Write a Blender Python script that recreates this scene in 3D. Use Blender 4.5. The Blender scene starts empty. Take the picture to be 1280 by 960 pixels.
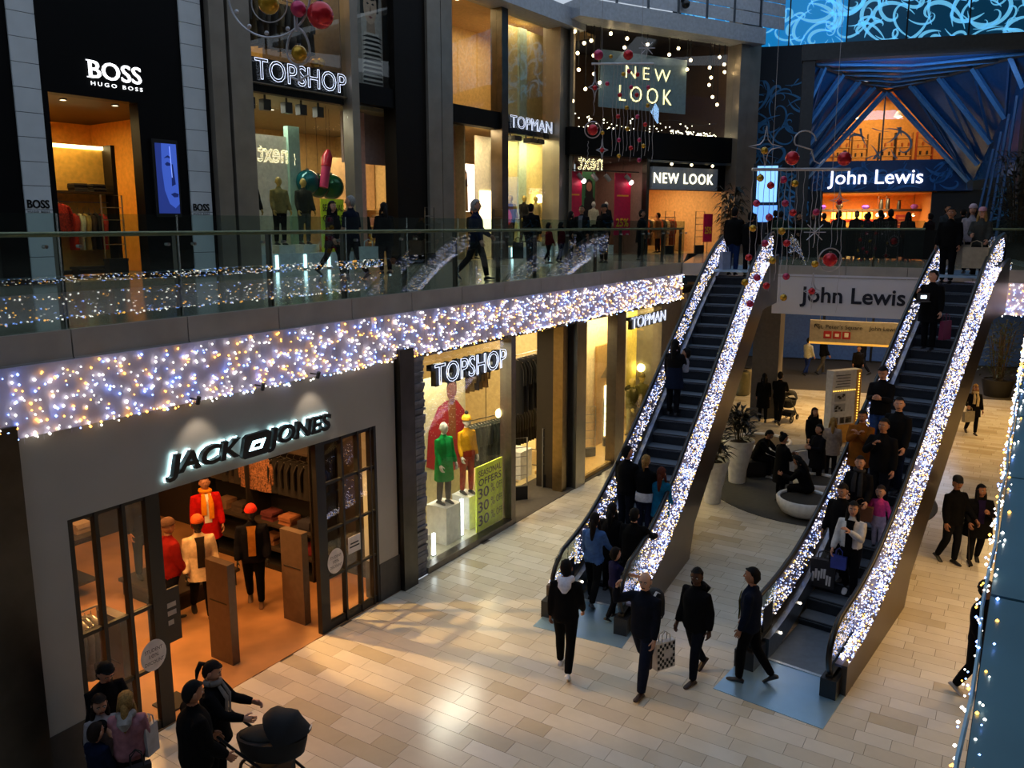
import bpy, math, random
import numpy as np
from mathutils import Vector, Matrix, noise as mnoise
random.seed(7)
PI = math.pi
SC = bpy.context.scene
COL = SC.collection

# ------------------------------------------------------------------ camera, sky, exposure
cam_d = bpy.data.cameras.new('camera')
cam = bpy.data.objects.new('camera', cam_d)
COL.objects.link(cam)
EYE = 6.8
cam.location = (0, 0, EYE)
cam.rotation_euler = (math.radians(90 - 9.72), 0, 0)
cam_d.sensor_width = 36.0
cam_d.lens = 36.0 * 1010 / 1280
cam_d.shift_y = -25 / 1280
cam_d.clip_start = 0.05
cam_d.clip_end = 300
SC.camera = cam

w = bpy.data.worlds.new('sky'); SC.world = w; w.use_nodes = True
wn = w.node_tree.nodes; wl = w.node_tree.links
bg = wn['Background']
tc = wn.new('ShaderNodeTexCoord'); sx = wn.new('ShaderNodeSeparateXYZ'); rmp = wn.new('ShaderNodeValToRGB')
wl.new(tc.outputs['Generated'], sx.inputs[0]); wl.new(sx.outputs['Z'], rmp.inputs[0])
rmp.color_ramp.elements[0].color = (0.34, 0.37, 0.40, 1); rmp.color_ramp.elements[0].position = 0.0
rmp.color_ramp.elements[1].color = (0.38, 0.50, 0.68, 1); rmp.color_ramp.elements[1].position = 0.9
wl.new(rmp.outputs[0], bg.inputs[0])
bg.inputs[1].default_value = 1.45
SC.view_settings.view_transform = 'Standard'
SC.view_settings.look = 'None'
SC.view_settings.gamma = 1.0
SC.view_settings.use_curve_mapping = False
SC.view_settings.exposure = 0.0

F2 = 5.6            # upper floor level


def area_light(name, loc, size, energy, col, rot=(0, 0, 0), size_y=None, spread=None):
    l = bpy.data.lights.new(name, 'AREA'); l.energy = energy; l.color = col; l.size = size
    if size_y: l.shape = 'RECTANGLE'; l.size_y = size_y
    if spread: l.spread = spread
    o = bpy.data.objects.new(name, l); o.location = loc; o.rotation_euler = rot; COL.objects.link(o)
    return o


def spot_light(name, loc, target, energy, col, angle=50, blend=.5, r=.04):
    l = bpy.data.lights.new(name, 'SPOT'); l.energy = energy; l.color = col
    l.spot_size = math.radians(angle); l.spot_blend = blend; l.shadow_soft_size = r
    o = bpy.data.objects.new(name, l); o.location = loc
    o.rotation_euler = (Vector(target) - Vector(loc)).to_track_quat('-Z', 'Y').to_euler(); COL.objects.link(o)
    return o


# ------------------------------------------------------------------ materials
def lin(c):
    if isinstance(c, str):
        c = c.lstrip('#'); c = [int(c[i:i + 2], 16) / 255 for i in (0, 2, 4)]
        c = [x / 12.92 if x <= .04045 else ((x + .055) / 1.055) ** 2.4 for x in c]
    return tuple(c[:3])


_M = {}


def M(col, rough=.6, metal=0., emit=0., noise=.12, scale=9., spec=.5, bump=0., kind=None):
    key = (col, rough, metal, emit, noise, scale, spec, bump)
    if key in _M: return _M[key]
    c = lin(col)
    m = bpy.data.materials.new('mat_%d' % len(_M)); m.use_nodes = True
    nt = m.node_tree; b = nt.nodes['Principled BSDF']
    b.inputs['Roughness'].default_value = rough; b.inputs['Metallic'].default_value = metal
    b.inputs['Specular IOR Level'].default_value = spec
    b.inputs['Base Color'].default_value = (*c, 1)
    if noise > 0 and emit == 0:
        t = nt.nodes.new('ShaderNodeTexCoord'); n = nt.nodes.new('ShaderNodeTexNoise'); r = nt.nodes.new('ShaderNodeValToRGB')
        n.inputs['Scale'].default_value = scale; n.inputs['Detail'].default_value = 3
        nt.links.new(t.outputs['Object'], n.inputs['Vector']); nt.links.new(n.outputs[0], r.inputs[0])
        r.color_ramp.elements[0].position = .3; r.color_ramp.elements[1].position = .7
        r.color_ramp.elements[0].color = (*[x * (1 - noise) for x in c], 1)
        r.color_ramp.elements[1].color = (*[min(1, x * (1 + noise)) for x in c], 1)
        nt.links.new(r.outputs[0], b.inputs['Base Color'])
        if bump:
            bp_ = nt.nodes.new('ShaderNodeBump'); bp_.inputs['Strength'].default_value = bump
            nt.links.new(n.outputs[0], bp_.inputs['Height']); nt.links.new(bp_.outputs[0], b.inputs['Normal'])
    if emit > 0:
        b.inputs['Emission Color'].default_value = (*c, 1); b.inputs['Emission Strength'].default_value = emit
    _M[key] = m
    return m


def glass_mat(name, tint=(.92, .97, .96), refl=1.0, ior=1.5):
    if name in _M: return _M[name]
    m = bpy.data.materials.new(name); m.use_nodes = True; nt = m.node_tree
    nt.nodes.remove(nt.nodes['Principled BSDF']); out = nt.nodes['Material Output']
    tr = nt.nodes.new('ShaderNodeBsdfTransparent'); tr.inputs[0].default_value = (*tint, 1)
    gl = nt.nodes.new('ShaderNodeBsdfGlossy'); gl.inputs['Roughness'].default_value = .0
    gl.inputs[0].default_value = (refl, refl, refl, 1)
    lw = nt.nodes.new('ShaderNodeLayerWeight'); lw.inputs['Blend'].default_value = .5
    pw = nt.nodes.new('ShaderNodeMath'); pw.operation = 'POWER'; pw.inputs[1].default_value = 5
    fr = nt.nodes.new('ShaderNodeMath'); fr.operation = 'MULTIPLY_ADD'
    f0 = ((ior - 1) / (ior + 1)) ** 2
    fr.inputs[1].default_value = 1 - f0; fr.inputs[2].default_value = f0
    nt.links.new(lw.outputs['Facing'], pw.inputs[0]); nt.links.new(pw.outputs[0], fr.inputs[0])
    mx = nt.nodes.new('ShaderNodeMixShader')
    nt.links.new(fr.outputs[0], mx.inputs[0]); nt.links.new(tr.outputs[0], mx.inputs[1]); nt.links.new(gl.outputs[0], mx.inputs[2])
    nt.links.new(mx.outputs[0], out.inputs[0])
    _M[name] = m
    return m


GLASS = glass_mat('shop_glass', (.95, .97, .96))
BALGLASS = glass_mat('balustrade_glass', (.80, .90, .87), 1.0, 1.85)
STEEL = M('#8f8f8c', .32, 1., noise=.1, scale=3)
DSTEEL = M('#54504a', .35, 1., noise=.15, scale=3)
BLACK = M('#0b0b0c', .5)
GLOSSBLACK = M('#08080a', .25)
WHITE = M('#d8d8d6', .5)


# ------------------------------------------------------------------ mesh helpers
class MB:
    def __init__(self):
        self.v = []; self.f = []; self.m = []

    def add(self, verts, faces, mi=0):
        o = len(self.v)
        self.v += [tuple(p) for p in verts]
        self.f += [tuple(i + o for i in f) for f in faces]
        self.m += [mi] * len(faces)
        return self

    def hexa(self, p, mi=0):     # 8 corners: bottom loop then top loop
        return self.add(p, [(3, 2, 1, 0), (4, 5, 6, 7), (0, 1, 5, 4), (1, 2, 6, 5), (2, 3, 7, 6), (3, 0, 4, 7)], mi)

    def box(self, x0, x1, y0, y1, z0, z1, mi=0, fr=None):
        p = [(x0, y0, z0), (x1, y0, z0), (x1, y1, z0), (x0, y1, z0), (x0, y0, z1), (x1, y0, z1), (x1, y1, z1), (x0, y1, z1)]
        if fr: p = [fr.p(*q) for q in p]
        return self.hexa(p, mi)

    def prism(self, poly, t0, t1, fn, mi=0):   # poly 2-D, fn(u,v,t)->3-D
        n = len(poly)
        v = [fn(u, q, t0) for u, q in poly] + [fn(u, q, t1) for u, q in poly]
        f = [tuple(range(n))[::-1], tuple(range(n, 2 * n))] + [(i, (i + 1) % n, n + (i + 1) % n, n + i) for i in range(n)]
        return self.add(v, f, mi)

    def tube(self, pts, r, n=8, mi=0, cap=True, sq=None):
        pts = [Vector(p) for p in pts]
        rs = r if isinstance(r, (list, tuple)) else [r] * len(pts)
        rings = []; up = None
        for i, p in enumerate(pts):
            t = (pts[min(i + 1, len(pts) - 1)] - pts[max(i - 1, 0)])
            if t.length < 1e-9: t = Vector((0, 0, 1))
            t.normalize()
            if up is None:
                up = Vector((0, 0, 1)) if abs(t.z) < .9 else Vector((1, 0, 0))
            s = t.cross(up)
            if s.length < 1e-4: s = t.cross(Vector((1, 0, 0)))
            s.normalize(); u = s.cross(t); up = u
            a, b = (rs[i] if isinstance(rs[i], (tuple, list)) else (rs[i], rs[i]))
            rings.append([p + s * math.cos(2 * PI * k / n) * a + u * math.sin(2 * PI * k / n) * b for k in range(n)])
        v = [q for g in rings for q in g]; f = []
        for i in range(len(rings) - 1):
            for k in range(n):
                f.append((i * n + k, i * n + (k + 1) % n, (i + 1) * n + (k + 1) % n, (i + 1) * n + k))
        if cap:
            f.append(tuple(range(n))[::-1]); f.append(tuple(range((len(rings) - 1) * n, len(rings) * n)))
        return self.add(v, f, mi)

    def lathe(self, prof, n=20, c=(0, 0, 0), mi=0, cap=True, sx=1., sy=1.):
        v = [(c[0] + r * math.cos(2 * PI * k / n) * sx, c[1] + r * math.sin(2 * PI * k / n) * sy, c[2] + z) for r, z in prof for k in range(n)]
        f = []
        for i in range(len(prof) - 1):
            for k in range(n):
                f.append((i * n + k, i * n + (k + 1) % n, (i + 1) * n + (k + 1) % n, (i + 1) * n + k))
        if cap:
            f.append(tuple(range(n))[::-1]); f.append(tuple(range((len(prof) - 1) * n, len(prof) * n)))
        return self.add(v, f, mi)

    def sphere(self, c, r, nu=12, nv=8, mi=0):
        rx, ry, rz = r if isinstance(r, (tuple, list)) else (r, r, r)
        v = [(c[0], c[1], c[2] - rz)]
        for i in range(1, nv):
            a = -PI / 2 + PI * i / nv
            for k in range(nu):
                v.append((c[0] + rx * math.cos(a) * math.cos(2 * PI * k / nu), c[1] + ry * math.cos(a) * math.sin(2 * PI * k / nu), c[2] + rz * math.sin(a)))
        v.append((c[0], c[1], c[2] + rz)); f = []
        for k in range(nu): f.append((0, 1 + (k + 1) % nu, 1 + k))
        for i in range(nv - 2):
            for k in range(nu):
                a = 1 + i * nu
                f.append((a + k, a + (k + 1) % nu, a + nu + (k + 1) % nu, a + nu + k))
        t = len(v) - 1; a = 1 + (nv - 2) * nu
        for k in range(nu): f.append((a + k, a + (k + 1) % nu, t))
        return self.add(v, f, mi)

    def bulb(self, c, r, mi=0):   # octahedron
        x, y, z = c
        return self.add([(x + r, y, z), (x, y + r, z), (x - r, y, z), (x, y - r, z), (x, y, z + r), (x, y, z - r)],
                        [(0, 1, 4), (1, 2, 4), (2, 3, 4), (3, 0, 4), (1, 0, 5), (2, 1, 5), (3, 2, 5), (0, 3, 5)], mi)

    def mesh(self, name, mats, smooth=None):
        me = bpy.data.meshes.new(name)
        me.from_pydata(self.v, [], self.f)
        for m in (mats if isinstance(mats, (list, tuple)) else [mats]): me.materials.append(m)
        if len(me.materials) > 1: me.polygons.foreach_set('material_index', self.m)
        if smooth is not None:
            me.shade_smooth()
            if smooth < 180: me.set_sharp_from_angle(angle=math.radians(smooth))
        me.update()
        return me

    def build(self, name, mats, parent=None, smooth=None, **props):
        o = bpy.data.objects.new(name, self.mesh(name, mats, smooth)); COL.objects.link(o)
        if parent is not None:
            o.parent = parent
            o.matrix_parent_inverse = Matrix.Identity(4)
            if parent.parent is not None:
                inv = (parent.parent.matrix_basis @ parent.matrix_basis).inverted()
            else:
                inv = parent.matrix_basis.inverted()
            if not props.pop('local', False):
                o.matrix_basis = inv
        for k, q in props.items(): o[k] = q
        return o


class Frame:      # s along the wall, n into the shop, z up
    def __init__(self, ox, oy, az):
        self.o = (ox, oy); a = math.radians(az); self.az = az
        self.d = (math.sin(a), math.cos(a)); self.n = (-math.cos(a), math.sin(a))

    def p(self, s, n, z):
        return Vector((self.o[0] + self.d[0] * s + self.n[0] * n, self.o[1] + self.d[1] * s + self.n[1] * n, z))

    def rot(self):
        return math.atan2(self.d[1], self.d[0])

    def mat(self, s, n, z):
        return Matrix.Translation(self.p(s, n, z)) @ Matrix.Rotation(self.rot(), 4, 'Z')


L = Frame(-2.06, 14.44, 32)      # lower shop fronts and balcony edge
U = Frame(-9.6, 17.0, 36)        # upper shop fronts
B = Frame(2.0, 32.3, 60)         # upper shop front at the bend
E = Frame(8.0, 25.3, 118)        # far edge of the void
ORD = ['first', 'second', 'third', 'fourth', 'fifth', 'sixth', 'seventh', 'eighth', 'ninth', 'tenth', 'eleventh', 'twelfth', 'thirteenth', 'fourteenth'] + ['%dth' % k for k in range(15, 21)] + ['21st', '22nd', '23rd'] + ['%dth' % k for k in range(24, 31)]
R = Frame(1.016, 1.634, 33)      # near edge of the void
J = Frame(11.6, 33.0, 106)       # department store portal


def thing(name, label, cat, loc=(0, 0, 0), rz=0, group=None):
    o = bpy.data.objects.new(name, None); COL.objects.link(o)
    o.location = loc; o.rotation_euler = (0, 0, rz)
    o['label'] = label; o['category'] = cat
    o.empty_display_size = .2
    if group: o['group'] = group
    return o


def tag(o, label, cat, group=None):
    o['label'] = label; o['category'] = cat
    if group: o['group'] = group
    return o


def struct(o):
    o['kind'] = 'structure'; return o


def dup(root, loc=None, rz=None, label=None, group=None):
    r = root.copy(); COL.objects.link(r)
    if loc is not None: r.location = loc
    if rz is not None: r.rotation_euler = (0, 0, rz)
    if label: r['label'] = label
    if group: r['group'] = group
    for ch in list(root.children):
        c = ch.copy(); COL.objects.link(c); c.parent = r
        for g in ch.children:
            q = g.copy(); COL.objects.link(q); q.parent = c
    return r


def text_mesh(s, size, ext=.0, outline=0., space=1., shear=0., bold=0., wide=1., align='CENTER'):
    cu = bpy.data.curves.new('t', 'FONT'); cu.body = s; cu.size = size; cu.space_character = space; cu.shear = shear
    cu.align_x = align; cu.align_y = 'CENTER'; cu.resolution_u = 3
    if outline:
        cu.fill_mode = 'NONE'; cu.bevel_depth = outline; cu.bevel_resolution = 0
    else:
        cu.extrude = ext; cu.offset = bold
    o = bpy.data.objects.new('t', cu); COL.objects.link(o)
    dg = bpy.context.evaluated_depsgraph_get()
    me = bpy.data.meshes.new_from_object(o.evaluated_get(dg))
    bpy.data.objects.remove(o); bpy.data.curves.remove(cu)
    if wide != 1.:
        for v in me.vertices: v.co.x *= wide
    return me


def text(name, s, size, fr, sp, np_, zp, m, parent=None, flip=False, **kw):
    """lettering standing on frame fr, facing the viewer (-n side)"""
    me = text_mesh(s, size, **kw); me.materials.clear(); me.materials.append(m)
    o = bpy.data.objects.new(name, me); COL.objects.link(o)
    rot = Matrix.Rotation(PI / 2, 4, 'X')
    if flip: rot = Matrix.Rotation(PI, 4, 'Z') @ rot
    mw = fr.mat(sp, np_, zp) @ rot
    if parent is not None:
        o.parent = parent; pm = parent.matrix_basis if parent.parent is None else parent.parent.matrix_basis @ parent.matrix_basis
        o.matrix_basis = pm.inverted() @ mw
    else: o.matrix_basis = mw
    return o
# ------------------------------------------------------------------ the structure
def sbox(name, fr, s0, s1, n0, n1, z0, z1, m, parent=None):
    o = MB().box(s0, s1, n0, n1, z0, z1, fr=fr).build(name, m, parent)
    if parent is None: struct(o)
    return o


GROUT = M('#5d5243', .9)
floor = sbox('floor', L, -30, 62, -40, 0, -.3, -.012, GROUT)
# stone tiles: courses run away from the shop fronts, 0.27 deep, of uneven lengths
TILE = [M(c, .2, noise=.06, scale=2.5, spec=.5) for c in ('#cfc5b0', '#c8bca6', '#d5ccba', '#bdaf94', '#ccc1ab')]
tiles = []
rt = random.Random(3)
s = -12.0
while s < 34:
    n = -26.0 + rt.random() * .6
    while n < -.02:
        wd = rt.choice((.45, .6, .6, .6, .75, .9)); n1 = min(n + wd, -.02)
        if n1 - n > .08: tiles.append((s, n, n1, rt.choices(range(5), (5, 3, 4, 1.4, 3))[0]))
        n = n1
    s += .27
def tview(t):
    p = L.p(t[0], (t[1] + t[2]) / 2, 0); d = math.hypot(p.x, p.y - 0)
    vis = (t[1] > -9.7 and p.y > 7.8 and abs(p.x) < p.y * .66 + .4)
    return (0 if vis else 1, d)
tiles.sort(key=tview)
proto_tile = {}
for t in tiles[:300]:
    key = (round(t[2] - t[1], 2), t[3])
    o = None
    if key not in proto_tile:
        mb = MB(); wv = key[0] - .005
        mb.box(.0025, .2675, .0025, .0025 + wv, -.012, 0)
        proto_tile[key] = mb.mesh('tile', TILE[t[3]])
    o = bpy.data.objects.new('tile', proto_tile[key]); COL.objects.link(o)
    o.parent = floor; o.matrix_basis = L.mat(t[0], t[1], 0)
mb = MB()
for t in tiles[300:]:
    q = [L.p(t[0] + .003, t[1] + .003, 0), L.p(t[0] + .267, t[1] + .003, 0), L.p(t[0] + .267, t[2] - .003, 0), L.p(t[0] + .003, t[2] - .003, 0)]
    mb.add(q, [(0, 1, 2, 3)], t[3])
o = mb.build('tile_field', TILE, floor); o['kind'] = 'stuff'

UTILE = M('#8d8473', .16, noise=.1, scale=.8, spec=.6)
CEIL = M('#6d675e', .8)
PLASTER = M('#85837f', .75, noise=.06, scale=1.5)
# upper floor slabs: left gallery, beyond the far edge, right gallery
def slab(name, poly, z0, z1, m):
    mb = MB(); mb.prism(poly, z0, z1, lambda u, v, t: (u, v, t)); return struct(mb.build(name, m))
def xy(fr, s, n): p = fr.p(s, n, 0); return (p.x, p.y)
Ls, Le = xy(L, -22, .06), xy(L, 14.6, .06)
El, Er = xy(E, -2.75, .05), xy(E, 7.1, .05)
slab('floor_gallery_left', [Ls, Le, El, xy(B, 14, 8), xy(B, -4, 9), xy(U, -16, 9)], 5.2, F2, UTILE)
slab('floor_gallery_far', [El, Er, xy(J, 22, 2), xy(J, 22, 22), xy(J, -4, 20)], 5.2, F2, UTILE)
slab('floor_gallery_right', [Er, xy(R, -4, -.4), xy(R, -4, -18), xy(R, 66, -18), xy(J, 22, 2)], 5.2, F2, UTILE)
# ceilings under the galleries
slab('ceiling_far', [xy(E, -2.7, .8), xy(E, 16, .8), xy(E, 20, 24), xy(E, -6, 24)], 4.5, 4.6, M('#b9b2a4', .8))
slab('ceiling_right', [xy(R, 4, -.8), xy(R, 4, -18), xy(R, 27, -18), xy(R, 25, -.8)], 4.5, 4.6, CEIL)
# roof round the glazed opening
slab('roof_left', [xy(U, -16, 0.6), xy(U, 21, .6), xy(B, 12, .6), xy(B, 12, 12), xy(U, -16, 12)], 19.3, 19.6, PLASTER)
slab('roof_far', [xy(J, -3, 3), xy(J, 24, -3), xy(J, 24, 26), xy(J, -6, 26)], 19.3, 19.6, PLASTER)
slab('roof_right', [xy(R, -12, -1), xy(R, -12, -18), xy(R, 34, -18), xy(R, 34, 2)], 19.3, 19.6, PLASTER)
slab('wall_back', [xy(R, -14, -18), xy(R, -14, 26), xy(R, -14.3, 26), xy(R, -14.3, -18)], 0, 19.3, M('#45413c', .8))
slab('wall_right', [xy(R, -14, -18), xy(R, 66, -18), xy(R, 66, -18.3), xy(R, -14, -18.3)], 0, 19.3, M('#45413c', .8))

# ---- lower shop fronts on frame L -------------------------------------------------
WALLG = M('#a5a198', .6, noise=.05, scale=1.2)
PLINTH = M('#3f3c38', .5)
wl_ = MB()
wl_.box(-6.65, -6.16, 0, .35, .72, 4.6, fr=L); wl_.box(-.66, -.13, 0, .35, .72, 4.6, fr=L); wl_.box(-6.16, -.66, 0, .35, 3.32, 4.6, fr=L)
wall_jj = struct(wl_.build('wall_shop_surround', WALLG))
for a, b in ((-6.68, -6.16), (-.66, -.1)):
    o = MB().box(a, b, -.01, .35, 0, .72, fr=L).build('plinth', PLINTH, wall_jj)
sbox('pillar_left', L, -7.25, -6.66, -.1, .5, 0, 4.6, DSTEEL)
sbox('wall_left_end', L, -14, -7.25, .05, .5, 0, 4.6, M('#2c2723', .6))
sbox('pillar_steel', L, -.1, .30, -.12, .5, 0, 4.6, DSTEEL)
sbox('ceiling_band_soffit', L, -14, 16.5, .09, .9, 4.6, 4.75, M('#5a5046', .7))
# split-slate strip beside the second shop window, every course its own ledge
sl = MB()
rs = random.Random(5); z = .0
slate = struct(MB().box(.32, .74, .1, .5, 0, 4.6, fr=L).build('wall_slate', M('#4a4a50', .7)))
while z < 4.5:
    h = rs.uniform(.05, .09); o_ = rs.uniform(-.03, .03)
    sl.box(.32, .74, .0 + o_, .12, z, z + h - .008, fr=L); z += h
o = sl.build('slate_courses', M('#6f7078', .6, noise=.3, scale=6), slate); o['kind'] = 'stuff'
FRAMEM = M('#77716a', .35, .9, noise=.1)
sbox('lintel_shop_front', L, .74, 16.5, .0, .4, 4.36, 4.6, M('#554c40', .5, .3))
for i, (a, b) in enumerate(((3.86, 4.05), (9.45, 10.05))):
    sbox('pillar_post', L, a, b, 0, .3, 0, 4.4, FRAMEM)
sbox('wall_dark_panel', L, 6.62, 6.95, .3, .95, 0, 4.5, M('#1d1712', .45))
sbox('pillar_gilt', L, 6.5, 6.74, .12, .4, 0, 4.5, M('#8b7a5a', .3, 1.))  # golden light on this strip is put into its metal colour
sbox('pillar_recess', L, 6.74, 6.95, .2, .4, 0, 4.5, M('#2a2825', .4, .6))
sbox('pillar_column', L, 6.95, 7.48, -.05, 1.1, 0, 4.5, STEEL)
sbox('wall_right_end', L, 12.8, 17.5, 0, .3, 0, 4.6, M('#6b6256', .6))
sbox('trim_sill_window', L, .74, 3.9, -.02, .2, 0, .13, FRAMEM)
sbox('trim_sill_topman', L, 10.05, 12.8, -.02, .2, 0, .12, FRAMEM)

# ---- balcony edge, fascia panels and the curtain of lights -------------------------
FASC = M('#a39d95', .5, .1, noise=.1, scale=2)
def fascia(name, fr, s0, s1, step, n0, n1, z0=5.25, z1=5.6):
    core = struct(MB().box(s0, s1, n0 + .03, n1, z0, z1 - .02, fr=fr).build(name, M('#3b3835', .6)))
    a = s0
    while a < s1 - .05:
        b = min(a + step, s1)
        m = MB(); m.box(a + .008, b - .008, n0 - .012, n0 + .03, z0 + .012, z1, fr=fr)
        m.box(a + .008, b - .008, n0 - .03, n0 + .03, z0, z0 + .02, fr=fr)
        m.build('fascia_panel', FASC, core); a = b
    return core
fascia('trim_1', L, -10.65, 14.6, 1.58, 0, .1)
fascia('trim_2', E, -2.75, 7.0, 1.66, 0, .1)
fascia('trim_3', R, -6, 25.5, 1.6, -.2, 0)
BACKING = M('#c6c0da', .6, noise=.05, scale=2)
BULB = [M('#fff6ea', emit=6.5), M('#7fa6ff', emit=7.), M('#ffb448', emit=6.5)]
def light_curtain(fr, s0, s1, n0, z0, z1, dens, label, rb=.02, seed=1, side=-1, group=None):
    """a wide net of fairy lights hung on a pale fascia"""
    rr = random.Random(seed)
    t = thing('light_curtain', label, 'fairy lights', fr.p((s0 + s1) / 2, n0, z0), 0, group)
    MB().box(s0, s1, n0 + .005, n0 + .05, z0 + .02, z1, fr=fr).build('backing', BACKING, t)
    wires = MB(); bulbs = MB()
    nd = int((s1 - s0) / .11)
    for i in range(nd):
        s = s0 + (i + .5) * .11
        ln = rr.uniform(-.02, .05)
        pts = [fr.p(s + rr.uniform(-.01, .01), n0 + side * .015, z) for z in (z1, (z0 + z1) / 2, z0 - ln)]
        wires.tube(pts, .0022, 3)
        nb = max(1, int((z1 - z0) * .11 * dens + rr.random()))
        for k in range(nb):
            z = rr.uniform(z0 - ln, z1 - .03) if rr.random() > .12 else rr.uniform(z0 - ln, z0 + .06)
            bulbs.bulb(fr.p(s + rr.uniform(-.06, .06), n0 + side * rr.uniform(.015, .05), z), rb * rr.uniform(.55, 1.25), rr.choices((0, 1, 2), (5, 3, 3.))[0])
    o = wires.build('wire', M('#c8c4d8', .5), t); o['kind'] = 'stuff'
    o = bulbs.build('bulb', BULB, t); o['kind'] = 'stuff'
    return t
light_curtain(L, -10.6, 14.4, -.055, 4.42, 5.25, 125, 'long curtain of white blue and amber fairy lights along the left balcony edge', .0165, 1)
light_curtain(E, 5.35, 7.1, -.055, 4.35, 5.25, 150, 'short curtain of fairy lights on the far balcony edge right of the escalators', .02, 2)
light_curtain(R, -6, 24, -.23, 4.6, 5.25, 130, 'curtain of fairy lights hung under the near balcony ledge at right', .026, 3, side=1)

# ---- glass balustrades -------------------------------------------------------------
RAIL = M('#a89878', .4, .5)
def balustrade(fr, s0, s1, step, n0, label, posts=2, postmat=DSTEEL, h=1.1, phase=0):
    t = thing('glass_balustrade', label, 'balustrade', fr.p((s0 + s1) / 2, n0, F2))
    MB().tube([fr.p(s0, n0 + .06, F2 + h), fr.p(s1, n0 + .06, F2 + h)], .032, 10).build('handrail', RAIL, t, smooth=50)
    a = s0; k = 0
    while a < s1 - .05:
        b = min(a + step, s1)
        MB().box(a + .006, b - .006, n0, n0 + .018, F2 - .02, F2 + h + .24, fr=fr).build('glass_pane', BALGLASS, t)
        if k % posts == phase:
            m = MB(); m.box(a + .02, a + .075, n0 + .09, n0 + .17, F2, F2 + h + .02, fr=fr)
            pst = m.build('post', postmat, t)
            MB().tube([fr.p(a - .16, n0 - .02, F2 + h - .14), fr.p(a - .16, n0 + .05, F2 + h - .14)], .022, 10).build('clamp', STEEL, t)
            MB().tube([fr.p(a + .24, n0 - .02, F2 + h - .14), fr.p(a + .24, n0 + .05, F2 + h - .14)], .022, 10).build('clamp', STEEL, t)
        a = b; k += 1
    return t
balustrade(L, -10.65, 14.7, 1.58, .06, 'long glass balustrade with steel handrail along the left upper gallery', 1)
balustrade(E, .0, 4.25, 1.45, .06, 'glass balustrade between the tops of the two escalators')
balustrade(E, 5.6, 6.95, 1.5, .06, 'short glass balustrade right of the right escalator top')
# ledge of the near balcony
LEDGE = M('#557c88', .4, .3, noise=.12, scale=2)
led = struct(MB().box(-2, 25.5, -.62, 0, 5.5, 5.6, fr=R).build('trim_ledge', M('#15181a', .6)))
for i in range(18):
    for a, b in ((-.135, -.002), (-.61, -.15)):
        MB().box(-2 + i * 1.5 + .01, -2 + i * 1.5 + 1.49, a, b, 5.6, 5.612, fr=R).build('ledge_panel', LEDGE, led)
t = thing('light_string', 'string of fairy lights along the outer rim of the near balcony ledge', 'fairy lights', R.p(5, 0, 5.6))
mb = MB(); rr = random.Random(11)
MB().tube([R.p(-1.5 + .3 * i, .012 + .006 * math.sin(i * 1.7), 5.61) for i in range(90)], .006, 5).build('cable', M('#8db3c6', .4), t)
for i in range(1500):
    s_ = -1.5 + i * .0145
    mb.bulb(R.p(s_, rr.choice((rr.uniform(-.03, -.005), rr.uniform(.005, .035))), 5.61 + rr.uniform(-.03 - .012 * max(s_, 0), .015)), .0045 * rr.uniform(.6, 1.3) * (1 + .22 * max(s_, 0)), rr.choices((0, 1, 2), (5, 3, 2))[0])
o = mb.build('bulb', BULB, t); o['kind'] = 'stuff'
# ---- upper shop fronts on frame U ---------------------------------------------------
STONE = M('#c6cacc', .6, noise=.06, scale=2)
def block_pillar(name, s0, s1, sign):
    core = struct(MB().box(s0 + .01, s1 - .01, .02, .5, F2, 16, fr=U).build(name, M('#1a1b1c', .8)))
    z = F2 + .08
    while z < 15.5:
        m = MB(); m.box(s0, s1, 0, .1, z + .006, z + .474, fr=U); m.build('block', STONE, core); z += .48
    return core
bp1 = block_pillar('pillar_block_left', -.42, .1, 1)
bp2 = block_pillar('pillar_block_right', 3.3, 3.86, 1)
BK = M('#070708', .5, spec=.12)
for nm, a, b, z0, z1 in (('wall_boss_fascia', .1, 3.3, 9.5, 16), ('wall_boss_side', 2.16, 3.3, F2, 9.5), ('wall_boss_left', -.95, -.42, F2, 16), ('wall_boss_jamb', .1, .24, F2, 9.5), ('wall_boss_right', 3.86, 3.98, F2, 16)):
    sbox(nm, U, a, b, .04, .4, z0, z1, BK)
sbox('wall_left_upper', U, -9, -1.4, .05, .4, 9.5, 16, BK)
sbox('wall_left_upper_shop', U, -9, -1.4, 2.5, 2.8, F2, 9.5, M('#c8c4b2', .6))
sbox('pillar_left_upper', U, -1.4, -.95, .05, .4, F2, 16, M('#15130f', .5))
UST = M('#8f867a', .38, .55, noise=.12, scale=2)
sbox('pillar_steel_a', U, 3.98, 4.40, -.15, .5, F2, 16, UST)
sbox('pillar_steel_gap', U, 4.40, 4.50, .1, .5, F2, 16, BLACK)
sbox('pillar_steel_b', U, 4.50, 5.12, -.15, .5, F2, 16, UST)
sbox('pillar_topshop_post', U, 8.50, 8.78, -.1, .3, F2, 16, UST)
sbox('beam_topshop_sign', U, 5.12, 8.5, .25, .5, 10.2, 11.05, BK)
sbox('beam_entrance', U, 8.78, 11.7, .05, .4, 10.3, 10.85, BK)
sbox('wall_dark_upper', U, 10.35, 11.72, .0, .5, F2, 16, M('#0f0b08', .5, spec=.15))
sbox('pillar_steel_c', U, 11.72, 12.35, -.1, .6, F2, 16, UST)
sbox('pillar_steel_d', U, 12.38, 12.92, -.1, .6, F2, 16, UST)
sbox('beam_topman', U, 12.92, 15.6, .0, .4, 10.17, 10.75, BK)
sbox('pillar_topman_post', U, 15.6, 15.97, -.1, .4, F2, 16, DSTEEL)
sbox('beam_topman_sign', U, 15.97, 19.2, .3, .6, 10.15, 10.55, BK)
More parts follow.
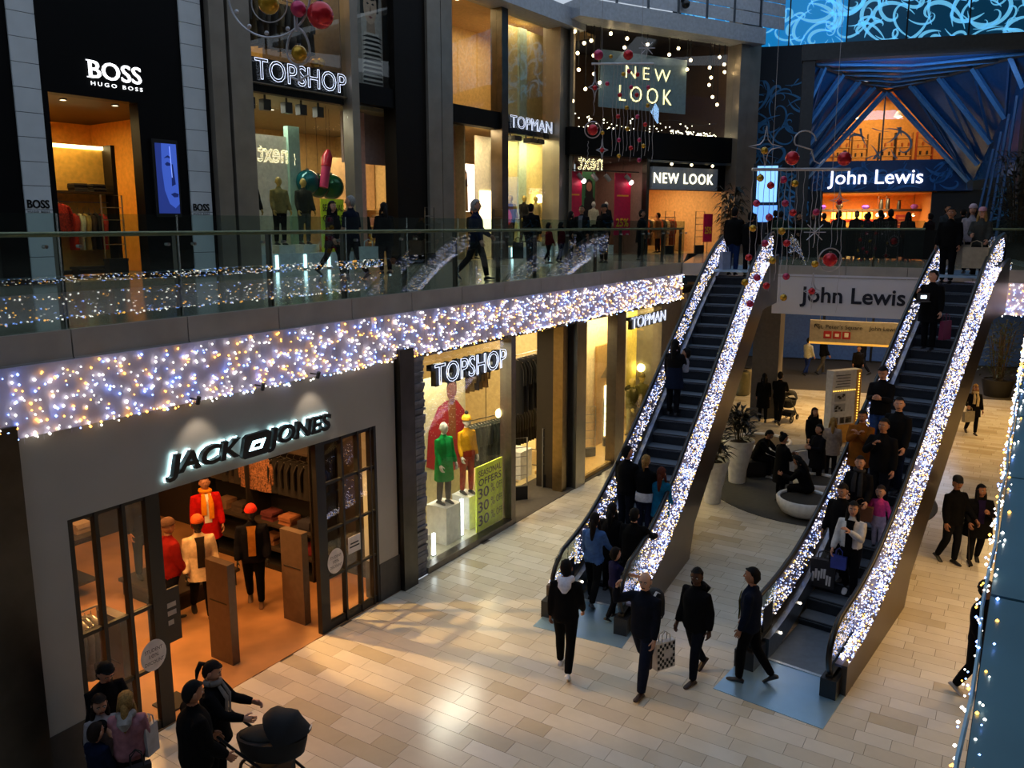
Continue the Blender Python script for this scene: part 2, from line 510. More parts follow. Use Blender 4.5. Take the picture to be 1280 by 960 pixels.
sbox('pillar_steel_e', U, 19.2, 20.3, -.2, .6, F2, 15, UST)
sbox('trim_window_plinth', U, 5.12, 8.5, .05, .3, F2, 6.05, M('#b9c4c4', .4))
sbox('trim_window_plinth_topman', U, 15.97, 19.2, .05, .3, F2, 6.0, M('#b9c4c4', .4))
def pane(name, fr, s0, s1, n, z0, z1, m=GLASS, parent=None):
    o = MB().box(s0, s1, n, n + .02, z0, z1, fr=fr).build(name, m, parent)
    if parent is None: struct(o)
    return o
i = 1
for s0, s1, z0, z1 in ((5.12, 6.95, 6.05, 13.4), (6.96, 8.5, 6.05, 13.4), (12.92, 15.6, 10.75, 14.2), (8.78, 10.35, 10.85, 14), (15.97, 17.6, 6., 14.2), (17.61, 19.2, 6., 14.2)):
    pane('window_%d' % i, U, s0, s1, .12, z0, z1); i += 1
pane('window_7', L, .74, 3.86, .1, .13, 4.36); pane('window_8', L, 7.48, 9.45, .15, .1, 4.36); pane('window_9', L, 10.05, 12.8, .1, .12, 4.36)
# frame B
sbox('beam_new_look_band', B, .3, 9.1, .0, .4, 9.55, 10.6, BK)
wf = sbox('trim_upper_edge', B, .2, 9.9, -.7, .4, 14.5, 15.15, M('#a9b0ba', .5))
sbox('trim_upper_edge_left', U, 12.9, 20.4, -.6, .4, 14.25, 14.9, M('#a9b0ba', .5))
t = thing('upper_balustrade', 'white railing panels of the gallery above the upper window', 'railing', B.p(5, -.6, 15.15))
a = .4
while a < 9.6:
    for z0 in (15.22, 15.75, 16.28):
        MB().box(a + .04, a + 1.46, -.66, -.62, z0, z0 + .49, fr=B).build('panel', M('#b4bcc8', .4), t)
    MB().box(a - .03, a + .03, -.7, -.6, 15.15, 16.9, fr=B).build('post', M('#59626c', .4, .6), t)
    a += 1.53
sbox('pillar_steel_f', B, 8.9, 9.45, -.3, .5, F2, 16.5, UST)
sbox('pillar_steel_g', B, 9.55, 10.3, -.1, .6, F2, 16.5, UST)
pane('window_10', B, .3, 2.3, .1, 10.6, 14.5); pane('window_11', B, 2.31, 8.9, .1, 10.6, 14.5)
pane('window_12', B, .3, 2.35, .1, F2 + .1, 9.5); pane('window_13', B, 2.36, 4.15, .1, F2 + .1, 9.5)
sbox('pillar_new_look_post', B, 4.15, 4.3, .0, .3, F2, 9.55, DSTEEL)
sbox('beam_new_look_dark', B, 4.3, 8.9, .35, .6, 8.3, 9.55, BK)
sbox('trim_new_look_rail', B, 4.2, 8.9, -.02, .1, 9.4, 9.5, STEEL)

# ---- shop interiors: floors, back walls, ceilings --------------------------------------
def room(tagname, fr, s0, s1, n0, n1, z0, z1, wallm, floorm, ceilm, side=True):
    sbox('floor_' + tagname, fr, s0, s1, n0 - (.37 if fr is L else .42), n1, z0 - .02, z0 + .004, floorm)
    sbox('wall_' + tagname + '_back', fr, s0, s1, n1, n1 + .1, z0, z1, wallm)
    sbox('ceiling_' + tagname, fr, s0, s1, n0, n1, z1, z1 + .1, ceilm)
    if side:
        sbox('wall_' + tagname + '_left', fr, s0 - .06, s0, n0, n1, z0, z1, wallm)
        sbox('wall_' + tagname + '_right', fr, s1, s1 + .06, n0, n1, z0, z1, wallm)
JFLOOR = M('#a5764c', .38, noise=.25, scale=1.3)
CREAM = M('#e6d2a6', .6)
room('jack', L, -8.3, -.05, .36, 7.5, 0, 4.3, M('#2b211b', .7), JFLOOR, M('#2a221c', .8))
room('topshop', L, .34, 11.5, 1.35, 8, 0, 4.3, M('#b9a67c', .7), M('#d6c089', .3), M('#8f8468', .7))
sbox('floor_topshop_window', L, .74, 3.86, .12, 1.5, .0, .12, M('#b9b7a4', .4))
sbox('floor_topshop_mat', L, 3.9, 9.5, -.02, 1.3, .001, .012, M('#4d4438', .8))
sbox('floor_topman_window', L, 7.48, 17, .1, 1.5, .0, .1, M('#c9a25c', .4))
sbox('ceiling_topman_window', L, 7.48, 17, .1, 1.6, 4.37, 4.5, M('#e9d9b0', .7))
sbox('wall_topman_display', L, 13.1, 17, 1.5, 1.6, 0, 4.3, M('#e8cf6a', .6))
sbox('wall_topman_light', L, 8.9, 13.1, 1.3, 1.4, 0, 4.3, CREAM)
room('boss', U, -.3, 3.6, .4, 5.0, F2, 9.5, M('#e2a94a', .6), M('#8e7a5a', .4), M('#3a2d1c', .6))
room('topshop_upper', U, 4.9, 14.2, .5, 7, F2, 10.2, M('#c9b07a', .6), M('#9a8f7a', .3), M('#8f8468', .7))
room('topshop_top', U, 4.9, 8.7, .5, 6, 10.4, 16, M('#c9a765', .6), M('#6d6250', .5), M('#d8bf8c', .6))
sbox('wall_entrance_pink', U, 9.5, 10.0, 1.0, 1.1, F2, 10.2, M('#d9a690', .6))
sbox('wall_entrance_soffit', U, 9.3, 12.4, 1.2, 1.3, 8.7, 10.2, M('#a3908a', .6))
room('entrance_top', U, 8.72, 12.6, .5, 4, 10.85, 16, M('#6b5f56', .6), M('#4a443c', .5), M('#564c42', .6))
room('topman_upper', U, 14.3, 22.0, .5, 4.5, F2, 10.3, M('#d9b982', .6), M('#a89066', .3), M('#c4a670', .6), 0)
sbox('wall_topman_upper_left', U, 12.75, 14.3, .9, 1.0, F2, 10.3, M('#d9a070', .6))
room('topman_top', U, 12.7, 23.0, .5, 4.0, 10.75, 14.6, M('#e3c084', .6), M('#8a7a5a', .5), M('#d6b377', .6), 0)
sbox('wall_topman_top_left', U, 12.7, 12.76, .5, 4, 10.75, 14.6, M('#e3c084', .6))
PT = [(2.25, 32.7), (2.68, 39.0)]       # partition between the corner shops, seen edge-on
def cell(nm, s1, n1, z0, z1, wm, fm, cm):
    q = [PT[0], xy(B, s1, .3), xy(B, s1, n1), (PT[0][0] + .0683 * n1 * 1.2, PT[0][1] + n1 * 1.2)]
    slab('floor_' + nm, q, z0 - .02, z0 + .004, fm); slab('ceiling_' + nm, q, z1, z1 + .1, cm)
    sbox('wall_' + nm + '_back', B, 1.5 + .55 * n1 - .4, s1, n1, n1 + .1, z0, z1, wm); sbox('wall_' + nm + '_right', B, s1, s1 + .06, .3, n1, z0, z1, wm)
slab('wall_partition', [PT[0], (PT[0][0] + .12, PT[0][1]), (PT[1][0] + .12, PT[1][1]), PT[1]], F2, 14.9, M('#7a6a5a', .6))
cell('new_look_window', 4.2, 3.5, F2, 9.5, M('#8d6f62', .6), M('#8a7456', .4), M('#5d4a3c', .7))
room('new_look', B, 4.3, 9.0, .6, 6, F2, 8.9, M('#e6bb80', .6), M('#b7905a', .35), M('#d0a468', .6))
cell('new_look_top', 9.0, 6.5, 10.6, 14.9, M('#4a3524', .7), M('#2c2119', .6), M('#33241a', .7))

# lights of those rooms
WARM = (1, .62, .28); ORANGE = (1, .48, .15); CRM = (1, .78, .45); COOL = (.85, .93, 1)
def room_light(fr, s, n, z, e, col, sz=.5, szy=None):
    p = fr.p(s, n, z); return area_light('ceiling_lamp_light', p, sz, e, col, (0, 0, fr.rot()), szy)
for s in (-7., -5.2, -3.5, -1.6): room_light(L, s, 2.0, 4.2, 85, ORANGE, .4)
for s in (-5.5, -2.5): room_light(L, s, 5.0, 4.2, 70, ORANGE, .4)
spot_light('shop_spot_light', L.p(-2.6, 2.4, 3.9), L.p(-.9, -1.7, 0), 1100, (1, .6, .22), 46, .3, .05)
spot_light('window_spot_light', L.p(2.9, .9, 4.2), L.p(3.6, -2.2, 0), 300, (1, .78, .42), 95, .8, .1)  # added spot aimed outwards to warm the floor before the window
spot_light('window_spot_light', L.p(9.4, .7, 4.2), L.p(9.6, -1.8, 0), 300, (1, .74, .36), 95, .8, .1)  # second added spot, spilling golden light on the floor outside
spot_light('mannequin_spot_light', L.p(-4.4, .8, 4.1), L.p(-4.6, 2.1, 1.), 240, (1, .62, .26), 60, .5)
room_light(L, 2.3, .75, 4.25, 130, (1, .95, .78), 2.4, .3)
room_light(L, 3.4, 4, 4.2, 200, CRM, 2)
room_light(L, 6.6, 3.6, 4.2, 200, CRM, 2)
room_light(L, 9.4, 4.4, 4.2, 220, CRM, 2)
room_light(L, 10.6, .75, 4.3, 150, (1, .78, .4), 2.6, .3)
room_light(L, 14.2, .85, 4.3, 150, (1, .8, .35), 2.8, .3)
room_light(U, 1.4, 3.2, 9.4, 60, (1, .66, .25), 1.6, .8)
room_light(U, 6.7, 1.5, 10.1, 70, (.95, .95, .78), 2.4, .5)
room_light(U, 6.7, 4.5, 10.1, 70, CRM, 2)
room_light(U, 6.7, 3, 15.5, 130, CRM, 2)
room_light(U, 11.6, 3.8, 10.1, 150, (1, .72, .42), 1.6)
room_light(U, 9.5, 1.2, 14.5, 25, (1, .85, .7), .6)
room_light(U, 15.2, .8, 10.2, 90, CRM, 1.6, .4)
room_light(U, 14.2, 2, 14.5, 80, (1, .72, .36), 2)
room_light(U, 19, .9, 10.2, 130, (1, .85, .45), 3., .4)
room_light(U, 19, 2, 14.5, 80, CRM, 2)
room_light(B, 2.2, 1.6, 9.4, 40, (1, .7, .55), 2)
room_light(B, 6.5, 3.0, 8.8, 130, (1, .7, .36), 3)
room_light(B, 5, 3.0, 14.7, 25, (1, .7, .4), 3)
# under the galleries
room_light(E, 2, 8, 4.4, 300, (1, .62, .22), 5, 5)
room_light(E, 8.5, 6, 4.4, 300, (1, .62, .22), 4, 5)
room_light(R, 13, -3.5, 4.4, 260, (1, .6, .22), 4, 8)
# ------------------------------------------------------------------ escalators
HAND = M('#0a0c10', .35)
STEP = M('#66707a', .5, .2, noise=.1); STEPN = M('#2a2f35', .45, .4)
SKIRT = M('#7f8b96', .3, .9)
CLAD = M('#5b4f45', .32, .85, noise=.1, scale=2)
NETB = M('#5a6084', .45, noise=.05)
ESCGLASS = glass_mat('escalator_glass', (.72, .76, .74), 1., 1.5)
PLATE = M('#a9cde4', .28, .7, noise=.06, scale=2)


def escalator(name, ox, oy, az, label, t_new, t_plate, t_floor, hw=.62, seed=0):
    fr = Frame(ox, oy, az)       # s = along the run, n = left
    t = thing(name, label, 'escalator', fr.p(t_new, 0, 0))
    SL = .584
    tb, tt = (1.05 - 3.8) / SL, (6.65 - 3.8) / SL          # handrail knees
    te = tt + 1.55                                          # upper newel

    def hand(s):       # smooth knees
        k = .45
        lo, hi, li = 1.05, 6.65, 3.8 + SL * s
        z = lo + k * math.log(1 + math.exp((li - lo) / k)) if (li - lo) / k < 30 else li
        z = hi - k * math.log(1 + math.exp((hi - z) / k)) if (hi - z) / k < 30 else z
        return z
    ss = [t_new + i * (te - t_new) / 56 for i in range(57)]
    for sd, nm in ((1, 'left'), (-1, 'right')):
        n0 = hw * sd
        # handrail with curled newels
        pts = []
        for i in range(9):
            a = PI * i / 8
            pts.append(fr.p(t_new - .42 * math.sin(a), n0, .63 - .42 * math.cos(a)))
        pts = [fr.p(t_new + .25, n0, .22)] + pts[:-1] + [fr.p(s, n0, hand(s)) for s in ss]
        for i in range(8):
            a = PI * i / 8
            pts.append(fr.p(te + .42 * math.sin(a), n0, hand(te) - .42 + .42 * math.cos(a)))
        MB().tube(pts, [(.045, .04)] * len(pts), 8).build('handrail', HAND, t, smooth=60)
        # glass panel
        def strip(mb, sa, sb, off0, off1, na, nb, ns=46, fl0=0):
            k = [sa + i * (sb - sa) / ns for i in range(ns + 1)]
            for i in range(ns):
                z = [max(hand(k[i]) - off0, fl0), max(hand(k[i + 1]) - off0, fl0), hand(k[i]) - off1, hand(k[i + 1]) - off1]
                mb.hexa([fr.p(k[i], na, z[0]), fr.p(k[i + 1], na, z[1]), fr.p(k[i + 1], nb, z[1]), fr.p(k[i], nb, z[0]),
                         fr.p(k[i], na, z[2]), fr.p(k[i + 1], na, z[3]), fr.p(k[i + 1], nb, z[3]), fr.p(k[i], nb, z[2])])
        m = MB(); strip(m, t_new - .3, te + .3, .78, .03, n0 - .012, n0 + .012)
        m.build('glass_panel', ESCGLASS, t)
        if sd > 0: MB().box(t_new + .12, t_new + .5, n0 - .03, n0 - .016, .42, .82, fr=fr).build('notice_panel', M('#101216', .5), t)
        # inner skirt and decks
        m = MB(); strip(m, t_new + .1, te, 1.12, .76, n0 - .14 * sd, n0 - .05 * sd, fl0=.0)
        m.build('skirt_panel', SKIRT, t)
        m = MB(); strip(m, t_new - .35, te, 1.02, .74, n0 - .05 * sd, n0 + .05 * sd, fl0=.0)
        m.build('deck', DSTEEL, t)
        m = MB(); strip(m, t_new - .2, te - 1.3, .66, .62, n0 + .03 * sd, n0 + .2 * sd); m.build('outer_deck', NETB, t)
        m = MB(); m.box(t_new - .42, t_new + .1, min(n0 - .1 * sd, n0 + .13 * sd), max(n0 - .1 * sd, n0 + .21 * sd), 0, .3, fr=fr)
        nb_ = m.build('newel_base', M('#121316', .4), t)
        # outer cladding
        m = MB(); k = [t_new - .2 + i * (te + .2 - t_new) / 40 for i in range(41)]
        na, nb2 = n0 + .13 * sd, n0 + .21 * sd
        for i in range(40):
            q = []
            for s in (k[i], k[i + 1]):
                top = hand(s) - .62
                lowz = 0 if s < t_floor else max(.45, 3.8 + SL * s - 1.75)
                lowz = min(lowz, 4.55 if s > tt - .6 else 9)
                q.append((lowz if lowz < top else top - .05, top))
            m.hexa([fr.p(k[i], na, q[0][0]), fr.p(k[i + 1], na, q[1][0]), fr.p(k[i + 1], nb2, q[1][0]), fr.p(k[i], nb2, q[0][0]),
                    fr.p(k[i], na, q[0][1]), fr.p(k[i + 1], na, q[1][1]), fr.p(k[i + 1], nb2, q[1][1]), fr.p(k[i], nb2, q[0][1])])
        m.build('cladding', CLAD, t)
        # net of lights hung over the balustrade on both faces
        rr = random.Random(seed + 5 * sd)
        net = MB(); strip(net, t_new + .75, te - .1, .66, .06, n0 - .018, n0 + .018)
        net.build('light_net_sheet', NETB, t)
        bl = MB()
        for i in range(3300):
            s = t_new + .6 + (te - t_new - .7) * rr.random()
            off = rr.uniform(.07, .64)
            f_ = rr.choice((-1, 1))
            if f_ * sd > 0: off = rr.uniform(.07, .66)
            n = n0 + f_ * rr.uniform(.022, .045)
            bl.bulb(fr.p(s, n, hand(s) - off), rr.uniform(.007, .017), rr.choices((0, 1, 2), (6, 4, 2.4))[0])
        # lights spilling over the outer deck
        for i in range(2400):
            s = t_new - .1 + (te - 1.3 - t_new) * rr.random(); off = rr.uniform(0, 1)
            bl.bulb(fr.p(s, n0 + sd * (.03 + .18 * off), hand(s) - .61 + .03 * rr.random()), rr.uniform(.008, .017), rr.choices((0, 1, 2), (6, 4, 2.4))[0])
        o = bl.build('light_net', ESCBULB, t); o['kind'] = 'stuff'
    # underside and truss ends
    m = MB(); k = [t_floor + i * (te - t_floor) / 20 for i in range(21)]
    for i in range(20):
        za, zb = [min(max(.45, 3.8 + SL * s - 1.75), 4.9) for s in (k[i], k[i + 1])]
        a, b = -hw + .0, hw
        m.hexa([fr.p(k[i], a, za), fr.p(k[i + 1], a, zb), fr.p(k[i + 1], b, zb), fr.p(k[i], b, za),
                fr.p(k[i], a, za + .06), fr.p(k[i + 1], a, zb + .06), fr.p(k[i + 1], b, zb + .06), fr.p(k[i], b, za + .06)])
    m.box(t_floor - .02, t_floor + .04, -hw, hw, 0, .55, fr=fr)
    m.build('underside', CLAD, t)
    # steps
    W = hw - .12
    s0 = (0.95 - 3.8) / SL - .15
    me_cache = {}
    nst = 25; rise = 5.6 / 24.4
    st_mb = MB()
    run = rise / SL
    st_mb.box(0, run + .02, -W, W, -.05, 0, 0)
    # ribbed riser curving back under the nose
    pr = [(0, -.05), (.0, -.03), (.02, -rise * .5), (.035, -rise - .03), (.075, -rise - .03), (.06, -.05)]
    st_mb.prism(pr, -W, W, lambda u, v, q: (u, q, v), 1)
    st_mb.box(-.004, .035, -W, W, -.012, .004, 1)
    step_me = st_mb.mesh('step', [STEP, STEPN])
    for i in range(nst):
        z = rise * (i + .6)
        if z > 5.6: break
        o = bpy.data.objects.new('step', step_me); COL.objects.link(o); o.parent = t
        o.matrix_basis = t.matrix_basis.inverted() @ (Matrix.Translation(fr.p(s0 + run * (i + .6), 0, z)) @ Matrix.Rotation(fr.rot(), 4, 'Z'))
    zt = s0 + run * (nst - .5)
    MB().box(t_plate + 1.3, s0 + .25, -W, W, .002, .012, fr=fr).build('lower_tread', STEP, t)
    MB().box(zt - .6, te + .3, -W, W, 5.55, 5.612, fr=fr).build('upper_tread', PLATE, t)
    MB().box(t_plate, t_plate + 1.3, -.8, .8, 0.001, .01, fr=fr).build('floor_plate', PLATE, t)
    MB().box(t_plate + 1.28, t_plate + 1.34, -W, W, .003, .02, fr=fr).build('comb', M('#c8d4da', .3, .6), t)
    for sd in (1, -1):
        for s in (t_new + .6, t_new + 1.5, t_new + 2.6): MB().sphere(fr.p(s, sd * (hw - .15), max(hand(s) - .9, .14)), .022, 8, 6).build('indicator_lamp', M('#ffe9cf', emit=8.), t)
    return fr


ESCBULB = [M('#fff6ff', emit=2.1), M('#9db6ff', emit=2.1), M('#ffcf6a', emit=2.)]
e1 = escalator('escalator', 4.165, 18.58, 27.24, 'left escalator wrapped in fairy lights rising towards the upper shops', -5.95, -6.75, -2.5, seed=1)
e2 = escalator('escalator', 8.29, 16.49, 38.15, 'right escalator wrapped in fairy lights, crowded with people riding down', -6.35, -7.55, -2.9, .6, seed=2)

# ------------------------------------------------------------------ the far end
t = thing('store_banner', 'wide pale grey fascia board reading John Lewis under the far balcony', 'sign', E.p(2, .0, 4.1))
MB().box(.15, 4.45, -.02, .06, 4.1, 5.33, fr=E).build('board', M('#d2d0d8', .6, noise=.04, scale=1), t)
text('lettering', 'John Lewis', .66, E, 2.47, -.03, 4.7, M('#0d1226', .5), t, ext=.008, bold=.012)

# swirl-printed glass wall of the department store
def scrolls(mb, fr, s0, s1, z0, z1, n, cnt, seed, mi=0, wmul=1.):
    rr = random.Random(seed)
    for i in range(cnt):
        s, z = rr.uniform(s0, s1), rr.uniform(z0, z1)
        a = rr.uniform(0, 2 * PI); sg = rr.choice((-1, 1)); k = rr.uniform(.35, 1.0)
        pts = []; wd = rr.uniform(.05, .13) * wmul; ln = rr.randint(14, 26)
        for j in range(ln):
            pts.append((s, z, a)); f = j / ln
            st = .22 * k * (1 - .72 * f)
            s += math.cos(a) * st; z += math.sin(a) * st
            a += sg * (.10 + .62 * f * f) * (1.0)
        for side in (0,):
            v = []
            for j, (x, y, an) in enumerate(pts):
                q = wd * math.sin(PI * min(1, (j + .6) / ln)) * (1.25 - .6 * j / ln)
                for sgn in (-1, 1):
                    v.append(fr.p(min(max(x - math.sin(an) * q * sgn, s0), s1), n, min(max(y + math.cos(an) * q * sgn, z0), z1)))
            mb.add(v, [(2 * j, 2 * j + 2, 2 * j + 3, 2 * j + 1) for j in range(ln - 1)], mi)
JW = Frame(9.6, 40.5, 106)
store = struct(MB().box(-2, 3.6, .3, .5, 4, 19.3, fr=JW).box(11.6, 24, .3, .5, 4, 19.3, fr=JW).box(3.6, 11.6, .3, .5, 13.4, 19.3, fr=JW).build('wall_store', M('#0b1b2c', .7)))
PANE_DAYLIT = M('#1182c6', .3, emit=.7); PANE_LO = M('#0d2f55', .25); PANE_ROOF_REFL = M('#0b4668', .3, emit=.35)  # daylight seen through the upper glass is put in as emission
SW_DAYLIT = M('#6cc6f4', .4, emit=.7); SW_LO = M('#2f7cb4', .5)  # upper print glows as well, standing for the daylight behind it
k = 0
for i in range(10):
    for (z0, z1, mt) in ((8.2, 11.4, PANE_LO), (11.4, 14.3, PANE_LO), (14.3, 19.2, PANE_DAYLIT)):
        if z0 > 14 and 3 <= i <= 5: mt = PANE_ROOF_REFL  # dimmer glow stands for the roof's dark reflection in these panes
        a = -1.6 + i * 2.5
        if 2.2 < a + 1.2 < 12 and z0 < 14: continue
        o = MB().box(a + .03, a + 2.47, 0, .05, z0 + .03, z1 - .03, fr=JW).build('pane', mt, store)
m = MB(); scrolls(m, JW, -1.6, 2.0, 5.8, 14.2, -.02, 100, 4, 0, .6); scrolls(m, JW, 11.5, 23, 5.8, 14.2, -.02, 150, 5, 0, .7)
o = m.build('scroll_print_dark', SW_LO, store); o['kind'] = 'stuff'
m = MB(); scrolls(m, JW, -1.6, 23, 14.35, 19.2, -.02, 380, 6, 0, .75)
o = m.build('scroll_print_bright', SW_DAYLIT, store); o['kind'] = 'stuff'
for i in range(10):
    MB().box(-1.6 + i * 2.5 - .03, -1.6 + i * 2.5 + .03, -.06, .02, 5.6 if not 3.4 < -1.6 + i * 2.5 < 11.8 else 13.4, 19.3, fr=JW).build('mullion', M('#0a1118', .5), store)

# portal: square front frame, roof and flanks of steel members closing to a gable
PW, PD = 7.75, 6.2
FRM = M('#3a3d42', .5, .4); PBLUE = M('#4a86bd', .4, .1)
t = thing('store_portal', 'dark steel portal with fanned blue struts over the store entrance', 'portal', J.p(3.9, 0, F2))
MB().box(-.25, .2, -.2, .25, F2, 13.5, fr=J).build('post', FRM, t)
MB().box(PW - .2, PW + .25, -.2, .25, F2, 13.5, fr=J).build('post', FRM, t)
m = MB(); m.hexa([J.p(-.3, -.25, 13.1), J.p(PW + .35, -.25, 13.1), J.p(PW + .35, .3, 13.1), J.p(-.3, .3, 13.1), J.p(-.3, -.25, 13.7), J.p(PW + .35, -.25, 13.7), J.p(PW + .35, .3, 13.7), J.p(-.3, .3, 13.7)])
m.build('top_beam', FRM, t)
ap = (3.7, PD, 12.75)
tl, tr_ = (.25, .1, 13.0), (PW - .25, .1, 13.0)
lerp = lambda a, b, q: tuple(x + (y - x) * q for x, y in zip(a, b))
def member(a, b, r, nm='strut', mt=PBLUE):
    MB().tube([J.p(*a), J.p(*b)], r, 4).build(nm, mt, t)
member(tl, ap, .07, 'ridge_edge', FRM); member(tr_, ap, .07, 'ridge_edge', FRM)
fl_, fr_ = (.3, PD - .2, 8.75), (PW - .45, PD - .2, 8.75)
PDARK = M('#2a5480', .4, .1)
for (c, f0, f1) in ((tl, (.15, .4, 11.9), fl_), (tr_, (PW - .15, .4, 11.9), fr_)):
    tops = [lerp(c, ap, q) for q in (.10, .34, .58, .80, 1.)]; bots = [lerp(f0, f1, q) for q in (.02, .30, .56, .80, 1.)]
    for i in range(5):
        member(tops[i], bots[i], .12)
        if i < 4: member(tops[i], bots[i + 1], .065, 'diagonal', PDARK)
for i in range(6):
    q0, q1 = i / 6., (i + 1) / 6.
    a, b = lerp(tl, ap, q0), lerp(tr_, ap, q0); c, d_ = lerp(tl, ap, q1), lerp(tr_, ap, q1)
    if i: member(a, b, .05, 'purlin', FRM)
    if i < 5:
        mid = lerp(c, d_, .5); member(a, mid, .05, 'purlin', PBLUE); member(b, mid, .05, 'purlin', PBLUE)
FLK = M('#1b4a78', .25, .1)
for c, f0, f1, in ((tl, (.12, .3, 11.9), fl_), (tr_, (PW - .12, .3, 11.9), fr_)):
    out = -.16 if c is tl else .16
    MB().add([J.p(c[0] + out, c[1], c[2]), J.p(ap[0] + out, ap[1] - .05, ap[2] + .1), J.p(f1[0] + out, f1[1] - .05, f1[2]), J.p(f0[0] + out * 1.6, f0[1] + .2, f1[2])], [(0, 1, 2), (0, 2, 3)]).build('flank_glass', FLK, t)
MB().add([J.p(tl[0], tl[1], 13.12), J.p(tr_[0], tr_[1], 13.12), J.p(ap[0], ap[1], ap[2] + .12)], [(0, 1, 2)]).build('roof_glass', M('#2c6fb8', .25, .2), t)
# bundle of leaning steel legs at the right post
for i in range(4):
    member((PW - .3 - .08 * i, .6 + .5 * i, 11.6 - .6 * i), (PW - .6 - .14 * i, .5 + .6 * i, F2), .06, 'leg', PDARK)
area_light('portal_blue_light', J.p(3.8, -.6, 12.6), 5, 85, (.35, .6, 1), (math.radians(62), 0, J.rot()), .5)  # unseen blue light added to brighten the struts
# store front inside the portal
SB = Frame(*xy(J, 0, PD + .2), 106)
t = thing('store_sign', 'deep blue illuminated name band with scrolls reading John Lewis over the store entrance', 'sign', SB.p(3.7, 0, 8.4))
MB().box(.76, 7.6, 0, .2, 8.35, 9.75, fr=SB).build('band', M('#123a6b', .4), t)
m = MB(); scrolls(m, SB, .8, 7.5, 8.4, 9.7, -.03, 46, 9, 0, .7); o = m.build('scrollwork', M('#2a6cae', .5), t); o['kind'] = 'stuff'
text('lettering', 'John Lewis', .92, SB, 3.55, -.06, 8.98, M('#f3f0ff', emit=1.8), t, ext=.02, bold=.004)
# gable window over the band with the lit floor behind
AMB = M('#dca050', .6); 
sbox('wall_store_left_bay_low', SB, .7, 1.3, -.02, .3, F2, 8.4, M('#0c0f14', .6))
sbox('wall_store_left_bay', SB, -4.4, .75, -.05, .3, F2, 15, M('#0a1a2a', .6))
m = MB(); scrolls(m, SB, -4.3, .7, 5.8, 13.5, -.07, 200, 12, 0, .6); o = m.build('scroll_print', SW_LO, bpy.data.objects['wall_store_left_bay']); o['kind'] = 'stuff'
sbox('floor_store_upper', SB, -.3, 7.6, .3, 6, 9.5, 9.7, M('#7a5a38', .6))
sbox('wall_store_upper_back', SB, -.3, 7.6, 5, 5.1, 9.7, 14, AMB)
sbox('ceiling_store_upper', SB, -.3, 7.6, .3, 5, 13.2, 13.3, AMB)
GW = struct(MB().add([SB.p(.76, 0, 9.75), SB.p(7.5, 0, 9.75), SB.p(3.7, 0, 12.75)], [(0, 1, 2)]).build('window_gable', GLASS))
m = MB(); scrolls(m, SB, 1.6, 5.8, 9.8, 11.2, -.02, 16, 15, 0, .5); o = m.build('scroll_print', M('#6d7f8c', .5), GW); o['kind'] = 'stuff'
MB().box(3.67, 3.73, -.03, .03, 9.75, 12.7, fr=SB).build('mullion', M('#14181c', .4), GW)
sbox('wall_store_upper_left', SB, -.35, -.28, .3, 5, 9.6, 13.3, AMB); sbox('wall_store_upper_right', SB, 7.58, 7.66, .3, 5, 9.6, 13.3, AMB)
room_light(SB, 3.7, 2.6, 13.1, 200, (1, .66, .28), 3)
# shelving and displays upstairs
for i, (s, n, c) in enumerate(((2.3, 3, '#c9882f'), (3.2, 3.6, '#7a5a2f'), (4.4, 3.2, '#2c2a26'), (5.2, 3.4, '#8d5a2a'), (1.6, 3.2, '#a33a22'), (6.1, 3.2, '#b04a2a'))):
    q = thing('display_shelf', '%s display unit on the lit upper store floor, %s from the left' % (('amber', 'tan', 'dark', 'brown', 'red', 'rust')[i], ('second', 'third', 'fourth', 'fifth', 'first', 'last')[i]), 'shelf', SB.p(s, n, 9.7))
    MB().box(s - .38, s - .34, n, n + .4, 9.7, 11.3, fr=SB).build('side_panel', M(c, .6), q); MB().box(s + .34, s + .38, n, n + .4, 9.7, 11.3, fr=SB).build('side_panel', M(c, .6), q)
    for k in range(4): MB().box(s - .34, s + .34, n, n + .4, 9.75 + k * .42, 9.79 + k * .42, fr=SB).build('shelf_board', M('#e0b060', .6), q)
    for k in range(6): MB().box(s - .3 + .1 * k, s - .24 + .1 * k, n + .05, n + .3, 9.8 + .42 * (k % 3), 9.98 + .42 * (k % 3), fr=SB).build('goods', M(('#f2c14a', '#30302c', '#c96a2a')[k % 3], .6), q)
def lamp(name, label, p, r=.13, drop=1.2, em=14., col='#ffe2b0', group=None):
    q = thing(name, label, 'lamp', p, 0, group)
    MB().lathe([(r * .25, r * 1.1), (r * .6, r * .6), (r, -.2 * r), (r * .95, -.25 * r)], 12, p, cap=False).build('shade', M('#efe3cc', .4), q)
    MB().sphere(p, r * .62, 10, 6).build('bulb', M(col, emit=em), q)
    MB().tube([(p[0], p[1], p[2] + r), (p[0], p[1], p[2] + drop)], .008, 4).build('cord', BLACK, q)
    return q
lamp('pendant_lamp', 'bright pendant lamp behind the gable glass, left of its mullion', tuple(SB.p(2.7, 1.6, 11.9)), .16, 1.2, 12)
lamp('pendant_lamp', 'bright pendant lamp behind the gable glass, right of its mullion', tuple(SB.p(4.55, 1.6, 11.9)), .2, 1.2, 16)
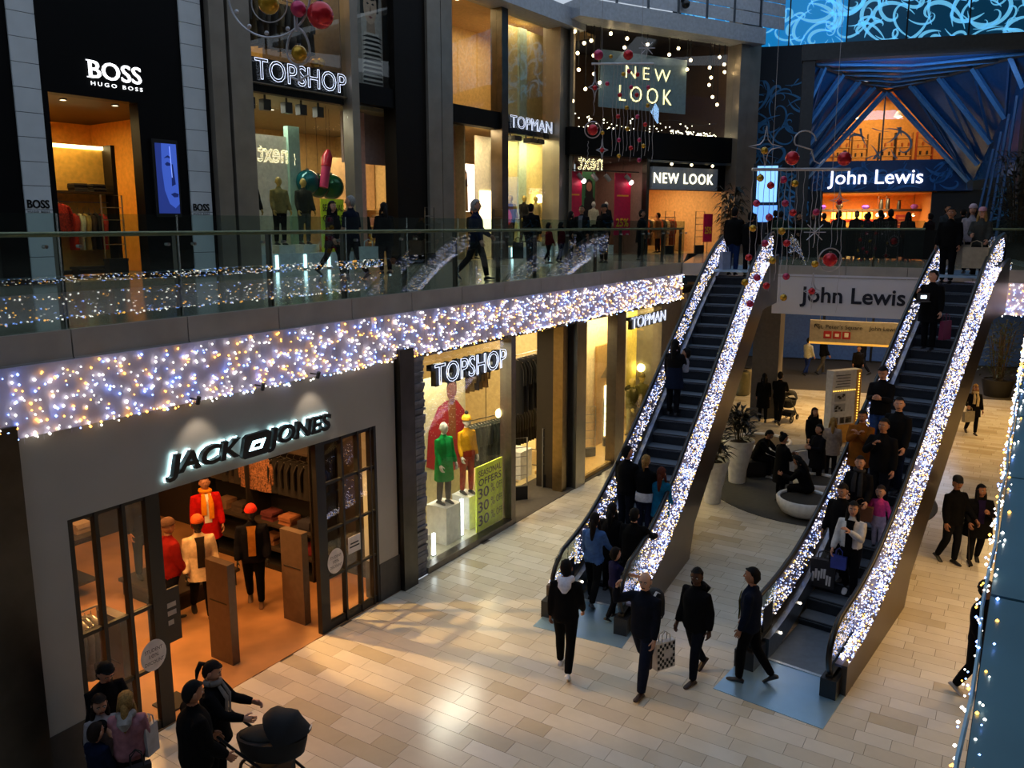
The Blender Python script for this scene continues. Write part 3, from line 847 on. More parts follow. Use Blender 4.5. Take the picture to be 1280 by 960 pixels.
# restaurant floor level with the gallery
sbox('wall_restaurant_back', SB, -.3, 6.2, 4.5, 4.6, F2, 8.4, M('#d98a35', .6))
sbox('wall_restaurant_side', SB, -.4, -.3, .2, 4.5, F2, 8.4, M('#1a120b', .6)); sbox('wall_restaurant_right', SB, 6.0, 8.5, .2, .35, F2, 8.4, M('#14171c', .6))
sbox('wall_restaurant_end', SB, 6.0, 6.1, .3, 4.6, F2, 8.4, M('#b06a28', .6))
sbox('ceiling_restaurant', SB, -.3, 6.2, .2, 4.5, 8.3, 8.36, M('#c07a30', .6))
sbox('trim_restaurant_bulkhead', SB, -.3, 6.0, 2.2, 2.5, 7.48, 7.6, M('#3a2412', .6))
sbox('counter_wall', SB, -.2, 5.9, 3.0, 3.4, F2, 6.75, M('#a86a2c', .6))
room_light(SB, 3., 1.6, 8.2, 330, (1, .72, .36), 3, 1); room_light(SB, 3., 3.4, 7.4, 190, (1, .72, .36), 3, .5)
t = thing('menu_sign', 'glowing yellow lettered sign over the restaurant counter', 'sign', SB.p(2.9, 2.1, 7.1))
MB().box(1.9, 3.9, 2.14, 2.18, 6.95, 7.12, fr=SB).build('red_strip', M('#b32a10', emit=1.2), t)
for k in range(8):
    a = 1.95 + k * .24
    MB().box(a, a + .17, 2.08, 2.14, 7.12, 7.44, fr=SB).build('letter', M('#ffdf4a', emit=4.), t)
t = thing('menu_board', 'dark red square board on the restaurant wall at right', 'board', SB.p(5.2, 2.1, 7.))
MB().box(4.85, 5.5, 2.1, 2.15, 6.72, 7.32, fr=SB).build('board', M('#7a1c10', .6), t)
for k in range(3): MB().box(4.98, 5.37, 2.085, 2.1, 7.14 - .15 * k, 7.17 - .15 * k, fr=SB).build('text_line', M('#c9843a', .6), t)
for i, s in enumerate((-.05, .35, 1.45, 4.0, 4.35, 5.6)):
    lamp('pendant_lamp', '%s pendant lamp from the left above the restaurant counter' % ('first', 'second', 'third', 'fourth', 'fifth', 'sixth')[i], tuple(SB.p(s, 1.9, 7.3)), .1, 1., 14, group='restaurant pendants')
for i, (s, c) in enumerate(((.9, '#1c140c'), (1.5, '#7a3ad0'), (2.3, '#3a2410'), (3.5, '#6a3ac0'), (4.2, '#14100c'), (4.5, '#14100c'), (5.0, '#1c140c'), (5.7, '#a05ad0'))):
    q = thing('display_item', ('dark bowl', 'violet bowl', 'brown pot', 'purple dish', 'black vase', 'tall black vase', 'black jug', 'lilac dish')[i] + ' on the ledge above the restaurant counter', 'ornament', SB.p(s, 2.35, 7.6))
    hh = (.25, .2, .3, .18, .45, .5, .4, .2)[i]
    c0 = tuple(SB.p(s, 2.35, 7.6))
    MB().lathe([(.1, 0), (.2 if hh < .32 else .09, hh * .6), (.12 if hh < .32 else .06, hh)], 10, c0).build('body', M(c, .4), q)
    MB().lathe([(.1, 0), (.12, .02)], 10, (c0[0], c0[1], c0[2] + hh)).build('rim', M(c, .3), q)
# lit screen beside the portal and a plain blue panel
t = thing('lit_screen', 'pale blue glowing information screen left of the portal', 'screen', J.p(-1.6, .6, 7))
MB().box(-1.75, -.95, .5, .58, 7.75, 9.2, fr=J).build('upper_screen', M('#7fb8ff', emit=1.6), t)
MB().box(-1.85, -.9, .5, .58, 6.95, 7.62, fr=J).build('lower_screen', M('#6aa6ff', emit=1.3), t)
MB().box(-1.9, -.88, .58, .66, F2, 9.3, fr=J).build('cabinet', M('#10161d', .5), t)

# ------------------------------------------------------------------ lower floor beyond the void
sbox('floor_carpet_far', JW, -6, 26, -6.2, 6, .001, .012, M('#3c372f', .9))
wb = sbox('wall_lower_back', JW, -8, 26, 2.0, 2.2, 0, 4.5, M('#1a2433', .5))
for i in range(8):
    a = -1 + i * 2.3
    MB().box(a + .05, a + 2.25, 1.9, 1.98, .1, 2.6, fr=JW).build('door_pane', M('#48689f', .2, .1), wb)
    MB().box(a + .0, a + .06, 1.86, 1.98, .0, 4.5, fr=JW).build('mullion', M('#222a33', .4, .6), wb)
    MB().box(a + .05, a + 2.25, 1.9, 1.98, 2.75, 4.4, fr=JW).build('upper_pane', M(('#7a5526', '#2b2a2a', '#8a6630', '#1d2b26')[i % 4], .4), wb)
    MB().box(a + .0, a + 2.3, 1.86, 1.98, 2.6, 2.75, fr=JW).build('transom', M('#8c7a55', .4, .5), wb)
t = thing('hoarding_panel', 'grey drawn hoarding panel leaning behind the tall bamboo plant', 'panel', JW.p(1.2, .5, 0))
MB().box(.3, 2.0, .5, .56, .9, 2.9, fr=JW).build('board', M('#7c766c', .6), t)
m = MB(); scrolls(m, JW, .4, 1.9, 1.0, 2.8, .49, 14, 21, 0, .22); o = m.build('drawing', M('#3a3630', .6), t); o['kind'] = 'stuff'
MB().box(.3, 2.0, .52, .58, .25, .85, fr=JW).build('blue_base', M('#2a4a7a', .3), t)
t = thing('hanging_sign', 'hanging wayfinding sign with arrow and red symbols to a square and the car park', 'sign', E.p(2.6, 6, 3.2))
HS = Frame(*xy(E, -.75, 6.), 112)
def hs(x, y):      # on the sign plane from the photo's proportions
    return x, y
MB().box(1.25, 5.4, 0, .1, 2.43, 3.28, fr=HS).build('board', M('#9c978e', .5), t)
MB().box(1.25, 5.4, -.01, .1, 2.38, 2.46, fr=HS).build('edge_strip', M('#d9a545', emit=.8), t)
text('lettering', 'St. Peter’s Square', .22, HS, 2.3, -.015, 3.04, M('#15151a', .5), t, ext=.004)
text('lettering', 'John Lewis car park', .22, HS, 4.2, -.015, 3.04, M('#15151a', .5), t, ext=.004)
MB().tube([HS.p(1.42, -.015, 3.13), HS.p(1.6, -.015, 2.95)], .018, 4).tube([HS.p(1.42, -.015, 3.13), HS.p(1.42, -.015, 3.0)], .018, 4).tube([HS.p(1.42, -.015, 3.13), HS.p(1.55, -.015, 3.13)], .018, 4).build('arrow', M('#15151a', .5), t)
for k in range(3):
    q = MB().box(1.75 + .33 * k, 2.03 + .33 * k, -.015, 0, 2.60, 2.88, fr=HS).build('symbol', M('#a01f24', .5), t)
    MB().box(1.82 + .33 * k, 1.96 + .33 * k, -.03, -.015, 2.68, 2.76 + .04 * k, fr=HS).build('pictogram', M('#e8e4e0', .5), q)
MB().box(5.05, 5.3, -.015, 0, 2.58, 2.88, fr=HS).build('symbol', M('#a01f24', .5), t)
for s in (1.6, 3.2, 5.0): MB().tube([HS.p(s, .05, 3.28), HS.p(s, .05, 4.5)], .012, 5).build('hanger', STEEL, t)
for i, (s, n) in enumerate(((-.3, 9), (1.2, 11.5), (2.5, 8.5), (4, 11), (5.5, 9), (7.5, 7), (9.5, 10), (3.2, 5.5))):
    q = struct(MB().lathe([(.13, -.02), (.13, 0), (.1, 0)], 12, tuple(E.p(s, n, 4.5))).build('trim_downlight', M('#ffd7a0', emit=9.)))
room_light(E, 4, 12.5, 4.4, 160, (.75, .8, 1), 4, 1)
spot_light('downlight_spot', E.p(1.2, 4.4, 4.4), E.p(1.0, 4.2, 0), 900, (1, .6, .22), 70, .8)
spot_light('downlight_spot', E.p(7.4, 1.6, 4.4), E.p(7.0, 1.4, 0), 420, (1, .6, .22), 90, .8)
spot_light('downlight_spot', R.p(14, -1.6, 4.4), R.p(13.6, -.4, 0), 420, (1, .62, .25), 90, .8)
# tall leaf plants
def leaf_plant(name, label, p, potm, pot, h, r, nl, lm, ll=.35, seed=0, droop=.3):
    rr = random.Random(seed); t = thing(name, label, 'plant', p)
    MB().lathe([(pot[0] * .9, 0), (pot[0], pot[2] * .3), (pot[1], pot[2]), (pot[1] * .88, pot[2]), (pot[1] * .86, pot[2] - .06)], 22, p).build('pot', potm, t, smooth=50)
    MB().lathe([(pot[1] * .86, pot[2] - .08), (pot[1] * .4, pot[2] - .05)], 14, p).build('soil', M('#17120d', .9), t)
    st = MB(); lv = MB()
    for i in range(max(4, nl // 14)):
        a = rr.uniform(0, 2 * PI); q = rr.uniform(.0, r * .45)
        st.tube([(p[0] + .3 * q * math.cos(a), p[1] + .3 * q * math.sin(a), p[2] + pot[2] - .1), (p[0] + q * math.cos(a), p[1] + q * math.sin(a), p[2] + pot[2] + h * rr.uniform(.6, .95))], .014, 5)
    for i in range(nl):
        a = rr.uniform(0, 2 * PI); z = pot[2] + h * (rr.random() ** .8); q = r * rr.uniform(.05, .55)
        b = Vector((p[0] + q * math.cos(a), p[1] + q * math.sin(a), p[2] + z)); a2 = a + rr.uniform(-.9, .9)
        el = rr.uniform(-.2, 1.0); l_ = ll * rr.uniform(.6, 1.2)
        d1 = Vector((math.cos(a2) * math.cos(el), math.sin(a2) * math.cos(el), math.sin(el)))
        d2 = (d1 + Vector((0, 0, -droop * 2))).normalized(); sd = Vector((-math.sin(a2), math.cos(a2), 0)) * l_ * .11
        m1 = b + d1 * l_ * .55; e_ = m1 + d2 * l_ * .45
        lv.add([b, m1 - sd, e_, m1 + sd, m1 + Vector((0, 0, -.012))], [(0, 1, 4), (1, 2, 4), (2, 3, 4), (3, 0, 4)])
    st.build('stem', M('#3a2f1c', .8), t)
    o = lv.build('leaves', lm, t); o['kind'] = 'stuff'
    return t
LEAFD = M('#12180f', .5, noise=.3); LEAFM = M('#2c3516', .5, noise=.4); LEAFO = M('#4a4418', .6, noise=.4)
leaf_plant('potted_plant', 'spiky dark plant in the taller white tapered pot behind the left escalator', (6.05, 20.9, 0), WHITE, (.24, .42, 1.18), .75, .5, 170, LEAFD, .45, 1)
leaf_plant('potted_plant', 'dark plant in a white tapered pot half hidden by the left escalator', (5.0, 19.3, 0), WHITE, (.22, .38, 1.1), .6, .35, 90, LEAFD, .45, 2)
leaf_plant('bamboo_plant', 'tall bamboo in a square dark pot by the far entrance', (11.4, 35.6, 0), M('#17140f', .6), (.5, .55, .8), 3.0, .9, 520, LEAFO, .3, 3)
leaf_plant('bamboo_plant', 'tall green plant in a dark pot beyond the right escalator', (19.6, 32.0, 0), M('#17140f', .6), (.5, .6, .7), 2.3, 1.2, 420, LEAFM, .35, 4)
leaf_plant('gallery_plant', 'dark strap-leaved plant beside the left escalator top', tuple(B.p(7.9, -1.2, F2)), M('#17140f', .6), (.25, .3, .5), 2.2, .65, 170, LEAFD, .7, 5, .6)
leaf_plant('gallery_tree', 'large dark bushy plant in front of the portal at right', tuple(J.p(7.2, -2.2, F2)), M('#17140f', .6), (.45, .55, .6), 3.1, 1.6, 700, LEAFD, .42, 6)
leaf_plant('gallery_tree', 'second large dark bushy plant at the right edge of the upper gallery', tuple(J.p(9.6, -2.6, F2)), M('#17140f', .6), (.45, .55, .6), 2.3, 1.5, 500, LEAFD, .42, 7)
# grey carpet disc and moulded seats
cx, cy = 8.6, 19.6
mat_o = struct(MB().lathe([(2.75, 0.001), (2.75, .014)], 64, (7.95, 20.1, 0), sx=1., sy=1.).build('floor_carpet_disc', M('#3b3a37', .95)))
SEATW = M('#dcdad6', .35); SEATD = M('#191816', .8)
for i, (x, y, r, lab) in enumerate(((6.95, 18.35, .66, 'round white bowl seat with dark cushion nearest the right escalator'), (7.75, 19.7, .6, 'round white bowl seat half hidden behind the nearest bowl seat'), (7.55, 23.6, .85, 'wide low white bowl seat with brown cushion, farthest back'))):
    t = thing('bowl_seat', lab, 'seat', (x, y, 0), 0, 'moulded seats on the grey carpet')
    MB().lathe([(r * .5, 0), (r * .8, .1), (r * .97, .28), (r, .42), (r * .95, .46), (r * .87, .44), (r * .86, .38)], 32, (x, y, 0.014)).build('shell', SEATW, t, smooth=60)
    MB().lathe([(r * .86, .36), (r * .86, .4), (r * .6, .42)], 32, (x, y, 0.014)).build('cushion', SEATD if i < 2 else M('#5a4a36', .8), t, smooth=60)
t = thing('curved_bench', 'curved white moulded bench behind the standing shoppers', 'bench', (8.4, 22.6, 0), 0, 'moulded seats on the grey carpet')
for (r0, r1, z0, z1, nm, mt) in ((.55, 1.15, .014, .5, 'shell', SEATW), (.62, 1.08, .5, .53, 'cushion', M('#8a8780', .8))):
    m = MB(); k = 18
    for i in range(k):
        a0, a1 = PI * .9 * i / k + .2, PI * .9 * (i + 1) / k + .2
        q = lambda r, a, z: (8.6 + r * math.cos(a) * 1.3, 21.7 + r * math.sin(a), z)
        m.hexa([q(r0, a0, z0), q(r1, a0, z0), q(r1, a1, z0), q(r0, a1, z0), q(r0, a0, z1), q(r1, a0, z1), q(r1, a1, z1), q(r0, a1, z1)])
    m.build(nm, mt, t)
t = thing('low_bench', 'low black bench beside the tall white plant pot', 'bench', (6.75, 21.5, 0))
MB().box(6.35, 7.15, 21.2, 21.8, .12, .45).build('seat', M('#0d0d0e', .6), t); MB().box(6.42, 7.08, 21.27, 21.73, .014, .12).build('base', BLACK, t)
# information totem with lamps round its edge
TF = Frame(9.95, 24.6, 68)
t = thing('information_totem', 'white information board edged with small amber lamps beside the right escalator', 'board', TF.p(.5, 0, 0))
MB().box(0, 1.15, 0, .28, .0, 2.35, fr=TF).build('body', M('#b9bcc0', .5), t)
MB().box(.95, 1.15, -.012, 0, .0, 2.35, fr=TF).build('edge_panel', M('#b08a4a', .5), t)
MB().box(.0, 1.15, -.014, 0, .02, .62, fr=TF).build('base_panel', M('#c08a30', .6), t)
for k in range(26): MB().sphere(TF.p(1.05, -.02, .1 + .085 * k), .02, 6, 4).build('edge_lamp', M('#ffc24a', emit=3.), t)
for k in range(11): MB().sphere(TF.p(.05 + .085 * k, -.02, 1.72), .018, 6, 4).build('edge_lamp', M('#ffc24a', emit=3.), t)
for k, (a, b, z0, z1) in enumerate(((.12, .55, 1.38, 1.62), (.12, .55, 1.05, 1.3), (.08, .3, .66, .86), (.38, .56, .66, .86), (.6, .85, .66, .86))):
    q = MB().box(a, b, -.012, 0, z0, z1, fr=TF).build('picture', M('#8f9298' if k < 2 else '#5a5048', .6), t)
    m = MB(); rr = random.Random(k)
    for _ in range(6):
        u, v = rr.uniform(a, b - .1), rr.uniform(z0, z1 - .08); m.box(u, u + rr.uniform(.05, .1), -.016, -.012, v, v + rr.uniform(.04, .08), fr=TF)
    m.build('print', M('#17171a', .6), q)
for k in range(5): MB().box(.12 + .06 * (k % 2), .7, -.012, 0, 1.83 + .09 * k, 1.855 + .09 * k, fr=TF).build('text_line', M('#55585e', .6), t)
# waste bins by the far pillar
for x, y, c, lab in ((9.35, 32.3, '#6a6548', 'olive cylindrical waste bin by the left escalator underside'), (9.75, 33.0, '#9a8f7a', 'steel waste bin behind the olive one')):
    t = thing('waste_bin', lab, 'bin', (x, y, 0))
    MB().lathe([(.3, 0), (.34, .05), (.34, .85), (.3, .95), (.12, .97)], 18, (x, y, .0)).build('body', M(c, .4, .4), t, smooth=40)
    MB().lathe([(.13, .97), (.2, .99), (.2, 1.01)], 14, (x, y, 0)).build('lid', BLACK, t)
sbox('pillar_lower_far', E, -1.0, -.1, 3.2, 4.1, 0, 4.5, M('#5f5a55', .5)); sbox('wall_lower_left', E, -6, -2.6, .1, .5, 0, 4.6, M('#6f675c', .6))

for i, (s, n, wd) in enumerate(((1.0, 4.6, 1.5), (2.7, 4.8, 1.4), (4.2, 4.5, 1.3), (-.5, 5.0, 1.3), (1.8, 6.6, 1.6), (3.6, 6.8, 1.6), (.2, 6.9, 1.4))):
    q = thing('cafe_screen', 'low dark screen of the restaurant seating, %s %s' % (('first', 'second', 'third', 'leftmost', 'second', 'third', 'first')[i], 'in the front row' if i < 4 else 'in the back row'), 'screen', E.p(s, n, F2))
    MB().box(s - wd / 2, s + wd / 2, n, n + .05, F2 + .08, F2 + 1.05, fr=E).build('panel', M('#0d0c0b', .6, spec=.2), q)
    for a in (s - wd / 2, s + wd / 2 - .05):
        MB().box(a, a + .05, n - .12, n + .17, F2, F2 + .04, fr=E).build('foot', BLACK, q); MB().box(a, a + .05, n, n + .05, F2 + .04, F2 + 1.1, fr=E).build('post', BLACK, q)
# ------------------------------------------------------------------ lettering that fills a given rectangle of a frame
def fit(name, s, fr, s0, s1, z0, z1, n, m, parent=None, flip=False, **kw):
    me = text_mesh(s, 1., **kw); me.materials.clear(); me.materials.append(m)
    co = np.empty(len(me.vertices) * 3); me.vertices.foreach_get('co', co); co = co.reshape(-1, 3)
    lo, hi = co.min(0), co.max(0)
    co[:, 0] = (co[:, 0] - (lo[0] + hi[0]) / 2) * (s1 - s0) / (hi[0] - lo[0]); co[:, 1] = (co[:, 1] - (lo[1] + hi[1]) / 2) * (z1 - z0) / (hi[1] - lo[1])
    me.vertices.foreach_set('co', co.ravel()); me.update()
    o = bpy.data.objects.new(name, me); COL.objects.link(o)
    mw = fr.mat((s0 + s1) / 2, n, (z0 + z1) / 2) @ Matrix.Rotation(PI / 2, 4, 'X')
    if parent is not None:
        o.parent = parent
        pm = parent.matrix_basis if parent.parent is None else parent.parent.matrix_basis @ parent.matrix_basis
        o.matrix_basis = pm.inverted() @ mw
    else: o.matrix_basis = mw
    return o


NEON = M('#dfe8ff', emit=1.5)
INKB = M('#07080a', .4)
# jackets shop: black italic letters with a cold halo
t = thing('shop_sign', 'black slanted halo-lit letters JACK JONES with boxed emblem on the grey wall', 'sign', L.p(-3.35, -.1, 3.46))
HALO = M('#bfeaf5', emit=6.)
for s_, a, b in (('JACK', -4.86, -3.66), ('JONES', -3.17, -1.85)):
    fit('lettering', s_, L, a, b, 3.45, 3.8, -.085, INKB, t, shear=.18, bold=.035, ext=.04)
    fit('halo', s_, L, a - .012, b + .012, 3.437, 3.813, -.03, HALO, t, shear=.18, bold=.05)
m = MB(); m.prism([(-3.62, 3.46), (-3.22, 3.46), (-3.16, 3.5), (-3.1, 3.76), (-3.14, 3.8), (-3.54, 3.8), (-3.6, 3.76), (-3.66, 3.5)], -.13, -.06, lambda u, v, q: L.p(u, q, v))
em = m.build('emblem', INKB, t)
MB().box(-3.53, -3.25, -.05, -.02, 3.5, 3.76, fr=L).build('emblem_halo', HALO, em)
MB().prism([(-3.54, 3.56), (-3.3, 3.56), (-3.22, 3.7), (-3.46, 3.7)], -.135, -.131, lambda u, v, q: L.p(u, q, v)).build('emblem_window', HALO, em)
MB().prism([(-3.46, 3.595), (-3.34, 3.595), (-3.31, 3.65), (-3.42, 3.65)], -.14, -.136, lambda u, v, q: L.p(u, q, v)).build('emblem_core', INKB, em)
for s in (-4.4, -3.3, -2.2):
    q = thing('sign_spotlight', 'small spotlight under the balcony above the %s of the slanted shop letters' % {-4.4: 'start', -3.3: 'emblem', -2.2: 'end'}[s], 'lamp', L.p(s, -.35, 4.5), 0)
    MB().tube([L.p(s, -.04, 4.5), L.p(s, -.22, 4.5)], .012, 6).build('arm', BLACK, q); MB().tube([L.p(s, -.24, 4.54), L.p(s, -.2, 4.44)], .03, 8).build('head', BLACK, q)
for s in (-4.3, -2.2): spot_light('sign_spot', L.p(s, -.42, 4.42), L.p(s, .1, 3.5), 16, (1, .82, .66), 70, .7)


def neon_sign(label, s_, fr, s0, s1, z0, z1, n, body=True, board=None, name='shop_sign'):
    t = thing(name, label, 'sign', fr.p((s0 + s1) / 2, n, z0))
    k = len(s_); 
    if body: fit('letter_body', s_, fr, s0 - .07, s1 - .07, z0 - .03, z1 - .01, n + .05, INKB, t, ext=.06, bold=.06)
    fit('neon_outline', s_, fr, s0, s1, z0, z1, n - .04, NEON, t, outline=.0095, bold=.03)
    if board: MB().box(*board, fr=fr).build('board', BK, t)
    return t
neon_sign('neon outlined black letters TOPSHOP in the lower shop window', 'TOPSHOP', L, .96, 3.52, 3.76, 4.18, -.05)
neon_sign('neon outlined black letters TOPMAN in the lower yellow window', 'TOPMAN', L, 10.24, 12.86, 3.86, 4.2, -.05)
neon_sign('large neon outlined letters TOPSHOP across the upper window', 'TOPSHOP', U, 5.37, 8.44, 10.47, 11.0, .1, False)
neon_sign('neon outlined letters TOPMAN over the upper window', 'TOPMAN', U, 16.33, 19.06, 10.31, 10.75, .1, False)
LIT = M('#fbfdff', emit=1.6)
t = thing('shop_sign', 'white lit serif letters BOSS over smaller HUGO BOSS on the black fascia', 'sign', U.p(1.7, 0, 9.8))
for dx in (0, .016): fit('lettering', 'BOSS', U, 1.11 + dx, 2.27 + dx, 9.9, 10.26, .02, LIT, t, ext=.01, bold=.004)
fit('small_lettering', 'HUGO BOSS', U, 1.14, 2.29, 9.75, 9.83, .02, LIT, t, ext=.006, space=1.5)
for z in (9.9, 10.24): MB().box(1.07, 1.16, .01, .03, z, z + .02, fr=U).build('serif', LIT, t)
for s0, nm in ((-.39, 'left'), (3.34, 'right')):
    t = thing('pillar_sign', 'small black letters BOSS on the %s pale block pillar' % nm, 'sign', U.p(s0 + .2, -.01, 7.1))
    for dx in (0, .008): fit('lettering', 'BOSS', U, s0 + dx, s0 + .43 + dx, 7.15, 7.32, -.008, INKB, t, ext=.004, bold=.015)
    fit('small_lettering', 'HUGO BOSS', U, s0, s0 + .43, 7.06, 7.1, -.008, INKB, t, ext=.003, space=1.4)
# blue face screen
t = thing('portrait_screen', 'tall screen with a blue close-up of half a face on the black wall', 'screen', U.p(2.75, 0, 7.2))
MB().box(2.38, 3.02, -.03, .04, 7.0, 8.75, fr=U).build('frame', BLACK, t)
SK = M('#3d5cc0', emit=.75); SKD = M('#1a2c74', emit=.4); SKL = M('#8aa6ff', emit=.9)
MB().box(2.45, 2.97, -.04, -.03, 7.08, 8.66, fr=U).build('picture', M('#2b3f92', emit=.5), t)
def poly(nm, pts, n, mt, par, fr=U, s0=0, z0=0, sc=1.):
    v = [fr.p(s0 + u * sc, n, z0 + q * sc) for u, q in pts]
    return MB().add(v, [tuple(range(len(v)))]).build(nm, mt, par)
poly('face', [(2.6, 8.66), (2.97, 8.66), (2.97, 7.3), (2.86, 7.2), (2.72, 7.3), (2.62, 7.6), (2.58, 8.1)], -.045, SK, t)
poly('nose_shade', [(2.82, 8.2), (2.86, 8.2), (2.9, 7.75), (2.8, 7.7)], -.05, SKD, t)
poly('eye', [(2.66, 8.2), (2.72, 8.25), (2.8, 8.22), (2.8, 8.17), (2.7, 8.16)], -.05, SKD, t)
poly('brow', [(2.64, 8.33), (2.74, 8.4), (2.82, 8.36), (2.82, 8.32), (2.74, 8.35)], -.05, SKD, t)
poly('lips', [(2.76, 7.52), (2.86, 7.56), (2.96, 7.53), (2.94, 7.46), (2.84, 7.45)], -.05, SKD, t)
poly('glare', [(2.79, 8.6), (2.81, 8.6), (2.83, 7.9), (2.81, 7.9)], -.053, SKL, t)
# new look signs
t = thing('window_sign', 'large grey-blue hanging panel with cut-out lit letters NEW LOOK', 'sign', B.p(4.2, .5, 11.6))
MB().box(1.95, 6.5, .42, .48, 11.5, 13.7, fr=B).build('panel', M('#7f97a3', .5), t)
CUT = M('#ffeeb0', emit=2.)
fit('lettering', 'NEW', B, 3.25, 5.6, 12.72, 13.2, .40, CUT, t, bold=-.012, ext=.006, space=1.5)
fit('lettering', 'LOOK', B, 2.95, 5.7, 11.8, 12.42, .40, CUT, t, bold=-.012, ext=.006, space=1.4)
fit('letter_shadow', 'NEW', B, 3.30, 5.65, 12.7, 13.18, .412, M('#2a2f33', .5), t, bold=-.01, ext=.002, space=1.5)
fit('letter_shadow', 'LOOK', B, 3.0, 5.75, 11.78, 12.4, .412, M('#2a2f33', .5), t, bold=-.01, ext=.002, space=1.4)
t = thing('shop_sign', 'grey band with lit white stencil letters NEW LOOK over the shop entrance', 'sign', B.p(6.2, 0, 8.3))
MB().box(4.36, 8.0, -.12, .1, 8.3, 9.22, fr=B).build('band', M('#8e9296', .5), t)
fit('lettering', 'NEW LOOK', B, 4.42, 7.72, 8.55, 8.98, -.14, M('#fff6d4', emit=2.6), t, bold=.0, ext=.01, space=1.15)
for i, s in enumerate((5.3, 6.4, 7.6)):
    q = thing('band_lamp', '%s small lamp above the grey shop band' % ('first', 'middle', 'last')[i], 'lamp', B.p(s, -.2, 9.35))
    MB().tube([B.p(s, .0, 9.4), B.p(s, -.2, 9.38)], .015, 5).build('arm', BLACK, q); MB().sphere(B.p(s, -.2, 9.34), .06, 8, 6).build('bulb', M('#ffe4b0', emit=6.), q)
# a second shop's lit name, across the void: seen only as a reflection in the panes opposite
for pos, az_, i in (((18.89, 22.65, 10.68), 36, 0), ((23.7, 23.64, 10.92), 60, 1)):
    fx = Frame(pos[0], pos[1], az_ + 180)
    t = thing('opposite_sign', 'slim lit lowercase letters across the void, reflected in the %s windows' % ('block-pillared' if i == 0 else 'grey band'), 'sign', pos)
    fit('lettering', 'next', fx, -1., 1., pos[2] - .45, pos[2] + .45, -.03, M('#ffeeb4', emit=26.), t, outline=.014)
    MB().box(-1.5, 1.5, .02, .08, pos[2] - .7, pos[2] + .7, fr=fx).build('board', BLACK, t)
    MB().box(-.05, .05, .08, .14, pos[2] - .7, 19.3, fr=fx).build('hanger', BLACK, t)

# ------------------------------------------------------------------ lamps on the shop ceilings
rr = random.Random(8); BLB = M('#ffd9a0', emit=16.)
sp = [(.7, 14.1), (1.1, 13.7), (1.5, 13.85), (.8, 13.3), (1.6, 13.3), (2.4, 14.2), (3.2, 14.1), (3.1, 13.75), (4.3, 14.0), (5.4, 13.7), (5.9, 14.0), (6.6, 13.6), (6.4, 13.2), (7.7, 13.4), (8.3, 13.9), (8.5, 13.6), (8.6, 13.3), (7.8, 13.0), (7.75, 12.7), (7.9, 12.2), (.9, 12.7), (1.6, 12.6), (1.9, 12.3), (1.2, 12.0), (.6, 11.5), (8.2, 11.9)]
for i, (s, z) in enumerate(sorted(sp)):
    p = tuple(B.p(s, .28 + .1 * rr.random(), z + .1))
    t = thing('ceiling_spot', 'warm glowing spot bulb of the dark upper window, %s from the left' % ORD[i], 'lamp', p, 0, 'spot bulbs of the upper window')
    MB().sphere(p, .066, 8, 6).build('bulb', BLB, t); MB().tube([(p[0], p[1], p[2] + .05), (p[0], p[1], 14.9)], .02, 5).build('stem', BLACK, t)
m = MB()
for i in range(70):
    m.bulb(B.p(rr.uniform(.6, 8.8), rr.uniform(1, 4), 11.3 - rr.random() ** 2 * .6), rr.uniform(.015, .04))
for i in range(60): m.bulb(B.p(rr.uniform(6.2, 8.8), .9, 10.68 + .18 * rr.random()), .03)
t = thing('string_lights', 'scatter of tiny string lights low in the dark upper window', 'fairy lights', B.p(4, 1, 10.6))
o = m.build('bulb', M('#fff0cc', emit=7.), t); o['kind'] = 'stuff'
MB().tube([B.p(.5 + .42 * i, 1.0, 11.25 + .06 * math.sin(i)) for i in range(21)], .01, 4).build('cable', BLACK, t)
def downlights(fr, pts, z, lab, r=.07, em=10., col='#ffe3b0'):
    for i, (s, n) in enumerate(pts):
        t = thing('downlight', lab.replace('round ceiling downlights', '%s round ceiling downlight' % ORD[i]), 'lamp', fr.p(s, n, z), 0, lab)
        MB().lathe([(r * 1.3, 0), (r * 1.3, .03)], 10, tuple(fr.p(s, n, z - .03)), cap=False).build('rim', STEEL, t)
        MB().lathe([(r, 0), (r, .01)], 10, tuple(fr.p(s, n, z - .02))).build('lens', M(col, emit=em), t)
downlights(U, [(6 + .6 * i, 1.2 + 1.4 * (i % 2)) for i in range(5)] + [(6.5, 4), (7.8, 4.4)], 10.2, 'round ceiling downlights inside the upper neon-lettered window')
downlights(U, [(13.6, 1.8), (14.6, 2.2), (15.0, 1.4)], 14.6, 'round ceiling downlights high in the cream upper room')
downlights(U, [(11.0, 3), (12.4, 3.6)], 10.2, 'round ceiling downlights inside the upper shop entrance')
downlights(U, [(.9, .8), (2.0, .7)], 9.5, 'round ceiling downlights inside the tailor shop entrance', .06)
TRACK = M('#131315', .4)
for i, s in enumerate((5.5, 6.0, 6.7, 7.2, 7.8)):
    t = thing('track_spotlight', 'black box spotlight on the rail under the upper neon sign, %s from the left' % ORD[i], 'lamp', U.p(s, .5, 10.0), 0, 'box spotlights under the upper neon sign')
    MB().box(s - .12, s + .12, .45, .65, 9.8, 10.08, fr=U).build('housing', TRACK, t); MB().box(s - .02, s + .02, .53, .57, 10.08, 10.2, fr=U).build('bracket', TRACK, t)
for i, s in enumerate((16.6, 17.6, 18.1)):
    t = thing('track_spotlight', 'black box spotlight on the rail under the small upper neon sign, %s from the left' % ORD[i], 'lamp', U.p(s, .2, 10.0), 0, 'box spotlights under the small upper neon sign')
    MB().box(s - .2, s + .2, -.1, .25, 9.85, 10.02, fr=U).build('housing', TRACK, t); MB().box(s - .02, s + .02, .25, .3, 9.9, 10.2, fr=U).build('bracket', TRACK, t)

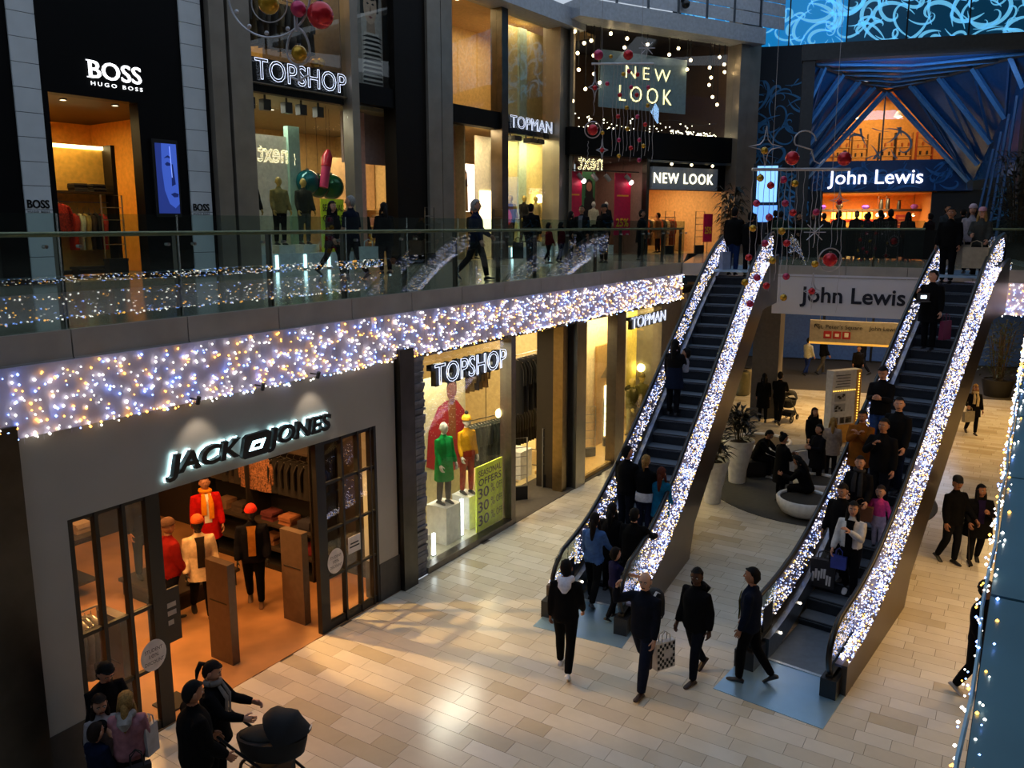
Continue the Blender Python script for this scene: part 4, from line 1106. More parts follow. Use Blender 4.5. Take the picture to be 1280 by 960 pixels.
# ------------------------------------------------------------------ garments, racks, tables
HANGM = M('#9a948a', .3, .9)
def garment_mesh(wd=.5, ln=.72, th=.05, sleeve=.55, seed=0):
    """a shirt or jacket hanging: flat-ish lofted body, two sleeves"""
    rr = random.Random(seed); m = MB()
    prof = [(0, .09, .035), (-.03, wd * .36, .04), (-.09, wd * .46, th * .8), (-.25, wd * .42, th), (-.5, wd * .42, th * 1.05), (-ln, wd * .46, th * 1.1)]
    N = 12; v = []
    for z, rx, ry in prof:
        for k in range(N):
            a = 2 * PI * k / N; wob = 1 + .12 * math.sin(3 * a + seed) * (-z / ln)
            v.append((rx * math.cos(a) * wob, ry * math.sin(a) * wob, z))
    f = [(i * N + k, (i + 1) * N + k, (i + 1) * N + (k + 1) % N, i * N + (k + 1) % N) for i in range(len(prof) - 1) for k in range(N)]
    f += [tuple(range(N)), tuple(range(5 * N, 6 * N))[::-1]]
    m.add(v, f)
    for sd in (-1, 1):
        m.tube([(sd * wd * .38, 0, -.06), (sd * wd * .5, 0, -.2), (sd * wd * .53, .02, -sleeve * .65), (sd * wd * .52, .03, -sleeve)], [(.06, .03), (.055, .032), (.05, .03), (.045, .028)], 8)
    return m
def hanger_mesh():
    return MB().tube([(-.2, 0, -.05), (0, 0, .03), (.2, 0, -.05)], .008, 5).tube([(0, 0, .03), (0, 0, .08), (.03, 0, .1), (.02, 0, .13)], .005, 5)
_GM = {}
def garment(label, p, rz, col, group=None, seed=0, mt=None, sc=1., ln=.72, name='hanging_shirt', cat='shirt'):
    t = thing(name, label, cat, p, rz, group); t.scale = (sc, sc, sc)
    k = (seed % 3, ln)
    if k not in _GM: _GM[k] = garment_mesh(ln=ln, seed=k[0]).mesh('cloth', M('#888888'), 60)
    me = _GM[k].copy(); me.materials.clear(); me.materials.append(mt or M(col, .85, noise=.25))
    o = bpy.data.objects.new('cloth', me); COL.objects.link(o); o.parent = t
    if 'h' not in _GM: _GM['h'] = hanger_mesh().mesh('hanger', HANGM)
    h = bpy.data.objects.new('hanger', _GM['h']); COL.objects.link(h); h.parent = t
    return t
def rail(label, fr, s0, s1, n0, n1, z, zb=0, name='clothes_rail'):
    t = thing(name, label, 'clothes rail', fr.p((s0 + s1) / 2, (n0 + n1) / 2, zb))
    MB().tube([fr.p(s0, n0, z), fr.p(s1, n1, z)], .014, 6).build('bar', HANGM, t)
    for s, n in ((s0, n0), (s1, n1)):
        MB().tube([fr.p(s, n, zb), fr.p(s, n, z)], .014, 6).build('upright', HANGM, t)
        MB().box(s - .02, s + .02, n - .25, n + .25, zb, zb + .03, fr=fr).build('foot', HANGM, t)
    return t
def row(lab0, fr, s0, s1, n0, n1, z, cols, cnt, group, turn=0, sc=1., ln=.72, rz_off=PI / 2):
    rr = random.Random(len(lab0))
    for i in range(cnt):
        lab = lab0 + ', ' + ORD[i] + ' from the left'
        q = (i + .5) / cnt; c = cols[i % len(cols)]
        ang = math.atan2(fr.p(s1, n1, 0).y - fr.p(s0, n0, 0).y, fr.p(s1, n1, 0).x - fr.p(s0, n0, 0).x)
        garment(lab, fr.p(s0 + (s1 - s0) * q, n0 + (n1 - n0) * q, z - .12), ang + rz_off + rr.uniform(-.1, .1), c, group, i, sc=sc, ln=ln)
def table(label, fr, s0, s1, n0, n1, z, col='#2a2019', zb=0, shelf=True):
    t = thing('display_table', label, 'table', fr.p((s0 + s1) / 2, (n0 + n1) / 2, zb))
    MB().box(s0, s1, n0, n1, z - .05, z, fr=fr).build('table_top', M(col, .6), t)
    if shelf: MB().box(s0 + .04, s1 - .04, n0 + .04, n1 - .04, zb + .3, zb + .34, fr=fr).build('lower_shelf', M(col, .6), t)
    for s in (s0 + .03, s1 - .07):
        for n in (n0 + .03, n1 - .07): MB().box(s, s + .04, n, n + .04, zb, z - .05, fr=fr).build('leg', M('#14110e', .5), t)
    return t
def stack(label, fr, s, n, z, cols, k=4, w_=.3, d_=.34, group=None):
    t = thing('folded_stack', label, 'folded clothes', fr.p(s, n, z), 0, group)
    rr = random.Random(int(s * 100) + int(n * 37))
    for i in range(k):
        a, b = rr.uniform(-.015, .015), rr.uniform(-.015, .015); m = MB()
        z0, z1 = z + .045 * i, z + .045 * i + .042
        q = [(s - w_ / 2 + a, n - d_ / 2 + b), (s + w_ / 2 + a, n - d_ / 2 + b), (s + w_ / 2 + a, n + d_ / 2 + b), (s - w_ / 2 + a, n + d_ / 2 + b)]
        m.hexa([fr.p(x, y, z0) for x, y in q] + [fr.p(s + (x - s) * .93, n + (y - n) * .93, z1) for x, y in q])
        m.build('folded_garment', M(cols[i % len(cols)], .85), t)
    return t
# --- jackets shop
BF = M('#0d0c0b', .4)
dg = thing('glass_partition', 'black-framed glass panel left of the jackets shop doorway', 'glass partition', L.p(-5.6, 0, 0))
for a, b in ((-6.16, -6.1), (-5.83, -5.78), (-5.47, -5.42), (-5.14, -4.94)): MB().box(a, b, .0, .1, 0, 3.32, fr=L).build('upright', BF, dg)
for z0, z1 in ((0, .12), (.89, .94), (1.76, 1.81), (3.27, 3.32)): MB().box(-6.16, -4.94, .02, .08, z0, z1, fr=L).build('bar', BF, dg)
MB().box(-6.12, -5.1, .045, .055, .1, 3.3, fr=L).build('glass_pane', GLASS, dg)
dg2 = thing('glass_partition', 'black-framed glass panel right of the jackets shop doorway', 'glass partition', L.p(-1.3, 0, 0))
for a, b in ((-2.12, -1.92), (-1.53, -1.49), (-1.14, -1.10), (-.82, -.79), (-.72, -.66)): MB().box(a, b, .0, .1, 0, 3.32, fr=L).build('upright', BF, dg2)
for z0, z1 in ((0, .14), (.91, .95), (1.74, 1.78), (2.56, 2.6), (3.26, 3.32)): MB().box(-2.12, -.66, .02, .08, z0, z1, fr=L).build('bar', BF, dg2)
MB().box(-1.94, -.7, .045, .055, .1, 3.3, fr=L).build('glass_pane', GLASS, dg2)
for s, z, lab in ((-5.2, 1.12, 'left'), (-1.77, 1.2, 'right')):
    t = thing('window_sticker', 'white round discount sticker on the %s black-framed glass panel' % lab, 'sticker', L.p(s, -.02, z))
    v = [L.p(s + .19 * math.cos(2 * PI * k / 24), -.012, z + .22 * math.sin(2 * PI * k / 24)) for k in range(24)]
    MB().add(v, [tuple(range(24))]).build('disc', M('#d9d4d0', .5), t)
    for q, (w_, y) in (('STUDENT', (.13, .08)), ('10%', (.07, .0)), ('DISCOUNT', (.14, -.09))): fit('lettering', q, L, s - w_, s + w_, z + y - .025, z + y + .025, -.02, INKB, t)
t = thing('window_notice', 'small white paper notice on the right black-framed glass panel', 'notice', L.p(-1.3, -.02, 1.3))
MB().box(-1.46, -1.16, -.02, -.012, 1.2, 1.5, fr=L).build('paper', M('#d5d0cc', .6), t)
for z, w_ in ((1.36, .1), (1.3, .12)): MB().box(-1.31 - w_, -1.31 + w_, -.024, -.02, z, z + .025, fr=L).build('text_line', INKB, t)
for s, n, c, lab in ((-3.5, .75, '#5a4638', 'middle of the doorway'), (-1.98, .75, '#5f4a3a', 'right side of the doorway'), (-5.38, .55, '#4f3e33', 'left glass panel')):
    t = thing('security_pedestal', 'brown slab security gate standing at the %s of the jackets shop' % lab, 'security gate', L.p(s, n, 0))
    MB().box(s - .07, s + .07, n - .26, n + .26, .0, 1.66, fr=L).build('panel', M(c, .35, .3), t)
    MB().box(s + .07, s + .085, n - .24, n + .24, .05, 1.62, fr=L).build('edge_strip', M('#b9a590', .4, .5), t); MB().box(s - .075, s - .07, n - .2, n + .2, 1.0, 1.02, fr=L).build('seam', BLACK, t)
t = thing('standing_sign', 'black board sign on a pole beside the left doorpost', 'sign', L.p(-4.75, .35, 0))
MB().tube([L.p(-4.72, .4, 0), L.p(-4.72, .4, 1.0)], .02, 8).build('pole', BLACK, t); MB().box(-4.9, -4.5, .2, .6, 0, .03, fr=L).build('base', BLACK, t)
m = MB(); m.hexa([L.p(-4.98, .36, .95), L.p(-4.5, .36, .95), L.p(-4.5, .4, .95), L.p(-4.98, .4, .95), L.p(-4.98, .36, 1.75), L.p(-4.5, .36, 1.75), L.p(-4.5, .4, 1.75), L.p(-4.98, .4, 1.75)])
m.build('board', M('#151312', .5), t)
for z, w_ in ((1.48, .17), (1.36, .17), (1.22, .12)): MB().box(-4.74 - w_, -4.74 + w_, .35, .358, z, z + .07, fr=L).build('text_line', M('#a8a29a', .6), t)
pod = thing('mannequin_podium', 'low dark wooden podium under the group of dressed mannequins', 'podium', L.p(-2.6, 2.9, 0))
MB().box(-3.05, -1.55, 2.75, 4.3, .28, .34, fr=L).build('deck', M('#2b211b', .5), pod); MB().box(-3.0, -1.6, 2.8, 4.25, .004, .28, fr=L).build('frame', M('#14100d', .6), pod)
for k in range(3):
    q = thing('shoe_pair', '%s pair of shoes on the mannequin podium' % ('tan', 'dark', 'white')[k], 'shoes', L.p(-2.9 + .45 * k, 2.95, .34))
    for d_ in (-.06, .06): MB().sphere(L.p(-2.9 + .45 * k + d_, 2.95, .39), (.045, .12, .05), 8, 6).build('shoe', M(('#7a5230', '#1c1714', '#c9c2b8')[k], .5), q)
rail('low clothes rail of grey shirts behind the left glass panel', L, -6.0, -5.2, 1.25, 1.25, 1.5)
row('grey creased shirt hanging on the rail behind the left glass panel', L, -5.95, -5.25, 1.25, 1.25, 1.5, ('#6f665c', '#7a7067', '#5e564e', '#857b70'), 8, 'grey shirts on the left rail', ln=.85)
t = table('dark table with a red folded stack behind the left glass panel', L, -6.0, -5.1, 1.9, 2.5, .55)
stack('red folded knitwear on the low table behind the left glass', L, -5.5, 2.1, .55, ('#b02016', '#8a1a14'), 4)
t = table('tall dark shelf table with folded clothes deep inside the jackets shop', L, -4.8, -3.2, 4.6, 5.5, 1.2)
for k, (c, lab) in enumerate((('#e03a12', 'orange-red'), ('#c9a890', 'pink-beige'), ('#a8242a', 'crimson'), ('#8a7462', 'brown'))):
    stack('%s folded stack on the tall dark shelf table' % lab, L, -4.55 + .42 * k, 5.0, 1.2, (c,), 4)
t = table('low dark table with white shoe boxes left in the jackets shop', L, -6.9, -5.6, 3.6, 4.4, .9)
for k, (c, lab) in enumerate((('#c96a2a', 'orange'), ('#8b8278', 'grey'), ('#d8b890', 'beige'))): stack('%s folded stack on the low table left in the jackets shop' % lab, L, -6.6 + .4 * k, 4.0, .9, (c,), 3)
t = thing('sale_card', 'white card sign on a stand above the left clothes rail', 'sign', L.p(-5.9, 1.6, 1.8))
MB().box(-6.05, -5.75, 1.6, 1.62, 1.75, 2.2, fr=L).build('card', M('#c9a698', .6), t); MB().tube([L.p(-5.9, 1.61, .0), L.p(-5.9, 1.61, 1.76)], .012, 6).build('stand', BLACK, t)
fit('lettering', 'Sale', L, -5.98, -5.82, 1.95, 2.02, 1.59, INKB, t)
# fitted wall of shelves on the right side of the shop
sh = thing('fitted_shelving', 'dark fitted shelving along the right wall of the jackets shop', 'shelving', L.p(-.4, 3.4, 0))
MB().box(-.14, -.08, 1.6, 5.2, 0, 3.2, fr=L).build('back_panel', M('#1b1613', .7), sh)
for z in (.45, .95, 2.55): MB().box(-.75, -.14, 1.6, 5.2, z - .04, z, fr=L).build('shelf_board', M('#33281f', .6), sh)
MB().box(-.75, -.14, 1.6, 5.2, .01, .12, fr=L).build('plinth', M('#15110e', .6), sh)
for n in (1.6, 3.4, 5.16): MB().box(-.75, -.14, n, n + .04, .0, 3.0, fr=L).build('divider', M('#1d1814', .6), sh)
MB().tube([L.p(-.45, 1.65, 2.4), L.p(-.45, 5.1, 2.4)], .014, 6).build('hanging_bar', HANGM, sh)
PLAID = M('#8a5a3c', .85, noise=.8, scale=26)
for k in range(3): garment('brown checked shirt hanging front-on in the fitted shelving, %s from the front' % ORD[k], L.p(-.62, 3.05 + .22 * k, 2.28), L.rot() - PI / 2, '', 'checked shirts in the fitted shelving', k, PLAID)
for k in range(6): garment('black shirt in the fitted shelving nearer the door, %s from the front' % ORD[k], L.p(-.5, 1.75 + .18 * k, 2.28), L.rot() - PI / 2 + .5, '#16110f', 'black shirts in the fitted shelving', k)
for k in range(7): garment('dark jacket hanging deep in the fitted shelving, %s from the front' % ORD[k], L.p(-.5, 3.75 + .19 * k, 2.28), L.rot() - PI / 2 + .6, ('#211813', '#2c211a', '#1a1512')[k % 3], 'dark jackets in the fitted shelving', k)
for k, (n, z, c, lab) in enumerate(((1.95, .95, '#2a2733', 'dark plum'), (2.5, .95, '#9a5f3c', 'tan'), (3.0, .95, '#5a1f22', 'wine'), (1.9, .45, '#7a1f2a', 'striped red'), (2.5, .45, '#22242e', 'navy'), (3.0, .45, '#8a5a3a', 'light brown'), (3.9, .95, '#3a2a20', 'umber'), (4.4, .95, '#6a4a34', 'fawn'))):
    stack('%s folded stack on the %s board of the fitted shelving' % (lab, 'upper' if z > .6 else 'lower'), L, -.48, n, z, (c,), 4)
for k, n in enumerate((2.75, 3.15, 3.6)):
    t = thing('blue_box', '%s blue box on top of the fitted shelving' % ('first', 'second', 'third')[k], 'box', L.p(-.5, n, 2.55))
    MB().box(-.68, -.32, n - .15, n + .15, 2.55, 2.8, fr=L).build('body', M('#3034a8' if k == 0 else '#23266a', .5), t); MB().box(-.69, -.31, n - .16, n + .16, 2.76, 2.83, fr=L).build('lid', M('#4a4ac8' if k == 0 else '#2a2d7a', .5), t)
# back wall hanging rows
bw = thing('back_shelving', 'back wall rack of hanging shirts and folded tops in the jackets shop', 'shelving', L.p(-2.5, 7.1, 0))
MB().box(-7.5, -.3, 7.3, 7.4, 0, 3.2, fr=L).build('back_panel', M('#1d1713', .7), bw); MB().box(-7.5, -.3, 6.8, 7.3, 2.5, 2.54, fr=L).build('shelf_board', M('#4a3a2c', .6), bw)
MB().tube([L.p(-7.4, 7.0, 2.35), L.p(-.4, 7.0, 2.35)], .014, 6).build('hanging_bar', HANGM, bw)
row('pale shirt hanging on the back wall rack', L, -1.9, -.5, 7.0, 7.0, 2.35, ('#d9b088', '#e0c4a0', '#c99a70'), 10, 'pale shirts on the back wall rack')
row('dark shirt hanging on the back wall rack', L, -7.2, -2.0, 7.0, 7.0, 2.35, ('#241a14', '#33261c', '#1b1410', '#4a3626'), 26, 'dark shirts on the back wall rack')
for k in range(4): stack('cream folded tops over the back wall rack, %s stack from the left' % ORD[k], L, -1.8 + .4 * k, 7.05, 2.54, ('#dcb890', '#e8d0b0'), 5, group='cream stacks over the back wall rack')
# --- lower fashion window
WB = M('#e9e9e2', .35)
def plinth(label, fr, s, n, w_, z0, z1):
    t = thing('display_plinth', label, 'plinth', fr.p(s, n, z0))
    MB().box(s - w_ / 2, s + w_ / 2, n - w_ / 2, n + w_ / 2, z0, z1, fr=fr).build('body', WB, t); MB().box(s - w_ / 2 - .008, s + w_ / 2 + .008, n - w_ / 2 - .008, n + w_ / 2 + .008, z1, z1 + .02, fr=fr).build('top_slab', WB, t)
    return t
plinth('white plinth under the green-coated mannequin', L, 2.12, .62, .52, .12, .92)
plinth('white plinth under the yellow-topped mannequin', L, 3.08, .7, .46, .12, .85)
plinth('small white plinth at the left edge of the lower window', L, .98, .42, .34, .12, .62)
TUBEL = M('#f2fbff', emit=5.)
for s, n in ((2.5, .4), (1.3, .25)):
    t = thing('light_tube', 'upright white light tube beside the %s plinth' % ('green-coated mannequin' if s > 2 else 'small left'), 'lamp', L.p(s, n, .12))
    MB().box(s - .035, s + .035, n, n + .05, .14, .95 if s > 2 else .6, fr=L).build('tube', TUBEL, t); MB().box(s - .05, s + .05, n, n + .07, .12, .14, fr=L).build('foot', STEEL, t)
LP = Frame(*xy(L, 1.42, 0), 32)
t = thing('fashion_poster', 'tall poster of a person in a red jacket behind the green-coated mannequin', 'poster', LP.p(1.4, 1.2, .12))
MB().box(.8, 2.35, 1.2, 1.24, .3, 3.55, fr=LP).build('board', M('#cdb98a', .6), t)
poly('red_jacket', [(.85, 1.6), (.95, 2.4), (1.3, 2.85), (1.6, 2.95), (2.0, 2.9), (2.3, 2.6), (2.33, 1.3), (1.6, 1.25)], 1.192, M('#a3161e', .6), t, LP)
poly('jersey', [(1.65, 2.92), (1.95, 2.92), (1.95, 2.0), (1.72, 2.0)], 1.188, M('#8a4a1e', .6), t, LP)
poly('neck', [(1.7, 3.05), (1.92, 3.05), (1.9, 2.85), (1.74, 2.85)], 1.186, M('#5c3222', .6), t, LP)
poly('face', [(1.62 + .19 * (1 + math.cos(a)), 3.17 + .25 * math.sin(a)) for a in [2 * PI * k / 18 for k in range(18)]], 1.184, M('#7a4530', .6), t, LP)
poly('hair', [(1.63, 3.25), (1.66, 3.4), (1.8, 3.47), (1.95, 3.4), (1.99, 3.25), (1.9, 3.33), (1.72, 3.33)], 1.18, M('#1c100c', .6), t, LP)
for x in (1.74, 1.88): poly('eye', [(x - .03, 3.2), (x, 3.22), (x + .03, 3.2), (x, 3.185)], 1.178, INKB, t, LP)
poly('lips', [(1.76, 3.03), (1.82, 3.05), (1.88, 3.03), (1.82, 3.0)], 1.178, M('#7a1f22', .6), t, LP)
m = MB(); rr = random.Random(2)
for i in range(160): m.bulb(LP.p(.85 + 1.4 * rr.random(), 1.185, 2.2 + 1.3 * rr.random()), .008)
o = m.build('confetti', M('#efe6cc', .6), t); o['kind'] = 'stuff'
t = thing('offers_poster', 'lime green SEASONAL OFFERS poster standing in the lower shop window', 'poster', L.p(3.25, .2, .15))
MB().box(2.75, 3.8, .2, .23, .14, 1.62, fr=L).build('board', M('#dcf02c', .5), t)
for s_, a, b, z0, z1 in (('SEASONAL', 2.82, 3.73, 1.38, 1.52), ('OFFERS', 2.82, 3.73, 1.17, 1.33), ('30', 2.8, 3.22, .88, 1.12), ('30', 2.8, 3.22, .57, .81), ('30', 2.8, 3.22, .26, .5)): fit('lettering', s_, L, a, b, z0, z1, .19, INKB, t, bold=.01)
for z in (.9, .59, .28):
    fit('small_lettering', '%', L, 3.3, 3.46, z + .02, z + .22, .19, M('#4d5a14', .5), t); fit('small_lettering', 'OFF', L, 3.52, 3.76, z + .04, z + .2, .19, M('#4d5a14', .5), t)
rail('steel clothes rail of grey trousers behind the lower window', L, 5.3, 7.0, 2.55, 2.2, 1.75)
row('grey-green trousers hanging behind the yellow-topped mannequin', L, 5.4, 6.9, 2.53, 2.22, 1.75, ('#3c4440', '#4a514a', '#333a38'), 14, 'trousers behind the lower window', ln=1.1)
rail('high rail of black dresses inside the shop doorway', L, 6.6, 8.2, 1.75, 1.75, 3.4, 0)
row('long black dress hanging high inside the shop doorway', L, 6.7, 8.1, 1.75, 1.75, 3.4, ('#0e0d0f', '#17151a'), 5, 'black dresses in the doorway', ln=1.2, sc=1.2)
rail('lower rail of black garments inside the shop doorway', L, 7.6, 9.6, 2.7, 2.7, 1.6)
row('black garment hanging on the lower doorway rail', L, 7.7, 9.5, 2.7, 2.7, 1.6, ('#0d0c0e', '#15131a', '#0a0a0c'), 12, 'black garments on the lower doorway rail', ln=1.0)
row('patterned blouse hanging high behind the lower neon letters', L, 5.2, 7.2, 3.0, 3.0, 3.3, ('#7a5a34', '#8f7a55', '#3d3a44', '#5f4a30'), 9, 'blouses behind the lower neon letters', ln=.8)
rail('high rail of patterned blouses behind the lower neon letters', L, 5.1, 7.3, 3.0, 3.0, 3.3)
plinth('white cube plinth right of the trousers rail', L, 7.1, 1.85, .6, 0, .75)
t = thing('wall_lamp', 'glowing warm wall lamp on the window post', 'lamp', L.p(3.95, .32, 2.6)); MB().sphere(L.p(3.84, .34, 2.6), (.06, .06, .1), 10, 8).build('bulb', M('#ffe6a0', emit=14.), t); MB().box(3.86, 3.95, .3, .38, 2.5, 2.7, fr=L).build('bracket', STEEL, t)
def gate(label, x, y, rz, h=1.6, w_=.42, z=0, group=None, col='#a3a09a'):
    t = thing('security_gate', label, 'security gate', (x, y, z), rz)
    MB().tube([(-w_ / 2, 0, 0), (-w_ / 2, 0, h), (w_ / 2, 0, h), (w_ / 2, 0, 0)], .018, 6).build('frame', M(col, .35, .8), t, local=True)
    for k in range(1, 5): MB().tube([(-w_ / 2, 0, h * (.25 + .15 * k)), (w_ / 2, 0, h * (.25 + .15 * k))], .01, 5).build('rung', M(col, .35, .8), t, local=True)
    MB().box(-w_ / 2, w_ / 2, -.05, .05, 0, .36).build('base_box', BLACK, t, local=True)
    return t
gr = math.radians(20)
gate('wire security gate left in the doorway of the lower neon-lettered shop', .18, 19.45, gr); gate('wire security gate against the dark doorway panel of the lower shop', 1.0, 20.5, gr)
gate('wire security gate beside the steel column of the yellow shop', 2.25, 23.0, gr); gate('wire security gate inside the yellow lower shop', 3.0, 24.2, gr)
t = thing('picture_panel', 'tan picture panel glowing beside the bright lower display', 'poster', L.p(11.4, 1.2, .5)); MB().box(10.7, 12.2, 1.2, 1.28, .1, 3.2, fr=L).build('board', M('#b08a4e', .6), t); MB().box(11.2, 12.0, 1.16, 1.2, .3, 1.9, fr=L).build('light_box', M('#fff1b8', emit=3.5), t)
poly('sketch', [(10.9, 2.2), (11.5, 2.6), (11.9, 3.0), (11.95, 2.4), (11.6, 2.1)], 1.19, M('#6a5636', .6), t, L)
t = thing('window_lamp', 'bright round lamp behind the olive-jacketed mannequins', 'lamp', L.p(14.3, 1.3, 2.0)); MB().sphere(L.p(14.3, 1.3, 2.0), .14, 12, 8).build('bulb', M('#ffe98a', emit=12.), t); MB().tube([L.p(14.3, 1.3, 1.9), L.p(14.3, 1.3, .12)], .015, 6).build('stand', STEEL, t)
t = thing('shop_poster', 'small orange-red poster at the foot of the lower yellow window', 'poster', L.p(10.5, .4, .2)); MB().box(10.15, 10.85, .35, .38, .9, 1.5, fr=L).build('upper_sheet', M('#b8452a', .5), t); MB().box(10.15, 10.85, .35, .38, .2, .86, fr=L).build('lower_sheet', M('#7d7a50', .5), t)
fit('lettering', 'SALE', L, 10.25, 10.75, .45, .62, .34, INKB, t)
# --- tailor shop upstairs
bs = thing('fitted_shelving', 'lit yellow back wall unit with rails and dark folded stacks upstairs', 'shelving', U.p(1.4, 2.2, F2))
MB().box(-.1, 2.5, 2.2, 2.3, F2 + .15, 8.65, fr=U).build('back_panel', M('#e8b44e', .55), bs); MB().box(-.1, 2.5, 1.85, 2.2, 7.55, 7.6, fr=U).build('shelf_board', M('#4a3415', .5), bs)
MB().box(-.1, 2.5, 2.14, 2.2, 8.6, 8.68, fr=U).build('lamp_strip', M('#ffe6a0', emit=5.), bs); MB().box(-.1, 2.5, 1.85, 2.25, F2 + .06, F2 + .15, fr=U).build('plinth', M('#20160c', .5), bs)
MB().box(2.4, 2.5, 1.8, 2.2, F2, 8.7, fr=U).build('divider', M('#1a120a', .5), bs); MB().tube([U.p(-.05, 2.02, 7.35), U.p(2.35, 2.02, 7.35)], .014, 6).build('hanging_bar', HANGM, bs)
room_light(U, 1.2, 1.5, 9.3, 30, (1, .7, .3), .5)
row('coat hanging on the lit yellow wall unit', U, .0, .8, 2.0, 2.0, 7.35, ('#e0c0b0', '#d8542a', '#3a2a14', '#2a1f12', '#2f2412'), 7, 'coats on the left of the yellow wall unit', ln=.9)
garment('red patterned jacket hanging front-on in the yellow wall unit', U.p(1.12, 1.9, 7.3), U.rot(), '', None, 1, M('#c0341a', .8, noise=.6, scale=30), 1.05, name='hanging_jacket', cat='jacket')
row('bright coat hanging on the lit yellow wall unit', U, 1.4, 2.2, 2.0, 2.0, 7.2, ('#d83a1c', '#f0e0b0', '#c9a050', '#4a3014', '#2a1c10'), 6, 'coats on the right of the yellow wall unit', ln=.85)
for k, (s, lab) in enumerate(((.1, 'first'), (.45, 'second'), (1.65, 'third'), (2.1, 'last'))): stack('%s dark folded stack from the left on the yellow wall unit' % lab, U, s, 2.03, 7.6, ('#1d1712', '#2a2118'), 4, .32)
gate('pale hoop stand in front of the yellow wall unit', *tuple(U.p(2.0, 1.2, 0))[:2], U.rot(), 1.9, .5, F2, col='#d8c290')
t = thing('low_table', 'low bench table with a black gift box by the yellow wall unit', 'table', U.p(1.6, 1.5, F2)); MB().box(1.1, 2.0, 1.3, 1.6, F2 + .2, F2 + .26, fr=U).build('table_top', M('#3a2a18', .5), t)
for s in (1.14, 1.92): MB().box(s, s + .05, 1.32, 1.58, F2, F2 + .2, fr=U).build('leg', M('#241a10', .5), t)
t = thing('gift_box', 'black box standing before the yellow wall unit', 'box', U.p(1.85, 1.0, F2)); MB().box(1.65, 2.1, .85, 1.1, F2, F2 + .42, fr=U).build('body', M('#120d09', .5), t); MB().box(1.64, 2.11, .84, 1.11, F2 + .38, F2 + .44, fr=U).build('lid', M('#1a130d', .5), t)
# --- upper neon-lettered window
t = thing('display_wall', 'pale display wall behind the mannequins of the upper window', 'panel', U.p(6, 1.4, F2)); MB().box(5.6, 7.5, 1.5, 1.56, F2, 9.3, fr=U).build('panel', M('#e6e2d0', .6), t); MB().box(7.4, 7.8, 1.4, 1.6, F2, 9.6, fr=U).build('edge_panel', M('#9fc4b4', .5), t)
for i, s in enumerate((5.5, 6.45, 7.3)):
    plinth('white lit plinth in the upper window, %s from the left' % ('first', 'second', 'third')[i], U, s, .75, .55, F2, 6.25)
    q = thing('light_tube', 'upright white light tube on the front of the %s upper plinth' % ('first', 'second', 'third')[i], 'lamp', U.p(s + .25, .04, F2)); MB().box(s + .2, s + .28, .02, .05, F2 + .05, 6.02, fr=U).build('tube', M('#d5f6ff', emit=3.5), q); MB().box(s + .18, s + .3, .02, .06, F2, F2 + .05, fr=U).build('foot', STEEL, q)
for i, s in enumerate((16.4, 17.6, 18.9)):
    q = thing('light_tube', 'upright white light tube on the plinth of the small upper neon window, %s' % ('first', 'second', 'third')[i], 'lamp', U.p(s, .0, F2)); MB().box(s - .05, s + .05, .02, .05, F2 + .05, 6.0, fr=U).build('tube', M('#d5f6ff', emit=3.5), q); MB().box(s - .06, s + .06, .02, .06, F2, F2 + .05, fr=U).build('foot', STEEL, q)
BAL = M('#0f4a35', .2, .2)
for k, (s, z, r, c, lab) in enumerate(((7.95, 8.05, .36, '#0f5a60', 'teal'), (8.35, 7.95, .34, '#0f4a2c', 'dark green'), (8.85, 7.95, .38, '#10532f', 'green'))):
    t = thing('giant_bauble', '%s giant bauble behind the mannequins of the upper window' % lab, 'bauble', U.p(s, 1.3, z)); MB().sphere(U.p(s, 1.3, z), r, 18, 12).build('ball', M(c, .15, .3), t, smooth=180); MB().tube([U.p(s, 1.3, z + r), U.p(s, 1.3, 10.2)], .006, 4).build('cord', BLACK, t); MB().lathe([(.05, 0), (.05, .06)], 8, tuple(U.p(s, 1.3, z + r - .02))).build('cap', STEEL, t)
t = thing('giant_lipstick', 'giant red and pink lipstick prop leaning in the upper window', 'prop', U.p(8.35, .9, 7.9)); MB().tube([U.p(8.2, .9, 7.9), U.p(8.32, .9, 8.5)], .13, 14).build('tube', M('#c43a66', .3), t, smooth=50); MB().tube([U.p(8.32, .9, 8.5), U.p(8.38, .9, 8.8), U.p(8.43, .9, 8.98)], [.15, .15, .06], 14).build('tip', M('#c0102a', .25), t, smooth=50); MB().tube([U.p(8.38, .9, 8.9), U.p(8.38, .9, 10.2)], .006, 4).build('cord', BLACK, t)
t = thing('lime_poster', 'lime green offers poster in the upper window behind the walkers', 'poster', U.p(8, .5, 6.4)); MB().box(7.55, 8.4, .3, .34, F2 + .1, 7.55, fr=U).build('board', M('#dcf02c', .5), t)
fit('lettering', 'SEASONAL', U, 7.6, 8.35, 7.2, 7.4, .28, INKB, t, bold=.01); fit('lettering', 'OFFERS', U, 7.6, 8.35, 6.9, 7.1, .28, INKB, t, bold=.01)
row('striped garment hanging high in the upper window above the neon sign', U, 5.6, 8.2, 1.2, 1.2, 12.9, ('#4a4038', '#2f2a28', '#5a4a30', '#3a3430'), 12, 'garments above the upper neon sign', ln=1.0, sc=1.2)
rail('clothes rail high in the upper window above the neon sign', U, 5.5, 8.3, 1.2, 1.2, 12.9, 10.5)
t = thing('gold_bow', 'small gold ornament on the ledge above the neon sign', 'ornament', U.p(7.6, .3, 11.05)); MB().sphere(U.p(7.55, .32, 11.2), (.14, .1, .13), 8, 6).sphere(U.p(7.75, .32, 11.25), (.13, .1, .12), 8, 6).build('bow', M('#b8862a', .35, .6), t); MB().box(7.5, 7.8, .28, .36, 11.05, 11.1, fr=U).build('base', M('#6a4a1a', .5), t)
